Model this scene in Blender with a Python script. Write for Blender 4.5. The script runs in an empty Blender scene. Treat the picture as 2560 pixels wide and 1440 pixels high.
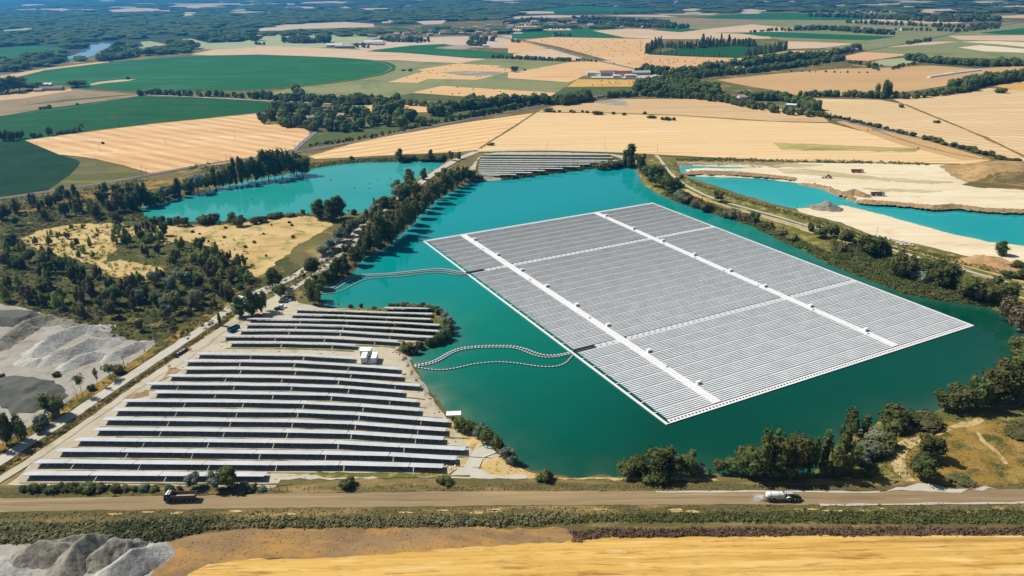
import bpy, math, random
import numpy as np
from mathutils import Vector, Matrix
from mathutils.geometry import delaunay_2d_cdt
rnd = random.Random(7)
nr = np.random.RandomState(11)
SC = bpy.context.scene
COL = SC.collection
R = math.radians
# ------------------------------------------------------------------ camera
# Focal length, tilt and roll were solved from the rectangular floating array.
F, CX, CY, YH = 1909.0, 1280.0, 720.0, -48.0
ROLL, CAMH = R(0.717), 150.0
PITCH = math.atan((CY - YH) / F * math.cos(ROLL))
FWD = np.array([0, math.cos(PITCH), -math.sin(PITCH)])
UP0 = np.array([0, math.sin(PITCH), math.cos(PITCH)])
RX = np.array([1.0, 0, 0]) * math.cos(ROLL) - UP0 * math.sin(ROLL)
UY = np.array([1.0, 0, 0]) * math.sin(ROLL) + UP0 * math.cos(ROLL)
cam = bpy.data.cameras.new('camera'); camo = bpy.data.objects.new('camera', cam); COL.objects.link(camo)
cam.sensor_width = 36.0; cam.lens = 36.0 * F / 2560.0
cam.clip_start = 1.0; cam.clip_end = 40000.0
m = Matrix.Identity(4)
for i in range(3):
    m[i][0] = RX[i]; m[i][1] = UY[i]; m[i][2] = -FWD[i]
m[2][3] = CAMH
camo.matrix_world = m
SC.camera = camo
# ------------------------------------------------------------------ sky, sun, exposure
SUN_EL = R(48); SX, SY = -0.935, 0.355
w = bpy.data.worlds.new('World'); SC.world = w; w.use_nodes = True
nt = w.node_tree; bg = nt.nodes['Background']
sky = nt.nodes.new('ShaderNodeTexSky'); sky.sky_type = 'NISHITA'; sky.sun_disc = False
sky.sun_elevation = SUN_EL; sky.sun_rotation = math.atan2(SX, SY)
sky.air_density = 1.0; sky.dust_density = 1.0; sky.ozone_density = 1.0
nt.links.new(sky.outputs[0], bg.inputs[0]); bg.inputs[1].default_value = 0.055
sl = bpy.data.lights.new('sun', 'SUN'); so = bpy.data.objects.new('sun', sl); COL.objects.link(so)
sl.energy = 5.0; sl.angle = R(0.53); sl.color = (1.0, 0.94, 0.84)
sd = Vector((SX * math.cos(SUN_EL), SY * math.cos(SUN_EL), math.sin(SUN_EL)))
so.rotation_euler = (-sd).to_track_quat('-Z', 'Y').to_euler(); so.location = (0, 0, 400)
SC.view_settings.view_transform = 'Standard'; SC.view_settings.look = 'None'
SC.view_settings.exposure = 0.25; SC.view_settings.gamma = 1.0
SC.render.engine = 'CYCLES'
SC.cycles.max_bounces = 5; SC.cycles.diffuse_bounces = 2; SC.cycles.glossy_bounces = 2
SC.cycles.transmission_bounces = 2; SC.cycles.volume_bounces = 0; SC.cycles.transparent_max_bounces = 6

def g(x, y, z=0.0):
    """the place on the level z that the photograph shows at pixel x, y"""
    d = FWD + RX * (x - CX) / F - UY * (y - CY) / F
    t = (z - CAMH) / d[2]
    return np.array([d[0] * t, d[1] * t])
def height_at(x, y, ytop, z=0.0):
    """how high a thing standing at pixel x, y is when its top shows at row ytop"""
    p = g(x, y, z)
    q = np.array([p[0], p[1], z - CAMH]); a, b = q @ FWD, q @ UY
    k = (CY - ytop) / F
    return (k * a - b) / (UY[2] - k * FWD[2])
# ------------------------------------------------------------------ helpers
def top(o, label=None, cat=None, group=None, kind=None):
    if label: o['label'] = label
    if cat: o['category'] = cat
    if group: o['group'] = group
    if kind: o['kind'] = kind
    return o
def link(name, data, parent=None, loc=(0, 0, 0), rz=0.0):
    o = bpy.data.objects.new(name, data); COL.objects.link(o)
    o.location = loc; o.rotation_euler = (0, 0, rz)
    if parent is not None: o.parent = parent
    return o
def mesh(name, V, Fc, mat=None, smooth=False, uv=None, mats=None, mi=None):
    me = bpy.data.meshes.new(name)
    if isinstance(V, np.ndarray): V = V.tolist()
    if isinstance(Fc, np.ndarray): Fc = Fc.tolist()
    me.from_pydata(V, [], Fc)
    for q in (mats or ([mat] if mat else [])): me.materials.append(q)
    if mi is not None: me.polygons.foreach_set('material_index', mi)
    if smooth: me.polygons.foreach_set('use_smooth', [True] * len(me.polygons))
    if uv is not None:
        l = me.uv_layers.new(name='UVMap')
        idx = np.zeros(len(me.loops), dtype=np.int32); me.loops.foreach_get('vertex_index', idx)
        l.data.foreach_set('uv', np.asarray(uv, dtype=np.float32)[idx].ravel())
    me.update()
    return me
class MB:
    """collects boxes, tubes and plates into one mesh"""
    def __init__(s): s.v = []; s.f = []; s.mi = []; s.m = 0; s.T = None
    def add(s, V, Fc):
        n = len(s.v)
        if s.T is not None: V = [tuple(s.T @ Vector(p)) for p in V]
        s.v += [tuple(p) for p in V]; s.f += [tuple(i + n for i in q) for q in Fc]; s.mi += [s.m] * len(Fc)
        return s
    def box(s, x0, x1, y0, y1, z0, z1):
        return s.hexa([(x0, y0), (x1, y0), (x1, y1), (x0, y1)], z0, [(x0, y0), (x1, y0), (x1, y1), (x0, y1)], z1)
    def hexa(s, lo, z0, hi, z1):
        V = [(p[0], p[1], z0) for p in lo] + [(p[0], p[1], z1) for p in hi]
        return s.add(V, [(3, 2, 1, 0), (4, 5, 6, 7), (0, 1, 5, 4), (1, 2, 6, 5), (2, 3, 7, 6), (3, 0, 4, 7)])
    def prof(s, P, y0, y1, ax='y'):
        """closed x-z outline pushed from y0 to y1"""
        n = len(P)
        a = [(p[0], y0, p[1]) for p in P] + [(p[0], y1, p[1]) for p in P]
        if ax == 'x': a = [(q[1], q[0], q[2]) for q in a]
        return s.add(a, [tuple(range(n)), tuple(range(2 * n - 1, n - 1, -1))] + [(i, i + n, (i + 1) % n + n, (i + 1) % n) for i in range(n)])
    def tube(s, a, b, r0, r1=None, n=8, cap=True):
        r1 = r0 if r1 is None else r1
        a, b = Vector(a), Vector(b); d = (b - a).normalized()
        u = d.orthogonal().normalized(); w_ = d.cross(u)
        V = []
        for c, r in ((a, r0), (b, r1)):
            for i in range(n):
                t = 2 * math.pi * i / n
                V.append(tuple(c + u * (r * math.cos(t)) + w_ * (r * math.sin(t))))
        Fc = [(i, (i + 1) % n, (i + 1) % n + n, i + n) for i in range(n)]
        if cap: Fc += [tuple(range(n - 1, -1, -1)), tuple(range(n, 2 * n))]
        return s.add(V, Fc)
    def lathe(s, P, o=(0, 0, 0), n=12, axis='z'):
        V = []; k = len(P)
        for i in range(n):
            t = 2 * math.pi * i / n; c, q = math.cos(t), math.sin(t)
            for r, z in P:
                V.append((o[0] + r * c, o[1] + r * q, o[2] + z) if axis == 'z' else
                         (o[0] + z, o[1] + r * c, o[2] + r * q) if axis == 'x' else (o[0] + r * q, o[1] + z, o[2] + r * c))
        Fc = []
        for i in range(n):
            j = (i + 1) % n
            for a in range(k - 1): Fc.append((i * k + a, j * k + a, j * k + a + 1, i * k + a + 1))
        return s.add(V, Fc)
    def build(s, name, mat, parent=None, smooth=False, **kw):
        me = mesh(name, s.v, s.f, mat if not isinstance(mat, list) else None, smooth, mats=mat if isinstance(mat, list) else None,
                  mi=s.mi if isinstance(mat, list) else None)
        return link(name, me, parent, **kw)
def srgb(r, g_, b, k=1.0):
    f = lambda c: (c / 255 / 12.92 if c / 255 <= 0.04045 else ((c / 255 + 0.055) / 1.055) ** 2.4) * k
    return (f(r), f(g_), f(b), 1.0)
# ------------------------------------------------------------------ materials
def new_mat(name):
    mt = bpy.data.materials.new(name); mt.use_nodes = True
    return mt, mt.node_tree, mt.node_tree.nodes, mt.node_tree.links, mt.node_tree.nodes['Principled BSDF']
def mixc(N, L, fac, a, b, mode='MIX'):
    n = N.new('ShaderNodeMix'); n.data_type = 'RGBA'; n.blend_type = mode
    for s_, v in ((n.inputs[0], fac), (n.inputs[6], a), (n.inputs[7], b)):
        if isinstance(v, (int, float)): s_.default_value = v
        elif isinstance(v, tuple): s_.default_value = v
        else: L.new(v, s_)
    return n.outputs[2]
def mth(N, L, op, a, b=None, c=None):
    n = N.new('ShaderNodeMath'); n.operation = op
    for i, v in enumerate((a, b, c)):
        if v is None: continue
        if isinstance(v, (int, float)): n.inputs[i].default_value = v
        else: L.new(v, n.inputs[i])
    return n.outputs[0]
def noise(N, L, vec, scale, detail=3.0, rough=0.55, dist=0.0):
    n = N.new('ShaderNodeTexNoise'); n.inputs['Scale'].default_value = scale; n.inputs['Detail'].default_value = detail
    n.inputs['Roughness'].default_value = rough; n.inputs['Distortion'].default_value = dist
    L.new(vec, n.inputs['Vector']); return n.outputs['Fac']
def ramp(N, L, fac, lo, hi):
    n = N.new('ShaderNodeMapRange'); n.inputs[1].default_value = lo; n.inputs[2].default_value = hi; n.clamp = True
    L.new(fac, n.inputs[0]); return n.outputs[0]
def ground_mat(name, c1, c2, c3=None, big=0.02, small=0.4, amt3=(0.52, 0.68), stripe=None, bump=0.0, stretch=None, c3scale=None, rough=0.95, streaks=None):
    """earth, grass or crop: two mottled tones, patches of a third, drill or tyre lines"""
    mt, t, N, L, B = new_mat(name)
    tc = N.new('ShaderNodeTexCoord'); vec = tc.outputs['Object']
    if stretch:
        mp = N.new('ShaderNodeMapping'); L.new(vec, mp.inputs[0])
        mp.inputs['Rotation'].default_value = (0, 0, -R(stretch[0])); mp.inputs['Scale'].default_value = (1.0 / stretch[1], 1, 1)
        sv = mp.outputs[0]
    else: sv = vec
    nb = noise(N, L, sv, big, 4, 0.6); ns = noise(N, L, sv, small, 5, 0.7)
    f = ramp(N, L, mth(N, L, 'ADD', mth(N, L, 'MULTIPLY', nb, 0.6), mth(N, L, 'MULTIPLY', ns, 0.4)), 0.36, 0.64)
    c = mixc(N, L, f, c1, c2)
    if c3:
        n3 = noise(N, L, sv, c3scale or big * 2.6, 6, 0.65, 0.4)
        c = mixc(N, L, ramp(N, L, n3, *amt3), c, c3)
    if stripe:
        for ang, per, amp, wob in (stripe if isinstance(stripe, list) else [stripe]):
            mp = N.new('ShaderNodeMapping'); L.new(vec, mp.inputs[0]); mp.inputs['Rotation'].default_value = (0, 0, -R(ang))
            sp = N.new('ShaderNodeSeparateXYZ'); L.new(mp.outputs[0], sp.inputs[0])
            wn = noise(N, L, vec, 0.015, 2)
            ph = mth(N, L, 'ADD', mth(N, L, 'MULTIPLY', sp.outputs[1], 2 * math.pi / per), mth(N, L, 'MULTIPLY', wn, wob))
            sn = mth(N, L, 'SINE', ph)
            br = noise(N, L, mp.outputs[0], 0.03, 3)
            sn = mth(N, L, 'MULTIPLY', sn, ramp(N, L, br, 0.3, 0.7))
            v = mth(N, L, 'ADD', 1.0, mth(N, L, 'MULTIPLY', sn, amp))
            cb = N.new('ShaderNodeCombineColor'); L.new(v, cb.inputs[0]); L.new(mth(N, L, 'POWER', v, 1.3), cb.inputs[1]); L.new(mth(N, L, 'POWER', v, 1.9), cb.inputs[2])
            c = mixc(N, L, 1.0, c, cb.outputs[0], 'MULTIPLY')
    for ang, lng, sc_, lo, hi, amt, col in (streaks or []):      # swaths, ruts and lodged patches
        mp = N.new('ShaderNodeMapping'); L.new(vec, mp.inputs[0]); mp.inputs['Rotation'].default_value = (0, 0, -R(ang)); mp.inputs['Scale'].default_value = (1.0 / lng, 1, 1)
        c = mixc(N, L, mth(N, L, 'MULTIPLY', ramp(N, L, noise(N, L, mp.outputs[0], sc_, 4, .6, .6), lo, hi), amt), c, col)
    L.new(c, B.inputs['Base Color']); B.inputs['Roughness'].default_value = rough; B.inputs['Specular IOR Level'].default_value = 0.1
    if bump:
        bp = N.new('ShaderNodeBump'); bp.inputs['Strength'].default_value = min(1, bump); bp.inputs['Distance'].default_value = bump
        L.new(noise(N, L, vec, 0.9, 6, 0.7), bp.inputs['Height']); L.new(bp.outputs[0], B.inputs['Normal'])
    return mt
def paint(name, col, rough=0.5, metal=0.0, var=0.12, scale=1.5, spec=0.4):
    mt, t, N, L, B = new_mat(name)
    tc = N.new('ShaderNodeTexCoord')
    n = noise(N, L, tc.outputs['Object'], scale, 4, 0.65)
    d = tuple(c * (1 - var * 2.2) for c in col[:3]) + (1,)
    L.new(mixc(N, L, ramp(N, L, n, 0.3, 0.75), d, col), B.inputs['Base Color'])
    B.inputs['Roughness'].default_value = rough; B.inputs['Metallic'].default_value = metal; B.inputs['Specular IOR Level'].default_value = spec
    return mt
# ================================================================== GROUND AND WATER
WL = -1.5
LAKE = [(1170,455),(1205,452),(1250,449),(1290,444),(1340,436),(1400,430),(1450,423),(1500,418),(1560,415),(1585,419),(1598,440),(1612,465),(1640,482),(1700,507),(1780,532),(1850,553),
        (1880,563),(1960,602),(2020,628),(2080,662),(2110,674),(2200,707),(2260,732),(2340,747),(2400,754),(2470,768),(2510,780),(2545,800),(2556,830),(2550,880),(2520,930),(2480,965),(2420,1000),
        (2330,1028),(2250,1033),(2205,1042),(2192,1058),(2130,1083),(2090,1112),(2060,1150),(2035,1182),(1900,1186),(1780,1184),(1600,1188),(1500,1188),(1400,1188),(1340,1182),(1300,1166),
        (1280,1142),(1265,1127),(1250,1107),(1222,1088),(1182,1064),(1158,1048),(1150,1036),(1116,1031),(1104,1016),(1088,990),(1068,960),(1048,930),(1030,902),(1028,886),(1060,870),(1100,861),(1124,842),
        (1130,815),(1120,792),(1100,776),(1080,769),(1040,766),(980,769),(900,770),(850,769),(815,766),(803,756),(792,740),(800,726),(850,702),(880,687),(895,668),(905,645),(945,628),(975,610),(1000,585),
        (1035,555),(1060,525),(1085,505),(1110,488),(1150,470)]
LAKE2 = [(350,520),(420,502),(500,480),(560,464),(640,447),(730,432),(760,424),(860,409),(900,406),(1000,404),(1112,404),(1105,412),(1085,425),(1050,442),(1000,472),(984,484),(972,500),
         (940,520),(920,532),(880,534),(800,536),(740,534),(700,540),(620,550),(560,557),(500,556),(440,554),(395,556),(378,546),(345,535)]
POND = [(1712,424),(1722,434),(1740,441),(1780,442),(1830,443),(1900,446),(1950,452),(2010,459),(2060,471),(2100,486),(2130,499),(2200,511),(2290,519),(2340,527),(2380,523),(2450,531),
        (2600,539),(2600,621),(2470,606),(2380,586),(2270,556),(2180,531),(2110,514),(2080,517),(2040,519),(1985,523),(1930,509),(1850,486),(1780,462),(1735,447),(1700,432),(1696,416),(1740,414),(1850,417.5),(1910,421),(1890,423),(1840,423.5),(1760,422)]
RIVER = [(150,150),(185,140),(210,122),(220,113),(290,104),(285,112),(270,122),(240,135),(235,141),(190,152)]
def world(P, z=0.0): return np.array([g(x, y, z) for x, y in P])
def resample(P, step, jit=0.0, seed=0):
    r_ = np.random.RandomState(int(seed)); out = []
    n = len(P)
    for i in range(n):
        a, b = P[i], P[(i + 1) % n]; d = np.linalg.norm(b - a); k = max(1, int(d / step))
        for j in range(k):
            p = a + (b - a) * j / k
            if jit: p = p + r_.normal(0, jit, 2)
            out.append(p)
    return np.array(out)
LW, LW2, PW, RVW = [resample(world(q, WL), 4, 0.55, 3 + i) for i, q in enumerate((LAKE, LAKE2, POND))] + [resample(world(RIVER, WL), 25, 2, 9)]
def sdist(X, Y, poly):
    """distance to a closed outline, negative inside"""
    D = np.full(X.shape, 1e9); ins = np.zeros(X.shape, bool)
    n = len(poly)
    for i in range(n):
        ax, ay = poly[i]; bx, by = poly[(i + 1) % n]
        dx, dy = bx - ax, by - ay; l2 = dx * dx + dy * dy + 1e-9
        t = np.clip(((X - ax) * dx + (Y - ay) * dy) / l2, 0, 1)
        D = np.minimum(D, (X - ax - t * dx) ** 2 + (Y - ay - t * dy) ** 2)
        c = (ay > Y) != (by > Y)
        ins ^= c & (X < (bx - ax) * (Y - ay) / (by - ay + 1e-12) + ax)
    return np.sqrt(D) * np.where(ins, -1, 1)
GX = np.concatenate([[-16000, -9000, -5000, -3000, -2000, -1300, -900, -600, -450, -380], np.arange(-330, 431, 2.4), [470, 560, 700, 1000, 1500, 2200, 3200, 5000, 9000, 16000]])
GY = np.concatenate([[-400, 0, 80, 120, 140], np.arange(156, 792, 2.4), [810, 900, 1050, 1300, 1600, 2000, 2600, 3400, 4500, 6000, 8000, 11000, 15000]])
XX, YY = np.meshgrid(GX, GY)
DW = np.minimum(np.minimum(sdist(XX, YY, LW), sdist(XX, YY, LW2)), sdist(XX, YY, PW))
def hprofile(D, X, Y):
    n_ = 0.12 * np.sin(X * 0.31 + 1.7 * np.sin(Y * 0.23)) + 0.10 * np.sin(Y * 0.47 + X * 0.11)
    t = np.clip(D / 3.6, 0, 1)
    return np.where(D > 0, WL + (-WL) * t * t * (3 - 2 * t) + 0.05 + n_ * 0.3 * t * (X > -400) * (X < 450) * (Y < 800), WL - 0.22 * np.minimum(-D, 14) - 0.1)
BERM = []   # (outline, height, slope width) of raised ground
def hgt(X, Y, D):
    Z = hprofile(D, X, Y)
    for P_, hh, wd in BERM:
        d = sdist(X, Y, P_); t = np.clip(-d / wd, 0, 1); Z = Z + hh * t * t * (3 - 2 * t)
    return Z
# the bank above the haul road, the weedy bank below it, and the hill on the right
BERM.append((world([(-120,1262),(2700,1232),(2700,1200),(1300,1200),(700,1222),(-120,1238)][::-1]), -0.0, 3))
BERM.append((world([(2150,1190),(2210,1120),(2260,1070),(2440,1040),(2700,1010),(2700,1205),(2300,1205)]), 1.0, 16))
BERM.append((world([(2385,425),(2440,408),(2620,414),(2620,470),(2480,462),(2400,450)]), 7.0, 22))
ZZ = hgt(XX, YY, DW)
def hz(x, y):
    """height of the ground at a world point"""
    i = int(np.clip(np.searchsorted(GX, x) - 1, 0, len(GX) - 2)); j = int(np.clip(np.searchsorted(GY, y) - 1, 0, len(GY) - 2))
    u = (x - GX[i]) / (GX[i + 1] - GX[i]); v = (y - GY[j]) / (GY[j + 1] - GY[j])
    return float((ZZ[j, i] * (1 - u) + ZZ[j, i + 1] * u) * (1 - v) + (ZZ[j + 1, i] * (1 - u) + ZZ[j + 1, i + 1] * u) * v)
ny, nx = XX.shape
V = np.stack([XX.ravel(), YY.ravel(), ZZ.ravel()], 1)
I = np.arange(nx * ny).reshape(ny, nx)
Q = np.stack([I[:-1, :-1].ravel(), I[:-1, 1:].ravel(), I[1:, 1:].ravel(), I[1:, :-1].ravel()], 1)
M_BASE = ground_mat('ground', srgb(128,118,70,.8), srgb(98,96,56,.7), srgb(170,146,92,.8), big=0.012, small=0.35, bump=0.5)
top(link('ground', mesh('ground', V, Q, M_BASE, True)), kind='structure')

LAYER = [0]
def sheet(name, pts, mat, layer=1, drape=0.0, jit=0.0, step=None, z0=0.0, kind='structure'):
    P = world(pts, z0) if not isinstance(pts, np.ndarray) else pts
    far = float(np.median(P[:, 1]))
    st = step or (3.0 if drape else max(6.0, far * 0.02))
    P = resample(P, st, jit, len(pts) * 7 + layer)
    pts2 = [Vector((float(a), float(b))) for a, b in P]
    n = len(pts2)
    if drape:
        x0, y0 = P.min(0); x1, y1 = P.max(0)
        X, Y = np.meshgrid(np.arange(x0, x1, drape), np.arange(y0, y1, drape))
        k = sdist(X.ravel(), Y.ravel(), P) < -drape * 0.4
        pts2 += [Vector((float(a), float(b))) for a, b in zip(X.ravel()[k], Y.ravel()[k])]
    r = delaunay_2d_cdt(pts2, [], [list(range(n))], 1, 1e-5)
    off = 0.05 * layer * (1 + max(0, far - 400) / 900.0)
    if drape: off = 0.10 + 0.03 * layer
    V = [(v.x, v.y, (hz(v.x, v.y) if drape else 0.06) + off) for v in r[0]]
    fs = []
    for f in r[2]:
        a, b, c = [r[0][i] for i in f[:3]]
        fs.append(tuple(f) if (b.x - a.x) * (c.y - a.y) - (b.y - a.y) * (c.x - a.x) > 0 else tuple(f)[::-1])
    o = link(name, mesh(name, V, fs, mat))
    if kind: top(o, kind=kind)
    return o
def ribbon(name, pts, width, mat, layer=3, wobble=0.0, kind='structure', uvs=False, z0=0.0, lift=0.0):
    P = world(pts, z0) if not isinstance(pts, np.ndarray) else pts
    out = []
    for i in range(len(P) - 1):
        d = np.linalg.norm(P[i + 1] - P[i]); k = max(1, int(d / max(4.0, P[i][1] * 0.02)))
        for j in range(k): out.append(P[i] + (P[i + 1] - P[i]) * j / k)
    out.append(P[-1]); out = np.array(out)
    for _ in range(3): out[1:-1] = 0.25 * out[:-2] + 0.5 * out[1:-1] + 0.25 * out[2:]
    T = np.gradient(out, axis=0); T /= np.linalg.norm(T, axis=1)[:, None] + 1e-9
    Nn = np.stack([-T[:, 1], T[:, 0]], 1); V = []; Fc = []; K = 4
    ww = np.interp(np.linspace(0, 1, len(out)), np.linspace(0, 1, len(width)), width) if isinstance(width, (list, tuple)) else np.full(len(out), width)
    for i, p in enumerate(out):
        a = ww[i] / 2; off = 0.05 * layer * (1 + max(0, p[1] - 400) / 900.0)
        for k in range(K + 1):
            s_ = (-1 + 2 * k / K) * a + (rnd.gauss(0, wobble) if k in (0, K) else 0)
            q = p + Nn[i] * s_
            V.append((q[0], q[1], hz(q[0], q[1]) + off + lift))
    for i in range(len(out) - 1):
        for k in range(K):
            b = i * (K + 1) + k
            Fc.append((b, b + K + 1, b + K + 2, b + 1)[::-1])
    o = link(name, mesh(name, V, Fc, mat))
    if kind: top(o, kind=kind)
    return o
# ---- water: turbid turquoise
def water_mat(name, c1, c2, scale=0.008, rough=0.06, bump=0.02, north=None, shoal=(.10, .17, .11, 1)):
    mt, t, N, L, B = new_mat(name)
    tc = N.new('ShaderNodeTexCoord'); v = tc.outputs['Object']
    f = ramp(N, L, noise(N, L, v, scale, 3, 0.5), 0.35, 0.65)
    c = mixc(N, L, f, c1, c2)
    if north:      # sky reflection painted into the colour, brighter and bluer towards the far end
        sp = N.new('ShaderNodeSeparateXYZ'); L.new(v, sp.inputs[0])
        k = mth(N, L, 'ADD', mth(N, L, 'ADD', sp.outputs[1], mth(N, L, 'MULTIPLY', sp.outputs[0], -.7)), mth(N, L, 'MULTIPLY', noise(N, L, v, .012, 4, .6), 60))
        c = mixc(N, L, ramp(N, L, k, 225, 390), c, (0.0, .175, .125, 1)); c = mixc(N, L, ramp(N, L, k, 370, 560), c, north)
    at = N.new('ShaderNodeAttribute'); at.attribute_name = 'shallow'
    c = mixc(N, L, mth(N, L, 'MULTIPLY', at.outputs['Fac'], ramp(N, L, noise(N, L, v, .06, 3), .25, .75)), c, shoal)
    L.new(c, B.inputs['Base Color'])
    B.inputs['Roughness'].default_value = rough; B.inputs['IOR'].default_value = 1.333
    bp = N.new('ShaderNodeBump'); bp.inputs['Strength'].default_value = 0.25; bp.inputs['Distance'].default_value = bump
    mp = N.new('ShaderNodeMapping'); mp.inputs['Scale'].default_value = (1, 0.6, 1); L.new(v, mp.inputs[0])
    L.new(noise(N, L, mp.outputs[0], 0.8, 4, 0.6), bp.inputs['Height']); L.new(bp.outputs[0], B.inputs['Normal'])
    return mt
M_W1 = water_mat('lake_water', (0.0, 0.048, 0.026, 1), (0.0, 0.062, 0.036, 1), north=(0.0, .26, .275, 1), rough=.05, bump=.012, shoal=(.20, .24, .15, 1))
M_W2 = water_mat('pale_lake_water', (0.015, 0.28, 0.25, 1), (0.04, 0.33, 0.30, 1), rough=.03, bump=.004, shoal=(.01, .22, .13, 1))
M_W3 = water_mat('pond_water', (0.0, 0.29, 0.29, 1), (0.02, 0.37, 0.37, 1), shoal=(.30, .46, .36, 1))
M_W4 = water_mat('river_water', (0.08, 0.24, 0.45, 1), (0.14, 0.34, 0.58, 1))
def water(pw, mat, z=WL, grow=3.0):
    c = pw.mean(0); P = []
    n = len(pw)
    for i in range(n):
        a, b = pw[i - 1], pw[(i + 1) % n]; t = b - a; t = t / (np.linalg.norm(t) + 1e-9)
        P.append(pw[i])
    pts2 = [Vector((float(a), float(b))) for a, b in P]
    x0, y0 = pw.min(0) - 5; x1, y1 = pw.max(0) + 5
    return x0, y0, x1, y1
BEACH = g(1062, 965)
def water_sheet(poly, mat, z):
    x0, y0 = poly.min(0); x1, y1 = poly.max(0); X, Y = [q.ravel() for q in np.meshgrid(np.arange(x0, x1, 5.0), np.arange(y0, y1, 5.0))]
    k = sdist(X, Y, poly) < -2.0
    if x1 - x0 > 1500 or len(X) > 60000: k = np.zeros(len(X), bool)
    pp = [Vector((float(a), float(b))) for a, b in poly] + [Vector((float(a), float(b))) for a, b in zip(X[k], Y[k])]
    r = delaunay_2d_cdt(pp, [], [list(range(len(poly)))], 1, 1e-5)
    fs = []
    for f in r[2]:
        a, b, c = [r[0][i] for i in f[:3]]
        fs.append(tuple(f) if (b.x - a.x) * (c.y - a.y) - (b.y - a.y) * (c.x - a.x) > 0 else tuple(f)[::-1])
    me = mesh('water', [(v.x, v.y, z) for v in r[0]], fs, mat)
    A = np.array([(v.x, v.y) for v in r[0]]); dd = -sdist(A[:, 0], A[:, 1], poly)
    at = me.attributes.new('shallow', 'FLOAT', 'POINT'); at.data.foreach_set('value', np.exp(-np.maximum(dd, 0) / 7.0) * (.25 + .75 * np.exp(-((A - BEACH) ** 2).sum(1) / 900.0)).astype(np.float32))
    return top(link('water', me), kind='structure')
def outset(poly, d):
    a = 0.5 * np.sum(poly[:, 0] * np.roll(poly[:, 1], -1) - np.roll(poly[:, 0], -1) * poly[:, 1])
    t = np.roll(poly, -1, 0) - np.roll(poly, 1, 0); t /= np.linalg.norm(t, axis=1)[:, None] + 1e-9
    n = np.stack([t[:, 1], -t[:, 0]], 1) * (1 if a > 0 else -1)
    return poly + n * d
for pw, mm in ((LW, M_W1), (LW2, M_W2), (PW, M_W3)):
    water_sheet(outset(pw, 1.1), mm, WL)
water_sheet(RVW, M_W4, 0.45)
# ================================================================== FIELDS AND BARE GROUND
WH = {}
S = lambda *a: srgb(*a, .70)
def wheat(key, c1, c2, ang=0, per=9.0, amp=0.06, wob=2.0, c3=None, big=0.012, stretch=6, streaks=None):
    st = [(ang, per, amp * 1.7, wob), (ang, per / 3.1, amp, wob)]
    dk = tuple(c * .72 for c in c2[:3]) + (1,); lt = tuple(min(.85, c * 1.25) for c in c1[:3]) + (1,)
    sk = streaks if streaks is not None else [(ang, 14, .22, .60, .72, .45, dk), (ang, 20, .10, .56, .70, .55, lt), (ang, 5, .05, .60, .70, .35, dk)]
    WH[key] = ground_mat('stubble', c1, c2, c3, big=big, small=0.25, stripe=st, stretch=(ang, stretch), amt3=(0.56, 0.72), streaks=sk)
    return WH[key]
wheat('gold', S(238,196,112), S(226,178,90), 1, 4.6, .07, 4, S(206,156,80), big=0.06, stretch=7, streaks=[(1, 9, .55, .56, .66, .62, S(150,104,48)), (2, 16, .35, .54, .66, .7, S(255,222,150)), (0, 5, 1.1, .56, .70, .5, S(176,126,60)), (70, 6, .25, .62, .70, .5, S(255,226,160)), (1, 25, .16, .58, .66, .4, S(140,98,46))])
wheat('light', S(250,218,166), S(244,206,148), 0, 12, .05, 1.0, S(232,190,130), big=0.05, stretch=12, streaks=[(0, 16, .16, .62, .72, .5, S(206,160,98)), (0, 30, .12, .55, .68, .6, S(255,232,190)), (35, 10, .05, .62, .70, .3, S(255,230,188))])
wheat('diag', S(250,214,160), S(238,194,134), 36, 16, .12, .5, None, stretch=8)
wheat('left', S(246,208,156), S(230,182,124), -36, 17, .12, .7, S(250,222,178), stretch=8)
wheat('tan', S(230,198,152), S(220,184,134), 5, 14, .04, 1, S(208,170,116))
wheat('right', S(240,210,162), S(230,194,144), -50, 15, .09, .6, S(252,228,190), stretch=9)
wheat('brown', S(212,170,116), S(224,186,134), -28, 9, .08, .8)
wheat('far', S(236,208,172), S(226,194,154), 10, 60, .06, 1, S(214,178,134), big=0.006)
wheat('farp', S(226,206,180), S(214,190,160), 0, 70, .05, 1, None, big=0.004)
wheat('orange', S(244,206,152), S(236,190,130), 8, 30, .07, 1, S(218,164,106), big=0.008)
wheat('rust', S(240,198,148), S(228,176,122), 4, 40, .07, 1, S(206,142,94), big=0.006, stretch=5)
G_DARK = ground_mat('crop_dark', srgb(16,52,26,.85), srgb(24,66,32,.85), srgb(38,72,34,.8), big=0.02, small=0.3, stripe=(18, 9, .10, 1), streaks=[(30, 10, .08, .56, .68, .45, srgb(36,80,36,.85))])
G_MID = ground_mat('crop_mid', srgb(24,80,38,.85), srgb(32,94,44,.85), srgb(54,92,46,.85), big=0.008, small=0.15, stripe=(12, 16, .10, 1), streaks=[(14, 10, .05, .56, .68, .5, srgb(50,108,54,.85)), (14, 16, .08, .58, .68, .45, srgb(18,64,30,.85))])
G_FAR = ground_mat('crop_far', srgb(32,96,50,.85), srgb(40,108,58,.85), srgb(56,112,68,.85), big=0.004, small=0.08, stripe=(10, 40, .08, 1), streaks=[(8, 12, .02, .56, .68, .5, srgb(62,124,74,.85)), (8, 20, .04, .58, .68, .4, srgb(26,80,42,.85))])
G_OLIVE = ground_mat('pasture', srgb(150,152,104,.8), srgb(136,140,92,.8), srgb(112,124,80,.8), big=0.006, small=0.05, stripe=(12, 30, .05, 1))
G_OLD = ground_mat('dull_crop', srgb(92,104,58,.8), srgb(82,96,54,.8), srgb(106,110,64,.8), big=0.015, small=0.2)
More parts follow.
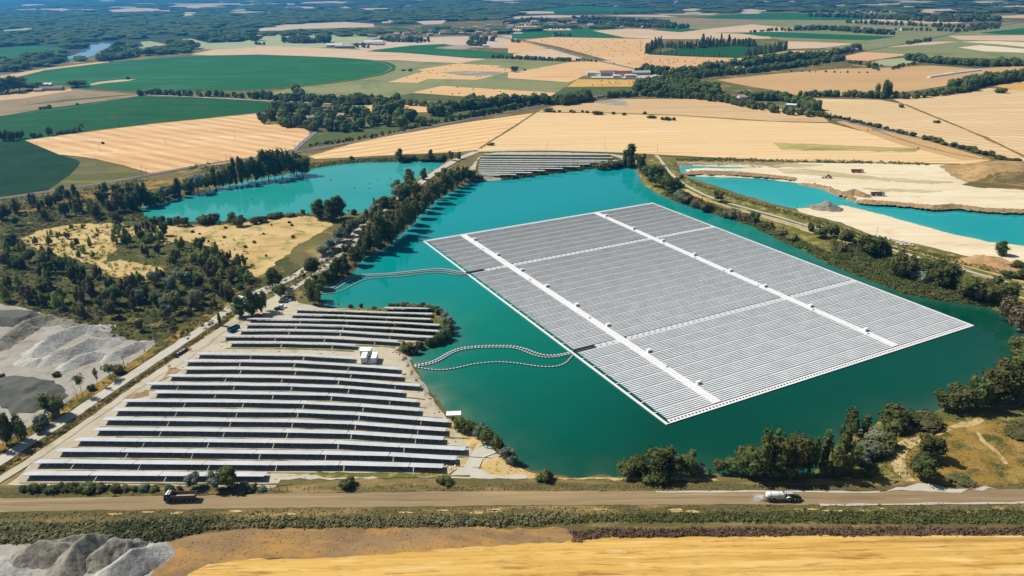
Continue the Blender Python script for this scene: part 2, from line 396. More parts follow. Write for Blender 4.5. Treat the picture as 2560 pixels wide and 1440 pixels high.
G_TRI = ground_mat('thin_crop', srgb(112,108,70,.8), srgb(96,100,52,.8), srgb(142,140,52,.8), big=0.015, small=0.2, stretch=(28, 3), amt3=(.50, .66))
G_PALE = ground_mat('meadow', srgb(178,182,140,.8), srgb(160,172,126,.8), srgb(190,186,150,.8), big=0.004, small=0.05)
G_GREY = ground_mat('bare_plot', srgb(168,158,140,.8), srgb(150,142,124,.8), srgb(196,186,166,.8), big=0.015, small=0.1)
G_BROWN = ground_mat('bare_field', srgb(168,146,112,.8), srgb(150,134,98,.8), srgb(120,124,84,.8), big=0.006, small=0.1)
G_FOREST = ground_mat('forest_floor', srgb(52,66,44,.9), srgb(66,78,52,.9), big=0.004, small=0.05)
def F_(name, mat, pts, layer=1, **k): return sheet(name, pts, mat, layer, **k)
# base tones of the far plain
F_('forest_floor', G_FOREST, [(-250,132),(0,128),(0,182),(60,170),(150,150),(300,120),(430,118),(540,112),(640,104),(700,78),(900,60),(1000,66),(1280,42),(1500,36),(1900,30),(2300,24),(2750,16),(2750,-18),(1280,-11),(-250,-1)], 0.6)
F_('meadow', G_PALE, [(480,135),(560,118),(650,92),(800,82),(900,78),(960,92),(880,112),(800,120),(640,128)], 1)
F_('wheat_field', WH['farp'], [(880,118),(940,100),(1100,92),(1290,88),(1300,122),(1180,118),(1115,111),(1027,114),(915,127)], 1)
F_('wheat_field', WH['far'], [(475,136),(560,121),(640,115),(815,121),(915,125),(1027,134),(1177,146),(1215,148),(1152,158),(1060,155),(990,151),(927,151),(840,145),(715,140),(640,138),(525,139)], 2)
F_('crop_field', G_FAR, [(915,129),(1027,114),(1110,110),(1128,113),(1082,120),(1110,124),(1180,126),(1285,134),(1280,141),(1240,145),(1177,145),(1027,133)], 3)
F_('bare_plot', G_GREY, [(1085,121),(1130,114),(1180,112),(1175,122),(1150,125)], 4)
F_('pasture', G_OLIVE, [(927,151),(1152,158),(1215,149),(1290,145),(1430,150),(1440,210),(1380,240),(1130,240),(960,244),(720,240),(660,236),(727,221),(815,211),(890,201),(952,189),(987,176),(990,165),(965,156)], 1.5)
F_('wheat_field', WH['orange'], [(1040,175),(1145,159),(1255,165),(1240,169),(1282,173),(1275,181),(1215,195),(1190,200),(1070,198),(1045,208),(970,206),(1060,178)], 3)
F_('bare_plot', G_GREY, [(1100,181),(1170,178),(1275,181),(1230,191),(1150,189)], 4)
F_('wheat_field', WH['orange'], [(1030,232),(1105,215),(1280,226),(1388,232),(1382,243),(1330,250),(1250,246),(1150,241)], 3)
F_('crop_field', G_OLD, [(975,246),(1030,233),(1120,238),(1200,244),(1190,252),(1000,250)], 3)
F_('crop_field', G_FAR, [(50,198),(52,191),(112,176),(275,156),(425,143),(525,139),(640,137),(715,139),(840,144),(927,150),(965,155),(984,161),(990,168),(985,177),(952,188),(890,200),(815,210),(727,220),(640,226),(550,227),(345,229),(180,220),(170,213),(60,206)], 4)
F_('wheat_field', WH['tan'], [(225,211),(245,206),(300,200),(340,199),(320,203),(260,209),(228,214)], 5)
F_('wheat_field', WH['tan'], [(0,190),(110,172),(270,152),(275,157),(112,177),(45,192),(0,198)], 2)
F_('crop_field', G_FAR, [(-60,155),(-60,130),(0,122),(80,115),(152,117),(155,124),(80,142),(0,158)], 2)
F_('meadow', G_PALE, [(8,75),(60,70),(105,68),(106,75),(60,82),(20,84)], 2)
F_('meadow', G_PALE, [(350,105),(375,103),(420,112),(425,120),(370,130),(335,130),(330,124),(360,116)], 2)
F_('meadow', G_PALE, [(455,98),(480,97),(520,108),(640,104),(640,118),(560,124),(490,124),(480,110)], 2)
for q in ([(270,25),(340,20),(425,22),(424,29),(360,32),(275,34)], [(415,17),(470,9),(600,8),(605,12),(520,17),(500,24),(430,22)], [(0,24),(90,22),(92,27),(0,29)], [(100,22),(180,21),(195,27),(110,30)], [(25,12),(110,11),(115,16),(30,17)],
          [(150,13),(178,12),(176,15),(152,16)], [(440,37),(462,30),(490,31),(495,44),(450,46)], [(225,37),(262,35),(260,39),(228,40)], [(35,58),(92,55),(90,58),(40,62)], [(735,6),(865,2),(868,6),(845,13),(760,11)],
          [(640,74),(700,62),(860,55),(935,60),(934,68),(860,70),(740,73),(690,78),(645,78)], [(955,50),(970,48),(990,57),(955,58)], [(840,21),(985,20),(980,27),(920,25),(842,24)], [(560,30),(620,29),(620,35),(560,36)], [(540,26),(575,24),(580,28),(545,30)],
          [(1010,12),(1020,9),(1030,17),(1075,14),(1077,18),(1015,18)], [(1015,0),(1120,-2),(1125,1),(1020,4)], [(1040,54),(1120,50),(1105,60),(1060,62)], [(640,20),(678,19),(676,23),(642,23)], [(640,88),(780,84),(860,82),(790,88),(650,92)],
          [(1280,42),(1380,38),(1700,44),(1640,36),(1800,34),(1780,38),(1560,38),(1440,43),(1290,48)], [(2240,9),(2330,3),(2260,5),(2245,12),(2140,10)], [(2250,15),(2310,17),(2240,19),(2246,21)], [(2260,24),(2400,22),(2412,32),(2330,33),(2240,27)],
          [(2460,16),(2600,14),(2600,20),(2490,22)], [(2090,27),(2200,23),(2210,30),(2110,33)], [(1950,36),(2060,33),(2080,37),(1960,40)], [(2000,14),(2060,12),(2120,14),(2080,17)], [(1200,0),(1320,-3),(1325,2),(1210,5)]):
    F_('wheat_field', WH['farp'], q, 3)
for q in ([(2475,41),(2600,36),(2600,46),(2500,45)], [(2110,54),(2200,47),(2340,50),(2410,57),(2380,60),(2250,58)], [(1480,77),(1570,72),(1740,76),(1760,80),(1920,90),(1930,97),(1800,99),(1640,98),(1560,94)], [(1740,76),(1880,61),(1990,72),(1960,80),(1770,82)],
          [(1970,104),(2050,106),(2140,110),(2050,121),(1970,123)], [(2370,90),(2600,88),(2600,104),(2400,100)], [(1280,66),(1330,64),(1480,75),(1350,77),(1280,80)], [(2200,120),(2330,104),(2400,104),(2330,112)]):
    F_('wheat_field', WH['far'], q, 3)
F_('pasture', G_OLIVE, [(1560,46),(1690,44),(1920,49),(2060,50),(2240,52),(2400,62),(2620,52),(2620,150),(2200,140),(2090,128),(2000,108),(1900,92),(1760,80),(1640,70),(1600,52)], 1.2)
F_('bare_field', G_BROWN, [(1620,52),(1700,45),(1860,47),(1900,58),(1740,62),(1640,60)], 2)
F_('crop_field', G_FAR, [(1280,79),(1350,77),(1480,77),(1560,94),(1500,95),(1380,92),(1280,97)], 4)
F_('crop_field', G_FAR, [(1625,75),(1700,71),(1752,75),(1700,81)], 4)
F_('crop_field', G_FAR, [(1740,44),(1810,38),(1925,33),(2230,37),(2230,48),(2060,50),(1920,49),(1780,47)], 4)
F_('crop_field', G_FAR, [(1340,25),(1440,14),(1560,20),(1660,26),(1600,30),(1440,29),(1380,31)], 4)
F_('crop_field', G_FAR, [(1420,70),(1520,68),(1560,72),(1480,77),(1430,76)], 4)
F_('crop_field', G_FAR, [(1850,83),(1925,80),(2240,92),(2170,101),(2060,98),(1900,91)], 4)
F_('crop_field', G_FAR, [(2450,82),(2600,66),(2600,88),(2500,86)], 4)
F_('wheat_field', WH['orange'], [(1310,100),(1380,93),(1600,97),(1650,98),(1615,130),(1620,136),(1700,141),(1840,146),(1990,152),(1900,160),(1820,165),(1730,175),(1660,178),(1590,171),(1500,145),(1400,118)], 2)
F_('wheat_field', WH['rust'], [(1560,160),(1620,139),(1840,146),(1900,150),(1800,168),(1730,176),(1650,176)], 3)
F_('wheat_field', WH['orange'], [(1270,99),(1320,104),(1375,120),(1330,130),(1270,134)], 2)
F_('wheat_field', WH['far'], [(1275,136),(1375,122),(1460,143),(1440,151),(1280,145)], 2)
F_('pasture', G_OLIVE, [(1270,150),(1430,153),(1330,173),(1270,171)], 2.5)
F_('wheat_field', WH['orange'], [(1270,182),(1330,173),(1430,155),(1520,152),(1600,170),(1700,182),(1700,200),(1480,186),(1458,190),(1440,200),(1420,206),(1270,196)], 3)
F_('wheat_field', WH['gold'], [(1413,218),(1442,199),(1620,200),(1695,204),(1690,214),(1610,217)], 4)
F_('crop_field', G_OLD, [(1385,238),(1412,219),(1610,218),(1600,236),(1520,246),(1440,248)], 4)
F_('crop_field', G_MID, [(1620,137),(1680,125),(1850,112),(1965,118),(1965,128),(1850,144),(1700,140)], 4)
F_('wheat_field', WH['orange'], [(1845,146),(1970,127),(2085,128),(2092,137),(1990,152),(1880,160)], 4)
F_('wheat_field', WH['rust'], [(2100,143),(2160,131),(2275,137),(2170,153),(2120,151)], 4)
F_('meadow', G_PALE, [(2160,160),(2200,150),(2300,142),(2330,148),(2230,166)], 3)
F_('wheat_field', WH['brown'], [(1790,200),(1960,183),(2100,172),(2200,170),(2330,164),(2440,172),(2620,160),(2620,185),(2420,206),(2300,225),(2200,238),(2000,240),(1930,225),(1860,214)], 2)
F_('pasture', G_OLD, [(2180,130),(2300,104),(2600,112),(2600,162),(2420,172),(2300,160)], 1.6)
M_SAND = ground_mat('sand', srgb(240,226,196,.8), srgb(228,210,172,.8), srgb(206,184,140,.8), big=0.03, small=0.35, amt3=(.56, .74), stretch=(-18, 3), bump=0.15, streaks=[(-14, 14, .22, .57, .66, .55, srgb(206,186,144,.8)), (-14, 30, .35, .56, .64, .4, srgb(252,244,224,.8)), (-30, 9, .15, .62, .7, .4, srgb(196,172,122,.8))])
F_('sand', M_SAND, [(2395,119),(2450,113),(2600,126),(2600,134),(2460,129)], 4)
F_('sand', M_SAND, [(2400,105),(2480,103),(2600,108),(2600,122),(2500,112)], 4)
FARQ = []; r_ = random.Random(19)
for i in range(46):
    x_ = r_.uniform(-60, 2560); y_ = r_.choice([3, 6, 9, 13, 18, 24, 31]) + r_.uniform(-1, 1)
    if 880 < x_ < 1560 and y_ < 44 and r_.random() < .7: continue
    w_ = r_.uniform(30, 130); h_ = 1.6 + y_ * .09; s_ = r_.uniform(-10, 10)
    FARQ.append([(x_, y_), (x_ + w_ * .5, y_ - h_ * .3 - .4), (x_ + w_, y_ - .4), (x_ + w_ + s_, y_ + h_), (x_ + w_ * .4 + s_, y_ + h_ * 1.2), (x_ + s_, y_ + h_ * .9)])
    F_('wheat_field' if i % 3 else 'meadow', WH['farp'] if i % 3 else G_PALE, FARQ[-1], 6)
# middle distance
F_('bare_field', G_BROWN, [(-60,300),(-60,245),(60,240),(120,226),(190,224),(345,236),(350,243),(170,272),(60,290)], 1)
F_('wheat_field', WH['tan'], [(-60,258),(-60,238),(60,230),(178,222),(180,227),(60,246)], 2)
F_('pasture', G_OLD, [(40,265),(160,250),(300,238),(345,236),(180,252)], 2)
F_('crop_field', G_MID, [(-60,362),(-60,300),(0,291),(120,271),(345,241),(550,246),(700,258),(720,268),(640,284),(400,306),(200,332),(60,352)], 3)
F_('wheat_field', WH['left'], [(60,350),(230,327),(400,307),(640,284),(655,305),(770,325),(775,336),(742,372),(560,410),(370,434),(240,397),(150,388)], 3)
F_('crop_field', G_DARK, [(-120,352),(60,351),(150,388),(192,399),(200,406),(196,416),(175,437),(120,477),(-120,520)], 3)
F_('crop_field', G_TRI, [(118,477),(176,437),(197,414),(196,397),(175,390),(245,390),(365,440),(240,462)], 2)
F_('wheat_field', WH['orange'], [(840,264),(1050,260),(1110,268),(1100,280),(1000,282),(880,275)], 2)
F_('wheat_field', WH['tan'], [(690,298),(760,275),(780,290),(735,302)], 2)
F_('crop_field', G_OLD, [(763,370),(785,335),(880,318),(960,312),(1060,296),(1120,285),(1240,262),(1345,254),(1330,268),(1200,288),(1050,316),(880,350)], 2)
F_('wheat_field', WH['diag'], [(768,390),(900,353),(1130,311),(1338,280),(1200,374),(1150,380),(1000,387),(790,398)], 2)
F_('wheat_field', WH['light'], [(1340,281),(1500,282),(1700,289),(1930,304),(2072,308),(2250,352),(2480,402),(2400,412),(2000,406),(1640,387),(1560,382),(1380,377),(1270,378),(1190,380)], 3)
F_('wheat_field', WH['tan'], [(1345,280),(1360,272),(1400,262),(1545,248),(1760,248),(1900,258),(1960,275),(2060,294),(2072,306),(1930,303),(1700,288),(1500,281)], 2)
F_('bare_plot', G_GREY, [(1478,255),(1540,247),(1558,248),(1572,265),(1520,262)], 3)
F_('wheat_field', WH['brown'], [(2090,305),(2140,300),(2480,400),(2400,400),(2250,362)], 4)
G_WEEDY = ground_mat('weedy_strip', S(196,184,112), S(214,190,126), S(150,152,84), big=0.05, small=0.3, stretch=(-6, 6), amt3=(.46, .60))
F_('pasture', G_WEEDY, [(1935,358),(2050,362),(2300,372),(2290,381),(2100,377),(1950,375)], 5, jit=1.2, step=5)
F_('wheat_field', WH['right'], [(2015,246),(2200,250),(2262,262),(2420,325),(2600,408),(2540,403),(2300,345),(2080,290)], 2)
F_('wheat_field', WH['right'], [(2230,247),(2330,238),(2450,220),(2700,232),(2700,470),(2560,392),(2400,322),(2262,262)], 3)
F_('wheat_field', WH['gold'], [(2480,216),(2560,204),(2650,200),(2650,226),(2560,228)], 4)
F_('wheat_field', WH['orange'], [(1880,252),(1900,232),(1960,228),(1970,240)], 2)
# ---- bare ground of the quarry
M_GRAVEL = ground_mat('pale_gravel', srgb(206,198,178,.8), srgb(190,180,156,.8), srgb(168,158,126,.8), big=0.04, small=0.5, amt3=(.52, .72), bump=0.12)
M_GRAVELG = ground_mat('grey_gravel', srgb(186,182,172,.75), srgb(164,158,144,.75), srgb(136,128,110,.75), big=0.05, small=0.4, amt3=(.55, .72), bump=0.3)
M_TRACK = ground_mat('track', srgb(208,202,188,.8), srgb(190,184,168,.8), srgb(168,158,134,.8), big=0.05, small=0.6, amt3=(.60, .75), bump=0.1)
M_EARTH = ground_mat('earth', srgb(196,164,118,.8), srgb(172,138,92,.8), srgb(140,120,72,.8), big=0.05, small=0.5, amt3=(.50, .68), bump=0.5)
M_DRY = ground_mat('dry_grass', srgb(232,204,148,.72), srgb(204,174,108,.72), srgb(150,148,80,.7), big=0.035, small=0.5, amt3=(.52, .64), bump=0.5, streaks=[(15, 2.5, .10, .55, .66, .6, srgb(190,140,74,.72)), (0, 1.5, .4, .62, .72, .6, srgb(112,112,56,.7)), (40, 2, .25, .60, .70, .5, srgb(250,222,170,.75))])
M_MUST = ground_mat('mustard_grass', srgb(184,146,72,.70), srgb(146,124,60,.70), srgb(92,94,44,.7), big=0.05, small=0.5, amt3=(.46, .60), bump=0.6, streaks=[(30, 2, .12, .56, .66, .5, srgb(196,170,106,.72)), (10, 2, .35, .60, .70, .6, srgb(84,88,40,.7))])
M_TURF = ground_mat('rough_grass', srgb(128,128,66,.75), srgb(96,100,48,.75), srgb(186,164,96,.75), big=0.06, small=0.5, amt3=(.50, .64), bump=0.7)
M_DARKV = ground_mat('undergrowth', srgb(100,100,54,.75), srgb(74,78,40,.75), srgb(150,138,80,.75), big=0.06, small=0.6, amt3=(.54, .68), bump=0.8)
M_DRAB = ground_mat('weedy_bank', srgb(126,112,72,.75), srgb(94,92,50,.75), srgb(172,146,96,.75), big=0.05, small=0.7, amt3=(.52, .66), stretch=(-1, 5), bump=0.6)
M_STRAW = ground_mat('straw_slope', srgb(176,146,104,.68), srgb(146,116,82,.68), srgb(196,152,84,.70), big=0.05, small=0.4, amt3=(.48, .62), stretch=(2, 2.5), bump=0.5)
M_ROAD = ground_mat('road_surface', srgb(162,142,108,.78), srgb(144,124,94,.78), srgb(176,152,110,.78), big=0.03, small=0.5, amt3=(.56, .72), stretch=(-1, 8), bump=0.05, streaks=[(-.7, 30, .5, .56, .66, .5, srgb(120,102,76,.75)), (-.7, 40, .9, .56, .66, .45, srgb(196,178,142,.8)), (20, 1.5, .35, .66, .72, .35, srgb(110,92,66,.75))])
M_BALLAST = ground_mat('ballast', srgb(138,128,116,.8), srgb(116,108,98,.8), big=0.05, small=0.6, stretch=(15, 8), bump=0.2)
M_ASPH = ground_mat('asphalt', srgb(150,150,150,.7), srgb(136,136,136,.7), big=0.05, small=0.3)
D = dict(drape=2.6, step=3.0)
sheet('sand', [(1700,408),(1760,405),(1930,402),(1990,404),(2200,405),(2390,410),(2400,425),(2380,440),(2430,462),(2560,476),(2700,490),(2700,560),(2560,545),(2450,538),(2340,534),(2130,506),(2060,478),(1950,458),(1740,449),(1712,436)], M_SAND, 1, jit=.5, **D)
sheet('sand', [(1985,516),(2080,505),(2110,508),(2180,524),(2270,548),(2380,578),(2470,598),(2620,622),(2700,690),(2560,668),(2420,642),(2300,612),(2190,592),(2100,557),(2020,537),(1995,528)], M_SAND, 1, jit=.5, **D)
sheet('earth', [(2350,415),(2390,408),(2440,404),(2600,412),(2700,420),(2700,492),(2560,476),(2450,466),(2390,447)], M_EARTH, 2, jit=1.0, **D)
sheet('rough_grass', [(2400,462),(2450,452),(2560,450),(2700,452),(2700,486),(2560,474),(2450,470)], M_DRAB, 3, jit=1.0, **D)
sheet('bare_field', [(1690,404),(1760,400),(1930,400),(2000,402),(1990,412),(1940,420),(1850,411),(1740,410),(1700,414)], G_BROWN, 2, jit=.6, **D)
sheet('earth', [(2405,655),(2440,638),(2500,642),(2570,672),(2570,690),(2520,690)], M_EARTH, 3, jit=1.0, **D)
# the bank between lake and pond
sheet('rough_grass', [(1600,400),(1640,388),(1690,400),(1705,430),(1740,452),(1780,468),(1850,491),(1930,514),(1985,528),(2020,540),(2100,560),(2190,596),(2300,616),(2420,646),(2560,680),(2700,720),(2700,830),(2560,830),(2548,796),(2510,776),(2470,764),(2400,750),(2340,743),(2260,728),(2200,703),(2110,670),(2080,658),(2020,624),(1960,598),(1880,558),(1780,527),(1700,502),(1640,477),(1614,460),(1600,436)], M_TURF, 1, jit=.6, **D)
sheet('gravel', [(1165,430),(1200,392),(1240,381),(1380,381),(1520,385),(1580,392),(1600,404),(1560,408),(1480,413),(1400,424),(1320,436),(1250,446),(1190,448)], M_GRAVEL, 1, jit=.4, **D)
sheet('undergrowth', [(1185,434),(1194,402),(1206,388),(1300,385),(1520,386),(1556,398),(1480,410),(1400,420),(1320,433),(1290,439)], M_DARKV, 3, jit=.3, **D)  # dark ground between the far rows, with the panels' shade put into its colour
M_TERR = ground_mat('worn_terrace', srgb(206,190,148,.8), srgb(184,168,124,.8), srgb(224,206,166,.8), big=0.05, small=0.4, amt3=(.5, .66), stretch=(-16, 5), bump=0.3)
sheet('earth', [(1940,424),(2010,422),(2100,432),(2200,444),(2330,452),(2400,456),(2330,460),(2200,452),(2080,442),(1960,434)], M_TERR, 3, jit=1.0, **D)
sheet('earth', [(2150,470),(2240,474),(2360,478),(2300,482),(2200,480)], M_TERR, 3, jit=1.0, **D)
sheet('earth', [(1960,408),(2060,412),(2010,419),(1930,417)], M_TERR, 3, jit=1.0, **D)
# solar field ground, beach and haul roads
SOLARG = [(20,1212),(90,1150),(250,1030),(380,930),(470,868),(560,806),(640,765),(700,735),(760,760),(815,770),(900,774),(1000,772),(1085,774),(1115,795),(1123,816),(1116,842),(1085,856),(1030,878),(1026,905),(1045,935),(1064,962),(1085,995),(1100,1026),(1120,1046),(1150,1060),(1172,1100),(1186,1128),(1176,1150),(1130,1180),(1120,1192),(900,1195),(700,1200),(690,1222),(400,1215)]
sheet('gravel', SOLARG, M_GRAVEL, 1, jit=.5, **D)
sheet('rough_grass', [(840,775),(960,770),(1085,774),(1115,795),(1123,816),(1116,842),(1085,856),(1020,872),(990,862),(1090,848),(1000,835),(860,812),(780,800)], M_TURF, 2, jit=.8, **D)
sheet('dry_grass', [(1005,862),(1060,856),(1030,880),(1020,888),(980,878)], M_MUST, 3, jit=.6, **D)
sheet('dry_grass', [(1130,1052),(1152,1062),(1180,1078),(1225,1098),(1250,1118),(1256,1132),(1200,1118),(1186,1146),(1172,1160),(1130,1180),(1060,1182),(1040,1172),(1120,1168),(1150,1150),(1180,1125),(1150,1085)], M_DRY, 2, jit=.6, **D)
sheet('rough_grass', [(690,1190),(850,1182),(1040,1186),(1120,1185),(1130,1190),(1000,1196),(860,1192)], M_TURF, 2, jit=.6, **D)
sheet('dry_grass', [(1210,1150),(1240,1140),(1270,1148),(1300,1170),(1340,1186),(1400,1192),(1600,1192),(1780,1190),(1800,1205),(1400,1200),(1230,1192),(1200,1175)], M_DRY, 2, jit=.5, **D)
sheet('gravel', [(1130,1186),(1170,1160),(1185,1125),(1200,1112),(1222,1122),(1255,1125),(1250,1140),(1210,1152),(1196,1172),(1230,1188),(1320,1190),(1320,1198),(1120,1198)], M_TRACK, 3, jit=.4, **D)
# verges and banks at the foot of the picture
sheet('weedy_bank', [(-150,1222),(20,1216),(400,1214),(690,1222),(760,1210),(900,1198),(1130,1198),(1330,1198),(1800,1204),(2150,1195),(2280,1208),(2330,1214),(2700,1212),(2700,1226),(1800,1231),(1200,1231),(600,1240),(-150,1252)], M_DRAB, 3, jit=.4, **D)
sheet('straw_slope', [(330,1460),(390,1400),(420,1360),(470,1340),(620,1325),(900,1320),(1250,1320),(1430,1325),(1460,1345),(1430,1360),(1240,1370),(980,1395),(760,1400),(620,1400),(520,1415),(460,1460)], M_STRAW, 2, jit=.5, **D)
sheet('weedy_bank', [(-150,1278),(600,1270),(1200,1263),(1800,1260),(2700,1254),(2700,1345),(1800,1345),(1500,1348),(1430,1330),(1000,1330),(620,1332),(470,1350),(400,1365),(200,1372),(-150,1372)], M_DRAB, 1, jit=.4, **D)
sheet('wheat_field', [(400,1520),(470,1440),(520,1412),(620,1398),(760,1398),(950,1388),(1200,1368),(1400,1356),(1500,1347),(1800,1344),(2700,1340),(2700,1640),(400,1640)], WH['gold'], 4, jit=.3, **D)
sheet('gravel', [(-200,1368),(100,1362),(260,1345),(380,1350),(410,1385),(380,1430),(330,1560),(-200,1640)], M_GRAVELG, 3, jit=.5, **D)
sheet('road', [(-200,1250),(480,1241),(700,1236),(1200,1230),(1800,1229),(2200,1230),(2700,1222),(2700,1258),(2200,1263),(1800,1263),(1200,1266),(600,1273),(-200,1285)], M_ROAD, 4, jit=.15, **D)
sheet('sand', [(2180,1231),(2240,1222),(2290,1208),(2330,1212),(2380,1222),(2500,1224),(2400,1229)], M_TRACK, 5, jit=.6, **D)
# left: quarry yard, woodland floor, dry clearings
YARD = [(-150,752),(0,760),(60,771),(150,800),(280,850),(358,856),(384,866),(340,912),(232,985),(130,1056),(60,1100),(-40,1120),(-200,1180)]
sheet('gravel', YARD, M_GRAVELG, 2, jit=.6, **D)
sheet('undergrowth', [(-200,560),(0,525),(180,488),(355,522),(395,562),(430,600),(600,600),(720,640),(760,680),(680,730),(560,800),(470,856),(360,858),(280,850),(150,800),(60,771),(-200,740)], M_DARKV, 1, jit=.8, **D)
sheet('dry_grass', [(392,562),(440,560),(520,562),(620,556),(700,545),(760,540),(800,545),(835,560),(790,590),(740,615),(700,650),(668,682),(640,695),(612,668),(560,640),(520,615),(455,600),(415,610),(380,590)], M_DRY, 2, jit=.8, **D)
sheet('dry_grass', [(50,600),(100,575),(180,562),(300,560),(360,580),(300,600),(270,640),(250,665),(190,650),(140,640),(100,625)], M_DRY, 2, jit=1.4, **D)
sheet('dry_grass', [(235,660),(300,650),(400,668),(415,690),(330,702),(270,690)], M_DRY, 2, jit=1.2, **D)
sheet('dry_grass', [(-200,600),(0,545),(60,520),(160,487),(300,461),(400,449),(540,430),(560,436),(420,470),(300,482),(200,500),(60,535),(-100,590)], M_MUST, 2, jit=.4, **D)
def smooth_line(pts, step=4.0):
    P_ = world(pts); out = []
    for i in range(len(P_) - 1):
        d = np.linalg.norm(P_[i + 1] - P_[i]); k = max(1, int(d / step))
        for j in range(k): out.append(P_[i] + (P_[i + 1] - P_[i]) * j / k)
    out.append(P_[-1]); out = np.array(out)
    for _ in range(8): out[1:-1] = .25 * out[:-2] + .5 * out[1:-1] + .25 * out[2:]
    return out
def band(line, a, b):
    """outline of a strip running beside a line, from offset a to offset b (left positive)"""
    T = np.gradient(line, axis=0); T /= np.linalg.norm(T, axis=1)[:, None] + 1e-9; n = np.stack([-T[:, 1], T[:, 0]], 1)
    return np.concatenate([line + n * a, (line + n * b)[::-1]])
ROADL = smooth_line([(-70,1198),(7,1150),(51,1121),(92,1097),(164,1049),(239,1001),(294,963),(360,920),(434,871),(502,824),(547,800),(574,780),(578,765),(592,745),(630,735),(667,728),(691,715),(725,699),(760,680),(806,650),(850,617),(885,590),(915,560),(945,535),(975,512),(1015,484),(1060,452),(1100,424),(1145,398),(1190,381)])
NL = 52
k_ = int(np.argmin(np.linalg.norm(ROADL - g(574, 780), axis=1)))
LOWL = ROADL[:k_]
sheet('mustard_verge', band(LOWL, 3.2, 9.5), M_MUST, 3, jit=.5, **D)
sheet('mustard_verge', band(LOWL, -2.6, -7.0), M_MUST, 2, jit=.3, **D)
HEDGEL = band(LOWL, -3.6, -6.2)
sheet('mustard_verge', [(470,845),(545,790),(565,770),(575,745),(640,706),(600,735),(580,790),(480,850)], M_MUST, 2, jit=.6, **D)
M_PATH = ground_mat('worn_path', srgb(214,190,144,.78), srgb(190,162,108,.78), srgb(150,134,76,.75), big=0.15, small=0.9, amt3=(.5, .64), bump=.3)
# tracks and roads
ribbon('track', ROADL, [5.4, 5.2, 5.4, 6, 6.5, 7], M_TRACK, 5, wobble=.2, lift=.1)
ribbon('track', smooth_line([(-40,1230),(20,1196),(68,1151),(137,1114),(205,1066),(284,1011),(345,963),(420,926),(485,882),(537,841),(578,812),(612,793),(640,780)]), 3.2, M_GRAVEL, 5, wobble=.25)
ribbon('track', [(690,740),(737,722),(790,690),(850,640),(900,600),(935,578)], 4.2, M_TRACK, 4, wobble=.3)
ribbon('track', [(665,735),(720,698),(790,655),(850,625),(900,594)], 3.6, M_TRACK, 5, wobble=.3)
ribbon('track', [(1190,381),(1240,374),(1380,376),(1560,382),(1645,388)], 4.5, M_TRACK, 4)
ribbon('track', [(1640,388),(1650,395),(1663,422),(1697,453),(1752,487),(1821,511),(1903,530),(1986,556),(2082,583),(2160,606),(2247,631),(2384,669),(2460,690),(2620,736)], 2.6, M_TRACK, 6, wobble=.2)
ribbon('dry_grass', [(1680,455),(1740,492),(1820,520),(1903,538),(1986,566),(2082,596),(2160,620)], 4.5, M_DRY, 3, wobble=.5)
ribbon('dry_grass', [(2082,572),(2247,620),(2384,657),(2460,678),(2620,722)], 2.2, M_DRY, 4, wobble=.4)
ribbon('dry_grass', [(2300,672),(2384,690),(2460,712),(2620,768)], 2.0, M_DRY, 4, wobble=.4)
ribbon('track', [(1790,510),(1860,528),(1931,544),(1985,562),(2036,578)], 1.6, M_TRACK, 6, wobble=.15)
ribbon('road', [(0,497),(60,488),(120,480),(300,452),(370,438),(500,414),(620,396),(740,382),(900,352),(1050,322),(1240,286),(1340,268),(1420,248),(1520,238)], 7.5, M_BALLAST, 5)
ribbon('road', [(735,378),(752,362),(770,345),(790,330),(800,322)], 5, M_ASPH, 6)
ribbon('road', [(345,238),(430,240),(560,247),(650,252),(760,256),(860,262),(920,268)], 4, M_TRACK, 5)
ribbon('road', [(1800,245),(1850,252),(2030,278),(2080,296),(2200,324),(2330,352),(2450,380),(2560,408),(2700,442)], 7, M_ASPH, 6)
ribbon('road', [(1240,90),(1310,104),(1380,122),(1440,140),(1520,158),(1600,175),(1680,198),(1760,222),(1800,236),(1830,244)], 9, M_ASPH, 6)
ribbon('road', [(1990,160),(2100,138),(2160,128),(2300,103),(2400,80),(2560,55),(2640,46)], 8, M_BALLAST, 6)
ribbon('path', [(2275,1205),(2262,1182),(2232,1158),(2228,1140),(2243,1122),(2275,1104),(2310,1092),(2360,1078),(2410,1065),(2455,1050)], [3.2, 3.6, 3.6, 2.6, 1.6], M_PATH, 4, wobble=.8)
ribbon('path', [(2440,1085),(2460,1110),(2480,1140),(2515,1165)], [1.6, 2.0, .8], M_PATH, 4, wobble=.5)
# hill on the right
sheet('dull_grass', [(2120,1195),(2150,1150),(2165,1120),(2210,1112),(2222,1140),(2225,1170),(2262,1195)], M_TURF, 3, jit=.8, **D)
sheet('dry_grass', [(2120,1192),(2170,1150),(2180,1110),(2210,1078),(2280,1062),(2400,1050),(2700,1020),(2700,1215),(2300,1212)], M_MUST, 1, jit=.6, **D)
sheet('rough_grass', [(2190,1048),(2260,1040),(2340,1032),(2440,1020),(2700,990),(2700,1050),(2560,1060),(2430,1052),(2300,1066),(2200,1076)], M_TURF, 2, jit=.6, **D)

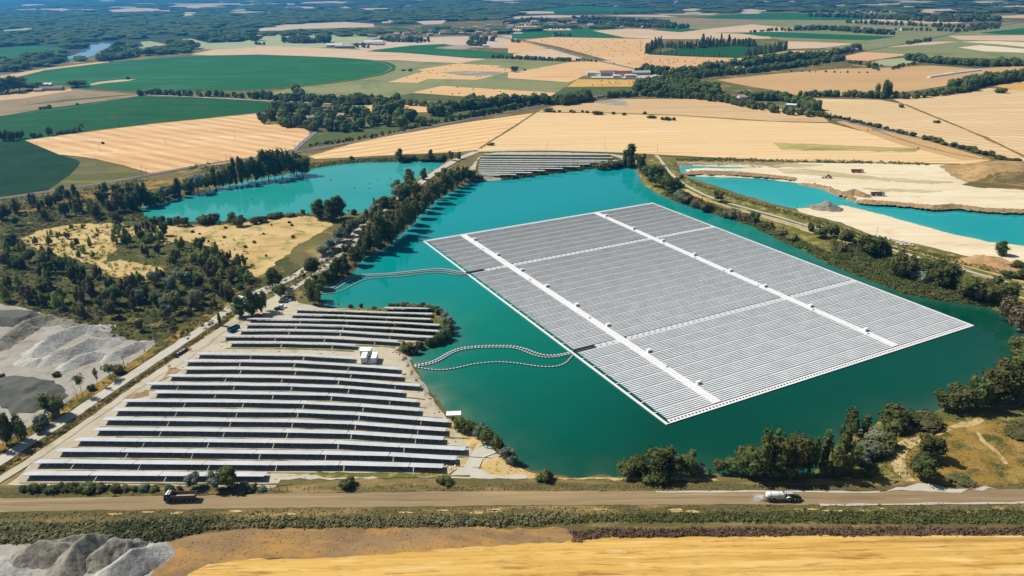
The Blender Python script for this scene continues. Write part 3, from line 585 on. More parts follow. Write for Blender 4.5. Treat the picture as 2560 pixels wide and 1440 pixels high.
# margins, ditches and tyre lines between the fields
M_MARG = ground_mat('field_margin', srgb(150,132,72,.75), srgb(112,108,56,.75), srgb(190,160,100,.75), big=0.06, small=0.4)
for q, w_ in (([(1345,281),(1500,283),(1700,290),(1930,305),(2070,308)], 2.0), ([(1340,281),(1290,315),(1240,345),(1200,372)], 2.4), ([(2262,262),(2350,298),(2420,326),(2500,362),(2580,402)], 4.0), ([(770,390),(900,353),(1130,311),(1338,281)], 2.6), ([(60,351),(230,328),(400,308),(640,284)], 2.6), ([(150,388),(240,397),(370,433)], 2.0),
              ([(345,241),(170,272),(0,291)], 3), ([(640,137),(840,144),(927,150),(988,168),(952,189),(815,211),(640,227),(345,230)], 3.5), ([(1440,200),(1412,219),(1385,238)], 3), ([(1190,381),(1380,378),(1560,383),(1640,388),(2000,406),(2400,411)], 3.0), ([(2130,300),(2250,350),(2400,392),(2480,402)], 2.0)):
    ribbon('field_margin', q, w_, M_MARG, 6, wobble=.5)
ribbon('gravel', [(1640,1231.5),(1900,1231),(2200,1232)], .8, M_TRACK, 6, wobble=.18)
ribbon('gravel', [(2050,1264),(2250,1262.5),(2430,1260),(2700,1257)], .9, M_TRACK, 6, wobble=.16)
r_ = random.Random(4)
for i in range(26):
    x_ = r_.uniform(0, 2500); y_ = 1286 - x_ * .004 + r_.uniform(-5, 6); q = g(x_, y_)
    a_ = [q + np.array([r_.uniform(.7, 1.3) * 2.2 * math.cos(t), r_.uniform(.6, 1.3) * .55 * math.sin(t)]) for t in np.arange(0, 6.28, .8)]
    sheet('dry_grass', np.array(a_), M_DRY, 5, step=1.0)
# ================================================================== FLOATING ARRAY
def panel_mat(name, base, line, mu, mv, lw=0.05, rough=0.28, spec=0.6):
    mt, t, N, L, B = new_mat(name)
    uv = N.new('ShaderNodeUVMap'); sp = N.new('ShaderNodeSeparateXYZ'); L.new(uv.outputs[0], sp.inputs[0])
    def grid(o, m_):
        f = mth(N, L, 'FRACT', mth(N, L, 'DIVIDE', o, m_))
        return mth(N, L, 'LESS_THAN', mth(N, L, 'MINIMUM', f, mth(N, L, 'SUBTRACT', 1.0, f)), lw / m_)
    k = mth(N, L, 'MAXIMUM', grid(sp.outputs[0], mu), grid(sp.outputs[1], mv))
    tc = N.new('ShaderNodeTexCoord'); n = noise(N, L, tc.outputs['Object'], 0.15, 4, 0.7)
    b2 = tuple(c * 0.8 for c in base[:3]) + (1,)
    c = mixc(N, L, ramp(N, L, n, .35, .65), base, b2)
    L.new(mixc(N, L, k, c, line), B.inputs['Base Color'])
    B.inputs['Roughness'].default_value = rough; B.inputs['Specular IOR Level'].default_value = spec
    return mt
M_FPAN = panel_mat('floating_panel', (0.67, 0.71, 0.73, 1), (0.76, 0.77, 0.78, 1), 1.66, 10, .03, .35)
M_FSOFT = paint('soft_white_float', (0.58, 0.60, 0.60, 1), .6, var=.08)
M_FBED = paint('grey_float', (0.34, 0.36, 0.36, 1), .7)
M_WHITE = paint('white_float', (0.75, 0.75, 0.74, 1), .6, var=.05, scale=.3)
M_FDARK = paint('dark_float', (0.06, 0.07, 0.06, 1), .6)
M_BOX = paint('cabinet_white', (0.82, 0.83, 0.84, 1), .4, var=.04)
M_DKBOX = paint('cabinet_dark', (0.05, 0.055, 0.06, 1), .5)
P0 = g(1057, 603, WL); EU = np.array([math.cos(R(27.2)), math.sin(R(27.2))]); EV = np.array([EU[1], -EU[0]])
UL, VL = 178.6, 244.3
arr = link('floating_solar_array', None, loc=(P0[0], P0[1], WL), rz=R(27.2))
top(arr, 'huge grey rectangle of solar panels floating on the turquoise lake', 'solar array')
# local axes: x along the rows, -y towards the front corner
def ladder(mb, x0, x1, y0, y1, along, step, rung, edge=0.45, z0=0.05, z1=0.38, inner=True):
    if along == 'x':
        mb.box(x0, x1, y0, y0 + edge, z0, z1)
        if inner: mb.box(x0, x1, y1 - edge, y1, z0, z1)
        n = int((x1 - x0) / step)
        for i in range(n + 1):
            a = x0 + (x1 - x0 - rung) * i / n; mb.box(a, a + rung, y0 + edge, (y1 - edge) if inner else y1, z0, z1)
    else:
        mb.box(x0, x0 + edge, y0, y1, z0, z1)
        if inner: mb.box(x1 - edge, x1, y0, y1, z0, z1)
        n = int((y1 - y0) / step)
        for i in range(n + 1):
            a = y0 + (y1 - y0 - rung) * i / n; mb.box(x0 + edge, (x1 - edge) if inner else x1, a, a + rung, z0, z1)
US = [(0.0135, 0.1385), (0.1615, 0.7075), (0.7305, 0.9935)]
VS = [(0.008, 0.2655, 8), (0.2785, 0.7215, 14), (0.7345, 0.9895, 8)]
e = MB(); ladder(e, 0, 2.3, -VL, 0, 'y', VL / 30, .35, .95, inner=False); e.build('edge_walkway', M_WHITE, arr)
e = MB(); e.box(UL - 1.1, UL, -VL, 0, .05, .38); e.build('edge_walkway', M_WHITE, arr)
e = MB(); ladder(e, 2.3, UL - 1.1, -1.9, 0, 'x', 1.66, .75, .5); e.build('edge_walkway', M_WHITE, arr)
e = MB(); ladder(e, 2.3, UL - 1.1, -VL, -VL + 2.5, 'x', 1.66, .55, .8); e.v = [(x_, y_ + (0 if y_ < -VL + 1 else .0), z_) for x_, y_, z_ in e.v]; e.build('edge_walkway', M_WHITE, arr)
for a, b in ((0.138, 0.162), (0.707, 0.731)):
    e = MB(); n = 190
    for i in range(n):
        j = rnd.uniform(-.25, .25) if i % 2 else 0.0
        e.box(a * UL - 0.25 + j, b * UL + 0.25 + j, -VL * (.008 + .979 * (i + .94) / n), -VL * (.008 + .979 * i / n), .05, .42)
    e.build('main_walkway', M_WHITE, arr)
for a, b in ((0.2655, 0.2785), (0.7215, 0.7345)):
    for u0, u1 in US:
        e = MB(); y0, y1 = -b * VL, -a * VL; mid = (y0 + y1) / 2
        ladder(e, u0 * UL, u1 * UL, y0 + .05, mid, 'x', 3.3, 2.6, .22); ladder(e, u0 * UL + 1.4, u1 * UL, mid + .003, y1 - .05, 'x', 3.3, 2.6, .22)
        e.build('cross_walkway', M_FSOFT, arr)
for u0, u1 in US:
    for v0, v1, n in VS:
        gl = (v1 - v0) * VL / n
        for k in range(n):
            ya = -(v0 * VL + k * gl)
            rows = MB(); uvs = []
            nr_ = 6; pitch = (gl - 0.55) / nr_
            for r_ in range(nr_):
                yf = ya - 0.5 - r_ * pitch; d = pitch * .87
                # low edge away from the camera, high edge towards it
                x0, x1 = u0 * UL + .05, u1 * UL - .05
                rows.add([(x0, yf, .42), (x1, yf, .42), (x1, yf - d, .66), (x0, yf - d, .66), (x0, yf, .38), (x1, yf, .38), (x1, yf - d, .62), (x0, yf - d, .62)],
                         [(3, 2, 1, 0), (4, 5, 6, 7), (2, 3, 7, 6), (0, 1, 5, 4), (1, 2, 6, 5), (3, 0, 4, 7)])
                uvs += [(x0, .0), (x1, .0), (x1, 1), (x0, 1)] * 2
            me = mesh('panel_block', rows.v, rows.f, M_FPAN, uv=uvs); pb = link('panel_block', me, arr)
            e = MB(); e.box(u0 * UL + .3, u1 * UL - .3, ya - gl + .1, ya - .5, .06, .22); e.build('float_bed', M_FBED, pb)
            e = MB(); e.box(u0 * UL, u1 * UL, ya - .38, ya, .08, .46); e.build('service_walkway', M_FSOFT, arr)
def to_arr(x, y, z=WL):
    q = g(x, y, z) - P0; return float(q @ EU), float(-(q @ EV))
for x, y in [(1187,602),(1245,640),(1305,679),(1367,719),(1442,767),(1520,817),(1622,882),(1746,962),(1515,542),(1584,574),(1657,605),(1736,640),(1826,680),(1912,719),(2027,769),(2164,829)]:
    u, v = to_arr(x, y)
    e = MB(); e.box(u - 1.0, u + 1.0, v - .5, v + .7, .42, 1.75); c = e.build('cabinet', M_BOX, arr)
    e = MB(); e.box(u + .2, u + .9, v - .95, v - .55, .42, 1.0); e.build('switch_box', M_DKBOX, c)
for x, y in [(1208,624),(1325,702),(1475,797),(1668,920),(1516,548),(1585,578),(1659,611),(1738,646),(1810,679),(1895,717),(2033,777),(2170,837)]:
    u, v = to_arr(x, y)
    e = MB(); e.tube((u, v, .42), (u, v, 1.4), .05); e.box(u - .8, u + .8, v - .05, v + .05, .8, .9); e.box(u - .4, u + .4, v - .15, v + .15, .42, .52)
    e.build('mooring_rack', M_DKBOX, arr)
for x, y in ((1182,682),(1455,877)):
    u, v = to_arr(x, y); e = MB()
    for s_ in (-.9, .7): e.box(u - 4, u + 7, v + s_, v + s_ + .45, .40, .85)
    e.build('cable_tray', M_DKBOX, arr)
# ---- floating cable walkways to the shore
def chain(pts, w_, label, group=None):
    w_ *= .8
    P = world(pts, WL); out = [P[0]]
    for i in range(len(P) - 1):
        k = max(1, int(np.linalg.norm(P[i + 1] - P[i]) / 1.2))
        for j in range(1, k + 1): out.append(P[i] + (P[i + 1] - P[i]) * j / k)
    out = np.array(out)
    for _ in range(12): out[1:-1] = .25 * out[:-2] + .5 * out[1:-1] + .25 * out[2:]
    s_ = np.concatenate([[0], np.cumsum(np.linalg.norm(np.diff(out, axis=0), axis=1))])
    n = int(s_[-1] / 1.55); root = link('floating_walkway', None, loc=(out[0][0], out[0][1], WL)); o0 = out[0]
    a_, b_ = MB(), MB()
    for i in range(n):
        t0, t1 = (i + .06) * s_[-1] / n, (i + .70) * s_[-1] / n
        p = np.array([np.interp(t0, s_, out[:, 0]), np.interp(t0, s_, out[:, 1])]) - o0
        q = np.array([np.interp(t1, s_, out[:, 0]), np.interp(t1, s_, out[:, 1])]) - o0
        d = (q - p) / np.linalg.norm(q - p); m_ = np.array([-d[1], d[0]])
        c = lambda s0, s1: [p + m_ * s0, q + m_ * s0, q + m_ * s1, p + m_ * s1]
        a_.hexa(c(w_ / 2, -w_ / 2)[::-1], .05, c(w_ / 2, -w_ / 2)[::-1], .36)
        t2 = (i + 1.06) * s_[-1] / n
        q2 = np.array([np.interp(t2, s_, out[:, 0]), np.interp(t2, s_, out[:, 1])]) - o0
        for sg in (-1, 1):
            r0 = m_ * sg * w_ * .5
            b_.tube((p[0] + r0[0], p[1] + r0[1], .30), (q2[0] + r0[0], q2[1] + r0[1], .30), .10, n=5)
    a_.build('float', M_FSOFT, root); b_.build('cable', M_FDARK, root)
    top(root, label, 'walkway', group)
GW = 'floating cable walkways from the shore to the array'
chain([(797,728),(830,722),(860,703),(880,691),(900,687),(960,686),(1020,680),(1060,675),(1100,672),(1130,676),(1152,682),(1172,683)], 1.5, 'upper strand of the far floating walkway curving from the tree lined bank to the array', GW)
chain([(800,732),(835,727),(866,706),(886,694),(905,690),(960,689.5),(1020,684),(1060,679),(1098,676),(1125,680),(1150,686),(1172,686)], 1.1, 'middle strand of the far floating walkway, tight beside the upper one', GW)
chain([(797,734),(822,737),(850,730),(878,716),(903,701),(940,695),(1000,693),(1058,685),(1085,681),(1112,683),(1145,690),(1172,689)], .8, 'lower strand of the far floating walkway, looping away below the others', GW)
chain([(1035,914),(1062,912),(1090,903),(1112,887),(1142,872),(1180,867),(1240,865),(1290,866),(1322,875),(1346,888),(1372,892),(1402,888),(1432,880)], 1.3, 'upper strand of the near floating walkway arching from the beach to the array', GW)
chain([(1035,917),(1064,915),(1094,907),(1116,891),(1144,876),(1182,870.5),(1240,869),(1288,869.5),(1315,880),(1342,893),(1372,896.5),(1402,892),(1434,883)], 1.0, 'middle strand of the near floating walkway, hugging the upper one', GW)
chain([(1035,918),(1062,923),(1100,928),(1140,922),(1180,911),(1240,905),(1290,908),(1340,917),(1375,920),(1405,916),(1420,905),(1432,888)], .9, 'lower single strand of the near floating walkway that sags towards the camera', GW)
# ================================================================== LAND ROWS
M_PAN = panel_mat('land_panel', (0.60, 0.62, 0.63, 1), (0.74, 0.75, 0.76, 1), 1.66, 1.0, .025, .3, .8)
M_FRAME = paint('galvanised', (0.62, 0.62, 0.60, 1), .5, .0)
M_UNDER = paint('panel_back', (0.05, 0.055, 0.06, 1), .6)
HH, HL, DEP = 2.15, 1.35, 3.5
ROWS = [  # breaks of each row, at its high edge, front row first
 ([(51,1188),(221,1188.5),(396,1189.5),(545,1190.5),(660,1191)], 'front row of solar panels, nearest the haul road and shorter than the rest'),
 ([(79,1158),(163,1158),(331,1160),(505,1161.5),(675,1163),(846,1163),(1021,1167),(1107,1170)], 'second row of solar panels from the haul road'),
 ([(135,1129),(300,1130),(464,1132),(634,1134),(800,1136),(970,1140),(1139,1150)], 'third row of solar panels from the haul road'),
 ([(180,1102),(342,1104),(505,1105),(669,1107),(832,1109),(997,1118),(1162,1126)], 'fourth row of solar panels from the haul road, reaching furthest right'),
 ([(229,1076),(385,1077),(544,1079),(704,1081),(865,1084.5),(1026,1095),(1107,1100)], 'fifth row of solar panels from the haul road'),
 ([(251,1050),(405,1052),(561,1054),(717,1055.5),(875,1060.5),(1032,1072.5),(1113,1078)], 'sixth row of solar panels from the haul road'),
 ([(277,1027),(425,1028),(577,1030),(731,1031),(885,1037.5),(1040,1050),(1118,1056)], 'row of solar panels whose right end points at the white lakeside shed'),
 ([(300,1004),(447,1005),(594,1006),(745,1009),(895,1016),(1046,1028)], 'row of solar panels just below the two rows with trenches at their left ends'),
 ([(377,982.5),(524,984),(669,986),(816,989),(962,999.5),(1039,1005.5)], 'row of solar panels with a trench at its left end'),
 ([(362,961),(430,962),(572,963),(716,965),(859,970.5),(1005,982)], 'row of solar panels with a short table at its left end'),
 ([(414,941),(551,942),(692,944.5),(834,949.5),(976,961),(1046,966)], 'row of solar panels whose right end reaches the gravel beach'),
 ([(452,923),(589,923),(726,925.5),(865,933),(1002,942)], 'row of solar panels beside the two workers in orange'),
 ([(456,904),(587.5,904),(724,906),(859,914),(994,924)], 'row of solar panels directly below the three white cabins'),
 ([(485,885.5),(615,887),(747.5,889),(881,897)], 'short row of solar panels ending left of the white cabins'),
 ([(566,857),(692,857.5),(820,861),(886,864.5)], 'short row of solar panels above the open gravel strip'),
 ([(552,841),(676,842),(800,844),(926,851),(991,855)], 'row of solar panels ending at the yellow grass above the cabins'),
 ([(591,826),(712,826),(840,829),(964,837),(1089,844.5)], 'row of solar panels starting at the blue skip'),
 ([(607,811),(729,812.5),(847,815.5),(970,822),(1093,829)], 'row of solar panels just above the blue skip'),
 ([(615,798),(740,799.5),(857,802.5),(977,807),(1097,814)], 'row of solar panels starting below the red car'),
 ([(720,786),(837,789.5),(956,794.5),(1075,799)], 'row of solar panels starting right of the motorbike'),
 ([(732,773),(851,778),(962,782.5),(1079,785.5)], 'row of solar panels level with the parked cars'),
 ([(959,770),(1072,772.5)], 'shortest row of solar panels, at the bushy tip of the peninsula'),
]
TROWS = [((1210,386),(1522,387)),((1202,392.5),(1532,394.5)),((1200,399),(1555,402)),((1197,404),(1525,406)),((1196,409.5),(1475,411)),((1196,415),(1450,417)),((1195,420.5),(1407,422)),((1195,426),(1362,427)),((1196,431),(1330,432.5)),((1200,435.5),(1290,437))]
TL = ['backmost row of the far solar field, along the curved track', 'second row from the back of the far solar field', 'longest row of the far solar field, reaching the tall poplars', 'fourth row from the back of the far solar field',
      'fifth row from the back of the far solar field', 'fifth row from the water in the far solar field', 'fourth row from the water in the far solar field', 'third row from the water in the far solar field', 'second row from the water in the far solar field', 'short front row of the far solar field, nearest the lake']
def solar_row(pts, label, group, parts=True, hh=HH, hl=HL, dep=DEP, pitch=3.1):
    P = world(pts, hh)
    root = link('solar_row', None, loc=(P[0][0], P[0][1], 0)); o0 = P[0].copy()
    top(root, label, 'solar row', group)
    V3 = lambda p, z: (p[0] - o0[0], p[1] - o0[1], z)
    posts = MB(); np_ = 0
    for i in range(len(P) - 1):
        a, b = P[i], P[i + 1]; d = (b - a); Ln = np.linalg.norm(d); d = d / Ln; n = np.array([-d[1], d[0]])
        if n[1] < 0: n = -n
        a2, b2 = a + d * .14, b - d * .14
        f0, f1 = a2 + n * dep, b2 + n * dep
        t = .07
        Vt = [V3(a2, hh), V3(b2, hh), V3(f1, hl), V3(f0, hl), V3(a2, hh - t), V3(b2, hh - t), V3(f1, hl - t), V3(f0, hl - t)]
        me = mesh('panel_table', Vt, [(0, 1, 2, 3), (7, 6, 5, 4), (0, 4, 5, 1), (1, 5, 6, 2), (2, 6, 7, 3), (3, 7, 4, 0)], uv=[(0, 0), (Ln, 0), (Ln, 4), (0, 4)] * 2, mats=[M_PAN, M_UNDER], mi=[0, 1, 1, 1, 1, 1])
        tb = link('panel_table', me, root)
        k = max(2, int(round(Ln / pitch)))
        for j in range(k):
            c = a2 + d * (Ln - .3) * (j + .5) / k + n * dep * .40
            zt = hh + (hl - hh) * .40 - .08
            mb = MB() if parts else posts
            x, y, _ = V3(c, 0); mb.box(x - .09, x + .09, y - .07, y + .07, -.3, zt)
            q = c - n * dep * .28; r = c + n * dep * .05
            mb.tube(V3(r, zt * .55), V3(q, hh - .28), .045, n=4)
            if parts: mb.build('support_post', M_FRAME, root)
    if not parts: posts.build('support_posts', M_FRAME, root)['kind'] = 'stuff'
    return root
for i_, (pts, lb) in enumerate(ROWS):
    solar_row(pts, lb, 'rows of the large solar field')
    gp = world(pts, HH); gp = gp + np.array([0, -1.45])
    ribbon('grass_strip', gp, .62 if i_ < 14 else 1.3, [M_TURF, M_DRY, M_DRAB][i_ % 3] if i_ < 14 else M_TURF, 3, wobble=.14)
    if i_ < 14: ribbon('grass_strip', gp + np.array([9.0, -.35]), .45, [M_DRAB, M_TURF, M_MUST][i_ % 3], 4, wobble=.25)
for pts, lb in zip(TROWS, TL): solar_row(pts, lb, 'rows of the far solar field', parts=False, hh=2.0, hl=1.85, dep=3.6, pitch=6)
# ================================================================== TREES AND BUSHES
def leaf_mat(name, c1, c2, trans=0.25, jit=0.05, broad=None):
    mt = bpy.data.materials.new(name); mt.use_nodes = True; t = mt.node_tree; N, L = t.nodes, t.links
    N.remove(N['Principled BSDF'])
    tc = N.new('ShaderNodeTexCoord'); oi = N.new('ShaderNodeObjectInfo'); ge = N.new('ShaderNodeNewGeometry')
    n = noise(N, L, ge.outputs['Position'], 0.32, 3, 0.6)
    c = mixc(N, L, ramp(N, L, n, .32, .68), c1, c2)
    if broad: c = mixc(N, L, ramp(N, L, noise(N, L, ge.outputs['Position'], .006, 5, .7), .42, .60), c, broad)
    hs = N.new('ShaderNodeHueSaturation'); L.new(c, hs.inputs['Color'])
    L.new(mth(N, L, 'ADD', 0.5 - jit / 2, mth(N, L, 'MULTIPLY', oi.outputs['Random'], jit)), hs.inputs['Hue'])
    L.new(mth(N, L, 'ADD', 0.75, mth(N, L, 'MULTIPLY', mth(N, L, 'FRACT', mth(N, L, 'MULTIPLY', oi.outputs['Random'], 7.3)), 0.5)), hs.inputs['Value'])
    d = N.new('ShaderNodeBsdfDiffuse'); L.new(hs.outputs[0], d.inputs[0])
    tr = N.new('ShaderNodeBsdfTranslucent'); L.new(hs.outputs[0], tr.inputs[0])
    mx = N.new('ShaderNodeMixShader'); mx.inputs[0].default_value = trans
    L.new(d.outputs[0], mx.inputs[1]); L.new(tr.outputs[0], mx.inputs[2]); L.new(mx.outputs[0], N['Material Output'].inputs[0])
    return mt
LM = {
 'dark': leaf_mat('leaves_dark', (.085, .112, .036, 1), (.195, .215, .080, 1), .45),
 'green': leaf_mat('leaves_green', (.090, .135, .040, 1), (.19, .235, .08, 1), .45),
 'silver': leaf_mat('leaves_silver', (.13, .17, .12, 1), (.28, .32, .24, 1)),
 'lime': leaf_mat('leaves_lime', (.19, .24, .05, 1), (.38, .43, .11, 1)),
 'brown': leaf_mat('leaves_brownish', (.125, .115, .055, 1), (.23, .20, .105, 1)),
 'umber': leaf_mat('brush_umber', (.15, .11, .068, 1), (.28, .21, .13, 1)),
 'far': leaf_mat('leaves_far', (.066, .115, .034, 1), (.155, .215, .066, 1), .42, broad=(.16, .22, .085, 1)),
 'weed': leaf_mat('weeds', (.13, .125, .055, 1), (.27, .235, .12, 1)),
 'bramble': leaf_mat('brambles', (.075, .095, .036, 1), (.17, .17, .075, 1)),
 'straw': leaf_mat('straw_tufts', (.40, .28, .12, 1), (.58, .43, .21, 1)),
}
M_BARK = paint('bark', (0.14, 0.11, 0.08, 1), .9)
def quads(C, Nn, s, r_):
    """leaf clumps: one bent four-sided face at each centre"""
    n = len(C); a = r_.normal(size=(n, 3)); a -= (a * Nn).sum(1)[:, None] * Nn; a /= np.linalg.norm(a, axis=1)[:, None] + 1e-9
    b = np.cross(Nn, a); s = np.asarray(s).reshape(-1, 1) * np.ones((n, 1))
    k = r_.uniform(.6, 1.1, (n, 1)); V = np.stack([C - a * s, C - b * s * k, C + a * s + Nn * s * .25, C + b * s * k], 1).reshape(-1, 3)
    return V, (np.arange(n)[:, None] * 4 + np.array([0, 1, 2, 3]))
def ball(c, rad, r_, nu=7, nv=5, lump=.16):
    V = []; 
    for j in range(nv + 1):
        ph = math.pi * j / nv
        for i in range(nu):
            th = 2 * math.pi * (i + .5 * (j % 2)) / nu; q = 1 + r_.uniform(-lump, lump)
            V.append([c[0] + rad[0] * q * math.sin(ph) * math.cos(th), c[1] + rad[1] * q * math.sin(ph) * math.sin(th), c[2] - rad[2] * q * math.cos(ph)])
    Fq = [[j * nu + i, j * nu + (i + 1) % nu, (j + 1) * nu + (i + 1) % nu, (j + 1) * nu + i] for j in range(nv) for i in range(nu)]
    return np.array(V), np.array(Fq)
def lobes_for(kind, r_):
    Ls = []
    if kind == 'broad':
        for i in range(9):
            a = r_.uniform(0, 6.28); z = r_.uniform(.30, .80); q = .27 * math.sqrt(max(.05, 1 - ((z - .5) / .42) ** 2)) * r_.uniform(.5, 1.1)
            s = r_.uniform(.13, .21); Ls.append(((q * math.cos(a), q * math.sin(a), z), (s, s, s * r_.uniform(.8, 1.05))))
        Ls.append(((0, 0, .5), (.25, .25, .30)))
    elif kind == 'multi':      # a thicket of upright stems
        for i in range(7):
            a = r_.uniform(0, 6.28); q = r_.uniform(.08, .34); h = r_.uniform(.55, .98)
            Ls.append(((q * math.cos(a), q * math.sin(a), h * .58), (.13, .13, h * .40)))
    elif kind == 'poplar':
        for i in range(7):
            z = .16 + i * .115; s = .15 * math.sin(math.pi * (i + 1.2) / 8.4) + .03; a = r_.uniform(0, 6.28)
            Ls.append(((.045 * math.cos(a), .045 * math.sin(a), z), (s, s, .12)))
    elif kind == 'cypress':
        for i in range(7): Ls.append(((0, 0, .1 + i * .125), (.10 * (1 - i * .11), .10 * (1 - i * .11), .11)))
    elif kind == 'bush':
        for i in range(8):
            a = r_.uniform(0, 6.28); q = r_.uniform(.1, .42); s = r_.uniform(.22, .34)
            Ls.append(((q * math.cos(a), q * math.sin(a), r_.uniform(.25, .62)), (s, s, s * .95)))
        Ls.append(((0, 0, .4), (.42, .42, .42)))
    elif kind == 'thin':
        for i in range(7):
            a = r_.uniform(0, 6.28); q = r_.uniform(.03, .20); z = r_.uniform(.42, .92); s = r_.uniform(.06, .12)
            Ls.append(((q * math.cos(a), q * math.sin(a), z), (s, s, s)))
    return Ls
def crown(kind, seed, n=620, size=.036, core=.80):
    r_ = np.random.RandomState(seed); Ls = lobes_for(kind, r_)
    vol = np.array([l[1][0] * l[1][2] for l in Ls]); cnt = (n * vol / vol.sum()).astype(int) + 4
    Vs, Fs, off = [], [], 0
    for (c, rad), k in zip(Ls, cnt):
        u = r_.normal(size=(k, 3)); u /= np.linalg.norm(u, axis=1)[:, None]
        C = np.array(c) + u * np.array(rad) * r_.uniform(.72, 1.16, (k, 1)); Nn = u + r_.normal(size=(k, 3)) * .55; Nn /= np.linalg.norm(Nn, axis=1)[:, None]
        C[:, 2] = np.maximum(C[:, 2], .03)
        V, F_ = quads(C, Nn, r_.uniform(size * .6, size * 1.35, k), r_); Vs.append(V); Fs.append(F_ + off); off += len(V)
        if core and kind != 'thin':
            V, F_ = ball(c, np.array(rad) * core, r_); V[:, 2] = np.maximum(V[:, 2], .02); Vs.append(V); Fs.append(F_ + off); off += len(V)
    return np.concatenate(Vs), np.concatenate(Fs)
def trunk_mb(kind, seed, sparse=False):
    r_ = random.Random(seed); mb = MB(); h = {'broad': .5, 'multi': .5, 'poplar': .8, 'cypress': .3, 'bush': .35, 'thin': .85, 'dead': .75}[kind]
    tw = .022 if kind in ('broad', 'multi') else .014
    mb.tube((0, 0, -.03), (0, 0, h * .5), tw, tw * .7, n=6); mb.tube((0, 0, h * .5), (r_.uniform(-.02, .02), 0, h), tw * .7, tw * .3, n=6)
    for i in range(9 if kind in ('thin', 'dead') else 5):
        a = r_.uniform(0, 6.28); z = h * r_.uniform(.35, .95); q = r_.uniform(.12, .26) * (1 if kind != 'poplar' else .4)
        e = (q * math.cos(a), q * math.sin(a), z + r_.uniform(.1, .22)); mb.tube((0, 0, z), e, tw * .4, tw * .15, n=5)
        if kind == 'dead':
            for _ in range(4): mb.tube(e, (e[0] + r_.uniform(-.1, .1), e[1] + r_.uniform(-.1, .1), e[2] + r_.uniform(.02, .14)), tw * .16, tw * .06, n=4)
    return mb
KIND = {  # letter: shape, leaves, width to height, phrase, category
 'b': ('broad', 'dark', .95, 'dark leafy tree', 'tree'), 'g': ('broad', 'green', .95, 'green leafy tree', 'tree'), 's': ('broad', 'silver', .95, 'silvery green tree', 'tree'),
 'l': ('multi', 'lime', .85, 'lime green tree', 'tree'), 'm': ('multi', 'dark', .8, 'dark multi-stemmed tree', 'tree'), 'n': ('multi', 'brown', .9, 'brownish bushy tree', 'tree'),
 'p': ('poplar', 'dark', .95, 'slim dark poplar', 'tree'), 'q': ('poplar', 'green', 1.15, 'green poplar', 'tree'), 'c': ('cypress', 'dark', 1.0, 'narrow pointed cypress', 'tree'),
 'u': ('bush', 'dark', 1.0, 'dark rounded bush', 'bush'), 'v': ('bush', 'brown', 1.0, 'brownish bush', 'bush'), 'w': ('bush', 'silver', 1.0, 'grey-green bush', 'bush'), 'x': ('bush', 'bramble', 1.1, 'fresh green bush', 'bush'),
 't': ('thin', 'dark', 1.0, 'thin sparse tree', 'tree'), 'd': ('dead', None, 1.0, 'bare dead tree', 'tree')}
PROTO = {}
def proto(k, i):
    if (k, i) in PROTO: return PROTO[(k, i)]
    sh, lf, _, _, _ = KIND[k]; sd_ = ord(k) * 13 + i * 101
    cm = None
    if lf:
        V, F_ = crown(sh, sd_, {'thin': 260, 'cypress': 260, 'poplar': 520, 'bush': 420}.get(sh, 780), {'thin': .034, 'bush': .065, 'cypress': .03, 'poplar': .030}.get(sh, .037))
        cm = mesh('crown', V, F_, LM[lf])
    tb = trunk_mb(sh, sd_); tm = mesh('trunk', tb.v, tb.f, M_BARK)
    PROTO[(k, i)] = (cm, tm); return PROTO[(k, i)]
NM = {'broad': 'tree', 'multi': 'tree', 'poplar': 'poplar_tree', 'cypress': 'cypress_tree', 'bush': 'bush', 'thin': 'tree', 'dead': 'dead_tree'}
ORD = lambda n: str(n) + ('th' if 10 <= n % 100 <= 20 else {1: 'st', 2: 'nd', 3: 'rd'}.get(n % 10, 'th'))
NTREE = [0, 0]; TAKEN = []
def plant(data, place, group):
    items = []
    for s_ in data.split(';'):
        q = s_.strip().split(',')
        if len(q) < 4: continue
        x, yb, yt, k = float(q[0]), float(q[1]), float(q[2]), q[3]
        items.append((x, yb, yt, k, float(q[4]) if len(q) > 4 else None))
    items.sort()
    by = {}
    for it in items: by.setdefault(it[3], []).append(it)
    for k, L_ in by.items():
        sh, lf, wr, ph, cat = KIND[k]
        hs = [it[1] - it[2] for it in L_]
        for n, (x, yb, yt, _, wpx) in enumerate(L_):
            p = g(x, yb, 0.0); z = hz(p[0], p[1])
            if z < -1.2: z = -1.5
            p = g(x, yb, z); h = max(.8, height_at(x, yb, yt, z) - z)
            if wpx:
                p2 = g(x + wpx, yb, z); wm = np.linalg.norm(p2 - p); sx = wm / (.62 if sh in ('broad', 'multi') else .27 if sh in ('poplar', 'cypress') else .9 if sh == 'bush' else .45)
            else: sx = h * wr * rnd.uniform(.88, 1.12)
            cm, tm = proto(k, rnd.randrange(4 if sh != 'dead' else 3))
            root = link(NM[sh], None, loc=(p[0], p[1], z - .1), rz=rnd.uniform(0, 6.28)); root.scale = (sx, sx, h)
            if sh == 'poplar' and k == 'p' and rnd.random() < .3: root.rotation_euler[0] = rnd.uniform(-.06, .06)
            if cm: link('crown', cm, root)
            link('trunk', tm, root)
            size = ''
            if len(L_) > 2 and hs[n] == max(hs) and hs.count(max(hs)) == 1: size = 'tallest '
            lab = '%s%s %s' % (size, ph, place) if len(L_) == 1 else '%s%s, %s such from left %s' % (size, ph, ORD(n + 1), place)
            top(root, lab, cat, group); NTREE[0 if cat == 'tree' else 1] += 1; TAKEN.append((p[0], p[1]))
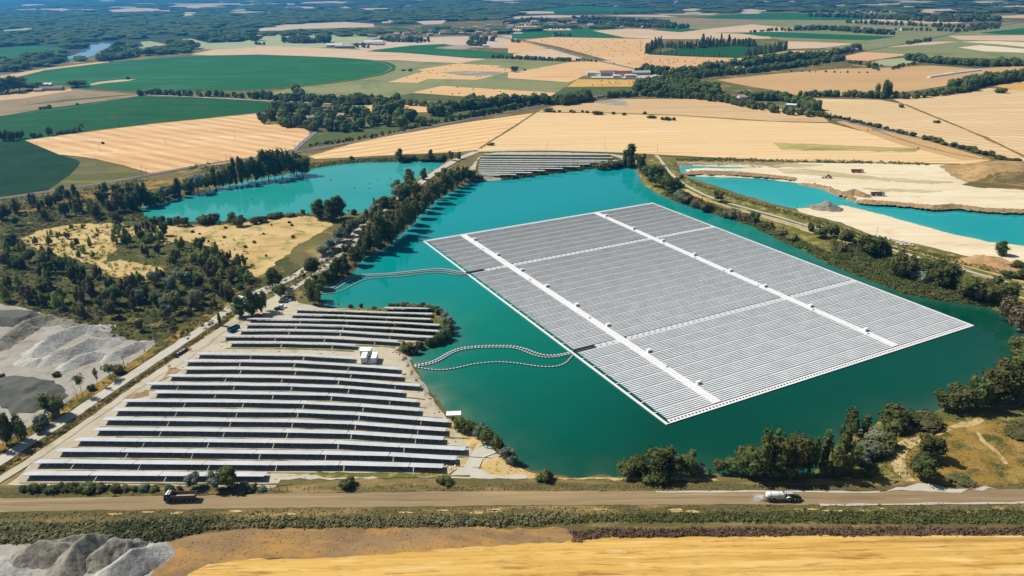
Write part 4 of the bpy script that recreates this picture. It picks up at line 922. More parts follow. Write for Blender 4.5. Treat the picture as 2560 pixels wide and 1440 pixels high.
def scatter_px(poly, n, seed, mind):
    """random standing places inside an outline, nearest last"""
    r_ = np.random.RandomState(seed); P = world(poly); x0, y0 = P.min(0); x1, y1 = P.max(0); out = []; tries = 0
    while len(out) < n and tries < n * 60:
        tries += 1; q = np.array([r_.uniform(x0, x1), r_.uniform(y0, y1)])
        if sdist(q[:1], q[1:], P)[0] > -0.5: continue
        if any((q[0] - o[0]) ** 2 + (q[1] - o[1]) ** 2 < mind * mind for o in out): continue
        out.append(q)
    return out
def to_px(x, y, z=0.0):
    q = np.array([x, y, z - CAMH]); w_ = q @ FWD
    return CX + F * (q @ RX) / w_, CY - F * (q @ UY) / w_
def wood(poly, n, kinds, hr, place, group, seed=1, mind=3.5):
    r_ = random.Random(seed); s_ = []
    for q in scatter_px(poly, n, seed, mind):
        x, y = to_px(q[0], q[1]); k = r_.choice(kinds); h = r_.uniform(*hr) * (.45 if KIND[k][4] == 'bush' else 1)
        yt = to_px(q[0], q[1], h)[1]; s_.append('%.1f,%.1f,%.1f,%s' % (x, y, yt, k))
    plant(';'.join(s_), place, group)
# ---- south and east shores of the lake
plant('1574,1189,1146,b,58;1604,1188,1146,b,50;1648,1190,1112,b,66;1688,1188,1146,b,44;1716,1187,1132,b,50;1797,1184,1150,b,30;1832,1186,1150,b,44;1872,1188,1103,b,70;1912,1188,1072,m,70;1945,1190,1070,b,70;1990,1188,1080,b,64;2018,1186,1088,m,40;2084,1182,1062,m,60;2112,1186,1098,b,56;1968,1194,1128,b,70',
      'on the south shore', 'trees on the south shore of the lake')
plant('1744,1188,1160,s,38;2066,1190,1140,b,40;1776,1190,1176,t,18', 'among the south shore trees', 'trees on the south shore of the lake')
plant('2136,1084,1008,m,46;2228,1066,1003,u,62;2110,1120,1062,m,34', 'on the bank where the lake turns east', 'trees on the southeast bank')
plant('2362,1024,978,b,58;2402,1024,962,b,62;2442,1022,936,m,60;2475,1010,955,b,60;2504,1008,905,b,80;2538,1004,872,m,90;2566,985,830,b,90;2548,905,840,b,60;2556,830,745,n,60', 'at the far right corner of the lake', 'trees at the right corner of the lake')
plant('2325,1146,1078,b,54;2303,1194,1128,b,60;2176,1192,1158,b,36', 'on the grassy hill by the gate', 'trees on the grassy hill')
plant('2205,1118,1078,u,50;2190,1105,1068,w,50;2240,1075,1048,x,60;2310,1060,1035,x,80;2160,1140,1100,w,60;2180,1128,1086,x,64;2150,1160,1128,w,40;2400,1200,1188,x,50;2560,1085,1062,x,70', 'sprawling on the grassy hill', 'brambly bushes on the grassy hill')
plant('1641,1208,1174,u,52;1362,1198,1172,u,34;870,1217,1192,x,36;1118,1208,1188,u,30;1100,1206,1192,u,16;1630,1198,1186,x,70;642,1222,1204,t,8;2005,1214,1196,t,10', 'on the verge above the haul road', 'bushes on the verge above the haul road')
plant('572,1220,1155,b,46;543,1222,1178,s,36;484,1220,1178,s,34', 'before the front solar row', 'trees in front of the solar field')
plant(';'.join('%d,%d,%d,%s,%d' % (x, 1226 + (x % 7) * .3, 1226 - h, k, w_) for x, h, k, w_ in
      ((62, 15, 'u', 18), (88, 20, 'u', 26), (106, 18, 'v', 20), (130, 16, 'u', 30), (150, 19, 'x', 22), (168, 17, 'u', 22), (186, 22, 'u', 22), (206, 19, 'u', 24), (226, 23, 'u', 34), (252, 18, 'v', 26), (276, 17, 'x', 10), (292, 20, 'x', 22), (314, 16, 'v', 18), (338, 14, 'u', 14), (360, 19, 'w', 24), (386, 15, 'u', 18), (420, 16, 'w', 14), (430, 14, 'u', 14), (450, 15, 'x', 12), (605, 18, 'v', 36), (630, 14, 'u', 24), (655, 12, 'w', 20))),
      'in the row by the haul road', 'bushes in a row along the haul road')
plant('1150,1078,1040,g,30;1166,1080,1045,g,34;1186,1084,1052,g,30;1200,1092,1056,s,28;1216,1104,1064,b,36;1246,1128,1093,b,30;1270,1150,1118,s,34;1278,1160,1135,w,26', 'on the shore behind the white shed', 'trees on the west shore near the shed')
# ---- the peninsula tip and solar field rim
plant('847,768,755,t,6;876,769,760,x,12;903,769,757,x,8;935,771,764,x,10;978,769,757,u,16;992,768,757,u,14;1012,768,752,u,16;1032,770,758,x,26;1052,771,757,u,22;1070,773,758,v,18;1086,778,762,u,20;1100,786,768,u,20;1112,797,776,w,22;1118,815,790,w,26;1120,832,808,u,26;1114,848,822,w,24;1102,856,834,u,20;1088,862,842,x,22;1070,866,850,x,18;1048,872,856,x,18;1018,884,861,b,26;1034,884,868,u,20', 'around the tip of the peninsula', 'bushes around the tip of the peninsula')
plant('600,793,738,q,24;628,790,722,q,24;652,782,722,m,30;575,752,712,m,26;550,815,779,p,7;690,720,664,b,32;704,745,700,b,30;779,690,638,b,36;812,634,608,s,26;785,760,700,m,34;760,700,676,t,20', 'beside the car park', 'trees around the car park')
plant('785,744,694,b,34;800,724,684,b,32;818,708,674,b,32;838,697,648,m,28;858,682,632,b,30;846,694,640,n,30;890,664,622,b,30;905,648,600,n,30;918,636,584,m,32;935,628,540,m,36;950,622,520,p,22;962,618,548,b,40;926,610,560,n,34;978,606,555,b,36;990,596,520,m,36;1004,588,510,n,30;1018,575,505,b,34;1030,562,505,m,30;1046,546,500,b,30;1058,532,482,m,30;1072,520,470,n,26;1085,508,455,b,30;1100,496,448,m,28;1114,486,432,b,28;1128,478,424,p,16;1140,470,430,b,26;1152,462,415,m,22;1166,455,414,b,24;1180,453,428,b,22;1196,450,436,u,24', 'on the lake side of the causeway', 'trees on the lake side of the causeway')
plant('830,625,590,s,34;850,605,566,s,32;868,592,556,n,30;884,580,540,s,30;905,566,534,b,26;924,552,520,n,30;940,545,504,s,34;958,532,488,b,36;975,518,486,b,36;1000,500,462,s,36;1015,502,458,b,34;1036,492,440,b,36;1022,468,420,q,22;1060,450,419,q,14;992,480,448,q,20;936,522,492,c,12;1080,478,446,n,30;1098,440,428,u,18;1112,432,416,u,14;870,628,604,n,24;806,640,612,s,24', 'on the pond side of the causeway', 'trees on the pond side of the causeway')
# ---- the smaller lake
plant('797,548,496,q,28;826,552,496,q,24;838,548,490,q,20;852,545,486,q,20;757,536,520,x,10;886,536,520,u,14;872,535,522,t,8;690,545,528,u,30;724,541,529,u,22;640,560,536,u,18;656,556,538,u,22;600,566,533,b,26;580,560,530,b,22;522,558,531,x,46;463,566,540,b,22;446,565,538,b,18;428,562,540,m,20;405,560,534,b,24;382,560,540,b,22', 'on the near shore of the smaller lake', 'trees on the near shore of the smaller lake')
plant('758,440,396,b,36;742,436,380,m,30;728,440,388,m,26;706,444,368,m,34;688,448,380,m,30;672,450,376,b,36;655,452,392,m,26;640,454,392,p,14;620,458,398,b,30;606,462,392,p,14;590,464,394,p,12;575,466,412,n,26;556,470,424,m,24;540,470,418,p,14;524,474,430,b,26;496,482,432,s,46;470,486,452,b,26;449,492,446,p,14;436,494,462,b,24;420,500,462,s,30;402,506,474,b,28;386,512,474,u,36;366,518,458,p,14;352,520,460,p,12;340,524,474,u,16;325,522,475,u,16;296,530,468,n,26',
      'on the railway side of the smaller lake', 'trees on the railway side of the smaller lake')
plant('1000,406,373,p,14;1077,404,376,p,10;1128,402,374,b,12;1146,398,376,u,10;879,399,388,u,10;1230,364,354,u,10;1221,364,358,u,6;1018,402,388,x,36;1060,402,388,x,30;1100,402,386,x,36', "on the smaller lake's north bank", 'trees north of the smaller lake')
# ---- the east bank between lake and pond
plant('1576,418,360,p,24;1569,420,380,m,20;1600,432,382,b,26;1622,452,408,b,34;1640,466,410,b,40;1660,474,430,b,36;1682,482,438,b,36;1700,470,454,u,18;1655,440,420,u,20;1560,416,398,u,30;1530,420,400,x,30;1504,424,408,x,30', 'near the far northern end of the lake', 'trees at the north end of the lake')
plant('1697,494,470,w,24;1716,505,484,v,30;1795,504,472,b,26;1740,520,494,v,28;1765,528,504,v,30;1703,446,434,u,10;1830,545,520,v,34;1860,552,534,v,26;1885,560,530,b,24;1915,568,552,v,30;1950,585,566,v,30;1980,600,582,v,26;2028,578,554,u,14', 'along the narrow part of the east bank', 'bushes along the east bank')
plant('2053,594,562,b,34;2084,590,556,m,22;2112,612,571,b,36;2130,604,590,u,20;2174,636,586,b,60;2106,632,602,n,26;2206,640,600,n,28;2222,640,614,m,16;2246,692,622,m,56;2284,650,634,u,12;2312,680,645,b,60;2330,678,652,b,40;2362,716,652,b,70;2300,700,668,w,50;2420,748,690,b,60;2462,752,700,n,50;2498,764,696,b,64;2512,692,674,b,26;2534,694,678,b,26;2556,700,672,b,26;2551,668,652,u,40;2520,800,740,n,40', 'along the broad part of the east bank', 'trees along the east bank')
plant('2499,638,600,q,24', 'leaning alone beside the sandy quarry track', 'lone trees by the quarry')
# ---- verge between gravel yard and haul road
plant('18,1114,1020,m,44;46,1104,1018,m,40;135,1042,972,b,50;105,1068,1030,w,30;170,1018,992,d,14;196,1002,960,d,20;207,992,930,t,26;230,976,958,u,16;246,968,914,t,16;277,950,908,t,34;312,922,888,d,44;300,932,905,v,30;392,869,836,d,40;362,880,858,d,30;140,941,928,u,18;100,1082,1050,b,26', 'on the verge beside the gravel yard', 'trees on the verge by the gravel yard')
# ---- the wild woodland on the left
GWD = 'trees of the wild woodland'
wood([(0,545),(60,505),(160,482),(280,470),(350,500),(360,525),(300,545),(200,550),(90,575),(20,610)], 34, 'bbmmpn', (8, 13), 'along the north edge of the woodland', GWD, 21, 4.4)
wood([(0,620),(60,600),(60,650),(160,660),(250,690),(300,705),(380,705),(380,740),(300,800),(200,800),(120,790),(0,755)], 50, 'bmgnnlw', (7, 12), 'in the wood behind the gravel yard', GWD, 22, 4.6)
wood([(285,545),(395,560),(420,590),(400,650),(340,650),(290,640),(270,600)], 16, 'mlbln', (7, 11), 'in the clump between the clearings', GWD, 23, 3.8)
wood([(430,625),(520,615),(560,640),(610,665),(650,700),(600,730),(560,725),(500,690),(440,680),(415,660)], 26, 'mgllxn', (6, 10), 'in the wood left of the causeway', GWD, 24, 4.0)
wood([(380,700),(480,690),(560,730),(600,745),(540,790),(480,850),(400,845),(330,835),(320,790)], 26, 'bsnnst', (6, 11), 'in the thicket by the haul road', GWD, 25, 4.2)
wood([(60,600),(180,570),(270,570),(280,640),(200,665),(100,650)], 20, 'llxvlg', (4, 7), 'dotted over the left clearing', GWD, 26, 4.5)
wood([(420,570),(760,550),(740,600),(680,650),(640,670),(560,620),(460,600)], 14, 'xvuxx', (3, 5), 'dotted over the dry clearing', 'bushes dotted over the dry clearing', 27, 7)
# ---- single trees and bushes further off
plant('2048,292,272,u,18;2075,300,280,c,8;2064,294,284,u,16;2084,296,286,u,14;2100,298,286,u,12;2110,300,291,u,10;2119,302,290,u,10;2133,306,296,u,18;2147,307,297,u,14;2158,311,302,u,14;2172,314,303,u,14;2187,318,308,u,14;2197,320,306,u,16;2216,325,313,u,12;2228,328,320,u,14;2250,333,320,u,18;2263,336,325,u,18;2280,341,327,u,16;2314,350,337,u,16;2326,350,336,u,18;2338,354,340,u,18;2347,357,343,u,18;2360,362,352,u,18;2382,366,352,u,16;2403,372,358,u,16;2426,376,361,u,24;2441,382,370,u,24;2462,388,374,u,14;2476,389,374,u,16;2496,396,386,u,24;2520,402,392,u,16;2538,404,392,u,20', 'along the straight country road', 'bushes lining the straight country road')
plant('2212,244,196,m,34;2498,232,217,u,26;2343,307,299,u,16;2254,269,258,u,12;1628,295,286,u,20;1668,301,290,u,16;1684,301,291,u,8;1656,300,290,u,8;1612,286,277,u,8;1560,288,280,u,10;1534,286,277,u,8;1489,287,274,u,14;1500,287,276,u,14;1468,283,275,u,8;1456,281,273,u,6;1432,282,275,u,10;1427,281,272,u,8;1370,279,268,g,26;1398,281,274,u,8;1385,281,274,u,10;123,271,260,u,10;113,272,264,u,8;103,273,265,u,8;192,218,197,b,40;193,262,256,u,6;319,199,190,u,8;1024,178,170,u,10;1008,177,172,u,10;1287,180,165,b,18;1312,177,171,u,6;298,319,305,c,4;258,360,352,u,6',
      'standing alone in the middle distance', 'lone trees and bushes in the farmland')
plant('20,232,186,b,56;50,228,192,b,34;85,224,203,b,40;110,218,208,u,20;4,234,196,b,30;12,352,322,m,22;30,352,326,m,24;52,348,322,m,20;85,346,328,u,12;100,343,330,u,10;124,340,314,m,14;150,336,322,u,14;166,334,322,u,14;182,333,320,u,14;196,330,312,m,14;207,328,304,t,14', 'by the farm at the left edge', 'trees x')
print('individual trees and bushes:', NTREE)
# ------------------------------------------------------------------ masses nobody could count
def lod(kind, seed, lobes_n, leaves, size):
    r_ = np.random.RandomState(seed); Vs, Fs, off = [], [], 0
    for i in range(lobes_n):
        if i == 0: c, rad = (0, 0, .48), (.36, .36, .46)
        else:
            a = r_.uniform(0, 6.28); c = (.24 * math.cos(a), .24 * math.sin(a), r_.uniform(.3, .75)); s = r_.uniform(.16, .26); rad = (s, s, s)
        V, F_ = ball(c, rad, r_, 6, 4, .22); Vs.append(V); Fs.append(F_ + off); off += len(V)
        u = r_.normal(size=(leaves, 3)); u /= np.linalg.norm(u, axis=1)[:, None]
        V, F_ = quads(np.array(c) + u * np.array(rad) * 1.02, u, r_.uniform(size * .6, size * 1.4, leaves), r_); Vs.append(V); Fs.append(F_ + off); off += len(V)
    V = np.concatenate(Vs); V[:, 2] = np.maximum(V[:, 2], 0)
    return V, np.concatenate(Fs)
LODM = [lod('m', 40 + i, 4, 16, .11) for i in range(6)]
LODF = [lod('f', 60 + i, 2, 5, .2) for i in range(6)]
def merge(name, items, protos, mat, label=None, cat=None):
    """items: x, y, z, width, height"""
    Vs, Fs, off = [], [], 0; r_ = np.random.RandomState(len(items) + 3)
    for x, y, z, w_, h in items:
        V, F_ = protos[r_.randint(len(protos))]; a = r_.uniform(0, 6.28); c, s_ = math.cos(a), math.sin(a)
        Vs.append(np.stack([(V[:, 0] * c - V[:, 1] * s_) * w_ + x, (V[:, 0] * s_ + V[:, 1] * c) * w_ + y, V[:, 2] * h + z], 1)); Fs.append(F_ + off); off += len(V)
    if not Vs: return None
    return top(link(name, mesh(name, np.concatenate(Vs), np.concatenate(Fs), mat)), label, cat, kind='stuff')
def fill(polys, spacing, hr, wr=1.0, seed=5, far=False, keep=1.0):
    """jittered grid of standing places inside outlines; the spacing grows with distance when far"""
    r_ = np.random.RandomState(seed); it = []
    for poly in polys:
        P = poly if isinstance(poly, np.ndarray) else world(poly)
        x0, y0 = P.min(0); x1, y1 = P.max(0); y = y0
        while y < y1:
            sp = spacing * (max(y, 300) / 1000.0) ** 1.0 if far else spacing
            X = np.arange(x0, x1, sp); X = X + r_.uniform(-.45, .45, len(X)) * sp; Y = y + r_.uniform(-.45, .45, len(X)) * sp
            k = (sdist(X, Y, P) < 0) & (r_.uniform(size=len(X)) < keep)
            for a, b in zip(X[k], Y[k]):
                h = r_.uniform(*hr); w_ = max(h * wr, sp * 1.35) if far else h * wr * r_.uniform(.8, 1.25)
                it.append((a, b, hz(a, b) - .05 if b < 800 else .1, w_, h))
            y += sp * (.9 if not far else 1.0)
    return it
def belt(lines, seed=6):
    """rows of trees: polyline, height, rows, spacing"""
    r_ = np.random.RandomState(seed); it = []
    for pts, h, wid, sp in lines:
        P = world(pts)
        for i in range(len(P) - 1):
            d = P[i + 1] - P[i]; Ln = np.linalg.norm(d); n = np.array([-d[1], d[0]]) / Ln; k = max(1, int(Ln / sp))
            for j in range(k):
                for _ in range(max(1, int(wid / sp))):
                    q = P[i] + d * (j + r_.uniform(-.3, .3)) / k + n * r_.uniform(-wid / 2, wid / 2); hh = h * r_.uniform(.55, 1.2)
                    it.append((q[0], q[1], .05, hh * r_.uniform(.9, 1.3), hh))
    return it
mid = belt([([(345,239),(380,237),(420,237),(450,240),(500,242),(540,240),(600,244),(640,246)], 9, 9, 6), ([(640,246),(700,250),(740,252),(800,256),(850,258),(900,263)], 11, 12, 6), ([(740,228),(755,245)], 11, 6, 6),
            ([(880,256),(940,262)], 13, 12, 6), ([(1000,262),(1060,266),(1120,272),(1135,276)], 9, 10, 6), ([(1135,275),(1200,272),(1260,266),(1290,262)], 14, 14, 6), ([(1290,262),(1350,258),(1400,262),(1440,258),(1470,246)], 13, 14, 6),
            ([(775,366),(850,352)], 3, 5, 3), ([(820,362),(930,344),(1000,328),(1060,314)], 4, 7, 4), ([(1060,314),(1150,298),(1200,288),(1260,278),(1330,264)], 7, 8, 5), ([(1330,266),(1380,262),(1450,252),(1520,242)], 3, 4, 4),
            ([(1520,244),(1600,240),(1680,244),(1760,248),(1830,256)], 9, 14, 6), ([(1600,228),(1620,214),(1700,216)], 13, 14, 6), ([(1620,228),(1680,234),(1740,236),(1790,232)], 14, 18, 6), ([(1780,252),(1850,262),(1880,270),(1920,276),(1960,284),(2010,290),(2040,288)], 9, 16, 6),
            ([(1850,248),(1900,250),(1960,250),(2000,262),(2035,280)], 11, 18, 6), ([(2000,240),(2060,240),(2120,242),(2200,246),(2280,246),(2330,240),(2400,232),(2440,222)], 9, 12, 6), ([(2400,226),(2440,214),(2500,204),(2560,198)], 15, 22, 6), ([(1700,204),(1760,190),(1830,185),(1900,178),(1980,168),(2060,156),(2100,150)], 11, 26, 8),
            ([(1690,192),(1760,182),(1830,172),(1900,160),(1980,150),(2080,146)], 15, 30, 9), ([(1600,182),(1640,186),(1680,190)], 15, 16, 7), ([(2280,150),(2340,158),(2440,164),(2560,164)], 12, 34, 8), ([(2120,158),(2200,166),(2190,164)], 7, 12, 7),
            ([(2170,168),(2200,178)], 6, 6, 6), ([(2230,174),(2260,166),(2290,160)], 6, 5, 6), ([(1980,180),(2100,182),(2190,184)], 3.5, 5, 12), ([(2085,138),(2130,130),(2150,124)], 14, 14, 8), ([(2270,112),(2300,106),(2330,104)], 10, 10, 8),
            ([(1235,145),(1270,147),(1330,150),(1375,152),(1432,154)], 8, 14, 7), ([(1440,152),(1500,156)], 5, 4, 9), ([(2020,42),(2120,44),(2240,50),(2350,55),(2490,52)], 18, 60, 16), ([(2230,44),(2360,46),(2480,46)], 17, 60, 16),
            ([(1985,76),(2050,74),(2110,78),(2180,84),(2230,88)], 15, 40, 12), ([(2120,58),(2200,62),(2300,66),(2420,72),(2500,66)], 14, 22, 12), ([(2230,76),(2330,78),(2400,80),(2500,70)], 12, 20, 12), ([(1880,82),(1930,78),(2050,76)], 11, 16, 12),
            ([(1270,60),(1330,52),(1400,58),(1500,60),(1600,68),(1720,72)], 14, 50, 13), ([(1440,48),(1540,52),(1640,58),(1680,68)], 15, 50, 13), ([(1180,100),(1240,104)], 14, 24, 10), ([(960,104),(1040,106),(1080,104)], 14, 24, 10),
            ([(720,106),(760,108),(830,106)], 18, 30, 10), ([(640,112),(670,113)], 9, 14, 9), ([(1390,90),(1430,92)], 14, 16, 10), ([(1280,105),(1300,108)], 8, 8, 8), ([(1540,36),(1640,34)], 12, 30, 14), ([(1270,72),(1380,74),(1460,72)], 8, 12, 11),
            ([(1170,114),(1215,116)], 14, 20, 10), ([(880,118),(930,120)], 12, 14, 10)])
mid += fill([[(640,308),(660,285),(700,270),(760,272),(800,268),(870,275),(900,290),(960,282),(1040,290),(1062,308),(1060,318),(960,322),(880,330),(800,332),(740,322)]], 11.5, (9, 15), 1.05, 31, keep=.5)
mid += fill([[(930,260),(1000,258),(1010,280),(940,290)], [(1080,280),(1130,276),(1130,292),(1085,296)], [(1610,225),(1640,208),(1720,212),(1790,226),(1800,246),(1700,244)], [(1150,262),(1210,255),(1240,262),(1190,276)]], 11, (10, 16), 1.05, 32, keep=.8)
merge('tree_belt', mid, LODM, LM['far'], 'dark hedgerows, copses and lines of trees threading through the distant farmland', 'trees')
pl = belt([([(1618,134),(1650,137),(1700,140),(1760,142),(1830,144)], 11, 3, 9), ([(1618,134),(1635,122),(1650,112)], 17, 8, 6), ([(1860,142),(1900,136),(1965,125)], 15, 16, 7), ([(1640,118),(1720,122),(1790,116),(1850,112),(1880,118)], 13, 44, 8), ([(1745,118),(1800,112),(1830,114)], 22, 26, 13)], 12)
LODP = []
for i in range(4):
    r_ = np.random.RandomState(90 + i); Vs, Fs, off = [], [], 0
    for j in range(4):
        V, F_ = ball((r_.uniform(-.03, .03), r_.uniform(-.03, .03), .14 + j * .22), (.17 - .025 * j,) * 2 + (.17,), r_, 6, 4, .2); Vs.append(V); Fs.append(F_ + off); off += len(V)
    LODP.append((np.concatenate(Vs), np.concatenate(Fs)))
merge('poplar_windbreak', [(a, b, c, h, h * 1.2) for a, b, c, d, h in pl], LODP, LM['far'], 'dark poplar windbreak squaring off a green plot beyond the wheat', 'trees')
farw = fill([[(-250,124),(0,118),(80,113),(120,112),(150,116),(185,128),(212,118),(222,106),(300,100),(345,98),(350,88),(420,84),(470,92),(560,94),(640,84),(700,74),(760,60),(900,52),(1010,60),(1120,52),(1270,54),(1300,32),(1500,28),(1500,-12),(1000,-9),(-250,-1)]], 26, (9, 15), 1.2, 33, far=True)
farw = [q for q in farw if q[1] > 0]
farw += fill([[(0,185),(0,160),(70,150),(150,150),(150,165),(60,175)], [(60,150),(100,138),(160,140),(160,155),(100,158)], [(240,156),(270,138),(300,116),(360,124),(440,108),(470,112),(540,120),(460,132),(380,140),(300,150)],
              [(185,152),(215,154),(212,143),(190,142)], [(455,112),(480,90),(640,84),(640,104),(560,110)]], 17, (11, 18), 1.3, 34, far=True)
farw += fill([[(880,92),(1000,86),(1300,84),(1560,70),(1560,58),(1300,60),(1000,70),(880,78)]], 34, (8, 13), 1.2, 35, far=True, keep=.55)
farw += fill([[(1500,26),(1720,30),(1900,28),(2100,24),(2750,10),(2750,-18),(1500,-12)]], 26, (8, 14), 1.2, 36, far=True, keep=.6)
farw += fill([[(1770,30),(2180,22),(2560,22),(2700,18),(2700,30),(2560,34),(2180,34),(1960,30),(1800,34)]], 24, (10, 16), 1.2, 37, far=True, keep=.8)
farw += fill([[(640,92),(660,84),(760,82),(900,76),(940,88),(880,92),(760,90)]], 22, (9, 14), 1.2, 38, far=True, keep=.9)
CLEAR = [world(q) for q in FARQ] + [world(q) for q in ([(270,25),(340,20),(425,22),(424,29),(360,32),(275,34)], [(415,17),(470,9),(600,8),(605,12),(520,17),(500,24),(430,22)], [(0,24),(90,22),(92,27),(0,29)], [(100,22),(180,21),(195,27),(110,30)], [(25,12),(110,11),(115,16),(30,17)],
         [(440,37),(462,30),(490,31),(495,44),(450,46)], [(735,6),(865,2),(868,6),(845,13),(760,11)], [(640,74),(700,62),(860,55),(935,60),(934,68),(860,70),(740,73),(690,78),(645,78)], [(955,50),(970,48),(990,57),(955,58)], [(840,21),(985,20),(980,27),(920,25),(842,24)],
         [(1010,12),(1020,9),(1030,17),(1075,14),(1077,18),(1015,18)], [(8,75),(60,70),(105,68),(106,75),(60,82),(20,84)], [(350,105),(375,103),(420,112),(425,120),(370,130),(335,130),(330,124),(360,116)], [(1280,42),(1380,38),(1700,44),(1640,36),(1800,34),(1780,38),(1560,38),(1440,43),(1290,48)],
         [(2240,9),(2330,3),(2260,5),(2245,12),(2140,10)], [(2260,24),(2400,22),(2412,32),(2330,33),(2240,27)], [(1340,25),(1440,14),(1560,20),(1660,26),(1600,30),(1440,29),(1380,31)], [(2000,14),(2060,12),(2120,14),(2080,17)], [(1040,54),(1120,50),(1105,60),(1060,62)], [(1015,0),(1120,-2),(1125,1),(1020,4)], [(1200,0),(1320,-3),(1325,2),(1210,5)],
         [(560,30),(620,29),(620,35),(560,36)], [(225,37),(262,35),(260,39),(228,40)], [(35,58),(92,55),(90,58),(40,62)], [(455,98),(480,97),(520,108),(640,104),(640,118),(560,124),(490,124),(480,110)], [(-60,155),(-60,130),(0,122),(80,115),(152,117),(155,124),(80,142),(0,158)])] + [RVW]
fx = np.array([(q[0], q[1]) for q in farw]); kill = np.zeros(len(fx), bool)
for P_ in CLEAR: kill |= sdist(fx[:, 0], fx[:, 1], P_) < 6
farw = [q for q, k_ in zip(farw, kill) if not k_]
merge('far_woodland', farw, LODF, LM['far'], 'vast dark woodland and scattered trees filling the hazy distance', 'woodland')
print('far crowns', len(farw), 'mid crowns', len(mid))
# ---- low growth
def tuft(seed, n=9, up=.5, sz=(.18, .34)):
    r_ = np.random.RandomState(seed); a = r_.uniform(0, 6.28, n); q = r_.uniform(.05, .5, n)
    C = np.stack([q * np.cos(a), q * np.sin(a), r_.uniform(.15, .85, n) * (1 - q * .7)], 1)
    Nn = C.copy(); Nn[:, 2] = Nn[:, 2] * up + .25; Nn += r_.normal(size=Nn.shape) * .3; Nn /= np.linalg.norm(Nn, axis=1)[:, None]
    V, F_ = quads(C, Nn, r_.uniform(sz[0], sz[1], n), r_); V[:, 2] = np.maximum(V[:, 2], 0); return V, F_
TUFT = [tuft(i + 5, 22, .5, (.09, .20)) for i in range(8)]
TUFS = [tuft(i + 25, 7, .5, (.12, .24)) for i in range(6)]
def scrub(name, label, polys, sp, hr, mat, wr=1.3, keep=1.0, seed=1, protos=None, cat='undergrowth'):
    return merge(name, fill(polys, sp, hr, wr, seed, keep=keep), protos or TUFT, LM[mat], label, cat)
scrub('shrub_bank', 'dense brown and dark green shrubs covering the bank below the haul road', [[(-60,1312),(300,1306),(600,1298),(1000,1292),(1300,1288),(1450,1288),(1450,1306),(1300,1316),(1000,1318),(700,1320),(470,1326),(420,1346),(200,1356),(-60,1362)]], 1.0, (1.0, 2.0), 'brown', 1.3, seed=2, cat='shrubs')
scrub('shrub_bank', 'dark green brambles at the top of the gravel heaps', [[(240,1345),(270,1310),(420,1300),(560,1300),(520,1326),(440,1345),(400,1358),(300,1352)]], 1.0, (1.2, 2.3), 'bramble', 1.3, seed=3, cat='shrubs')
scrub('shrub_bank', 'green and brown shrubs on the bank below the road, right half', [[(1430,1286),(1800,1282),(2620,1275),(2620,1308),(2200,1310),(1800,1306),(1430,1306)]], .95, (.8, 1.6), 'dark', 1.3, seed=4, cat='shrubs')
scrub('brush_row', 'purplish brown dry brush edging the golden field on the right', [[(1425,1332),(1500,1324),(1800,1322),(2620,1320),(2620,1338),(1800,1341),(1500,1345),(1432,1358)]], .95, (.9, 1.6), 'umber', 1.2, seed=5, cat='brush')
scrub('weeds', 'olive weeds along both edges of the haul road', [[(-60,1284),(600,1275),(1200,1268),(1800,1265),(2620,1260),(2620,1272),(1800,1280),(1200,1284),(600,1292),(-60,1302)], [(700,1222),(900,1214),(1300,1212),(1800,1212),(2140,1208),(2250,1222),(2120,1227),(1200,1228),(760,1230)], [(-60,1234),(200,1230),(640,1228),(660,1232),(480,1238),(-60,1246)], [(2380,1212),(2620,1206),(2620,1220),(2420,1221)]], 1.25, (.5, 1.1), 'weed', 1.5, seed=6, protos=TUFS)
scrub('dry_tufts', 'straw coloured tufts over the dry slope and lakeside verge', [[(420,1362),(620,1330),(1000,1326),(1420,1330),(1430,1350),(1240,1362),(980,1386),(640,1392),(520,1405),(440,1440)], [(1340,1192),(1780,1190),(1800,1202),(1400,1199)], [(1210,1150),(1290,1165),(1340,1188),(1230,1188)], [(2300,1110),(2560,1060),(2620,1060),(2620,1190),(2380,1190)], [(1140,1060),(1180,1078),(1250,1120),(1190,1120),(1150,1090)]], 1.7, (.3, .8), 'straw', 1.6, seed=7, protos=TUFS)
scrub('weeds', 'green and mustard weeds over the hill, road verges and peninsula', [[(2120,1190),(2180,1120),(2210,1080),(2300,1060),(2330,1120),(2260,1190)], [(2200,1045),(2440,1022),(2620,1000),(2620,1080),(2440,1060),(2300,1068)], [(840,776),(960,772),(1085,776),(1116,800),(1112,845),(1060,858),(1020,850),(1100,845),(1000,820)], [(1000,865),(1060,858),(1030,880),(985,882)], band(LOWL, 4.2, 8.5)], 1.5, (.5, 1.2), 'bramble', 1.5, seed=8, protos=TUFS, keep=.7)
scrub('hedge', 'ragged brownish hedge between the haul road and the inner track', [HEDGEL], 1.0, (.7, 1.5), 'weed', 1.3, seed=9, cat='hedge')
scrub('shore_scrub', 'thick grey-green scrub rolling down the east bank to the water', [[(1690,482),(1720,492),(1800,522),(1880,548),(1960,584),(2060,628),(2150,664),(2250,698),(2340,722),(2440,742),(2470,764),(2400,750),(2340,743),(2260,728),(2200,703),(2110,670),(2080,658),(2020,624),(1960,600),(1880,560),(1780,529),(1700,504),(1650,480)], [(2080,600),(2200,640),(2300,668),(2400,700),(2480,730),(2480,760),(2340,720),(2200,680),(2080,640)]], 1.5, (1.2, 2.6), 'dark', 1.4, seed=10, cat='scrub')
scrub('shore_scrub', 'low scrub on the bank between the east track and the quarry pond', [[(1700,436),(1740,456),(1850,494),(1985,532),(2100,566),(2190,602),(2420,652),(2560,690),(2560,700),(2400,662),(2200,616),(2080,572),(1960,534),(1850,502),(1740,464)]], 1.7, (.6, 1.3), 'bramble', 1.5, seed=11, cat='scrub')
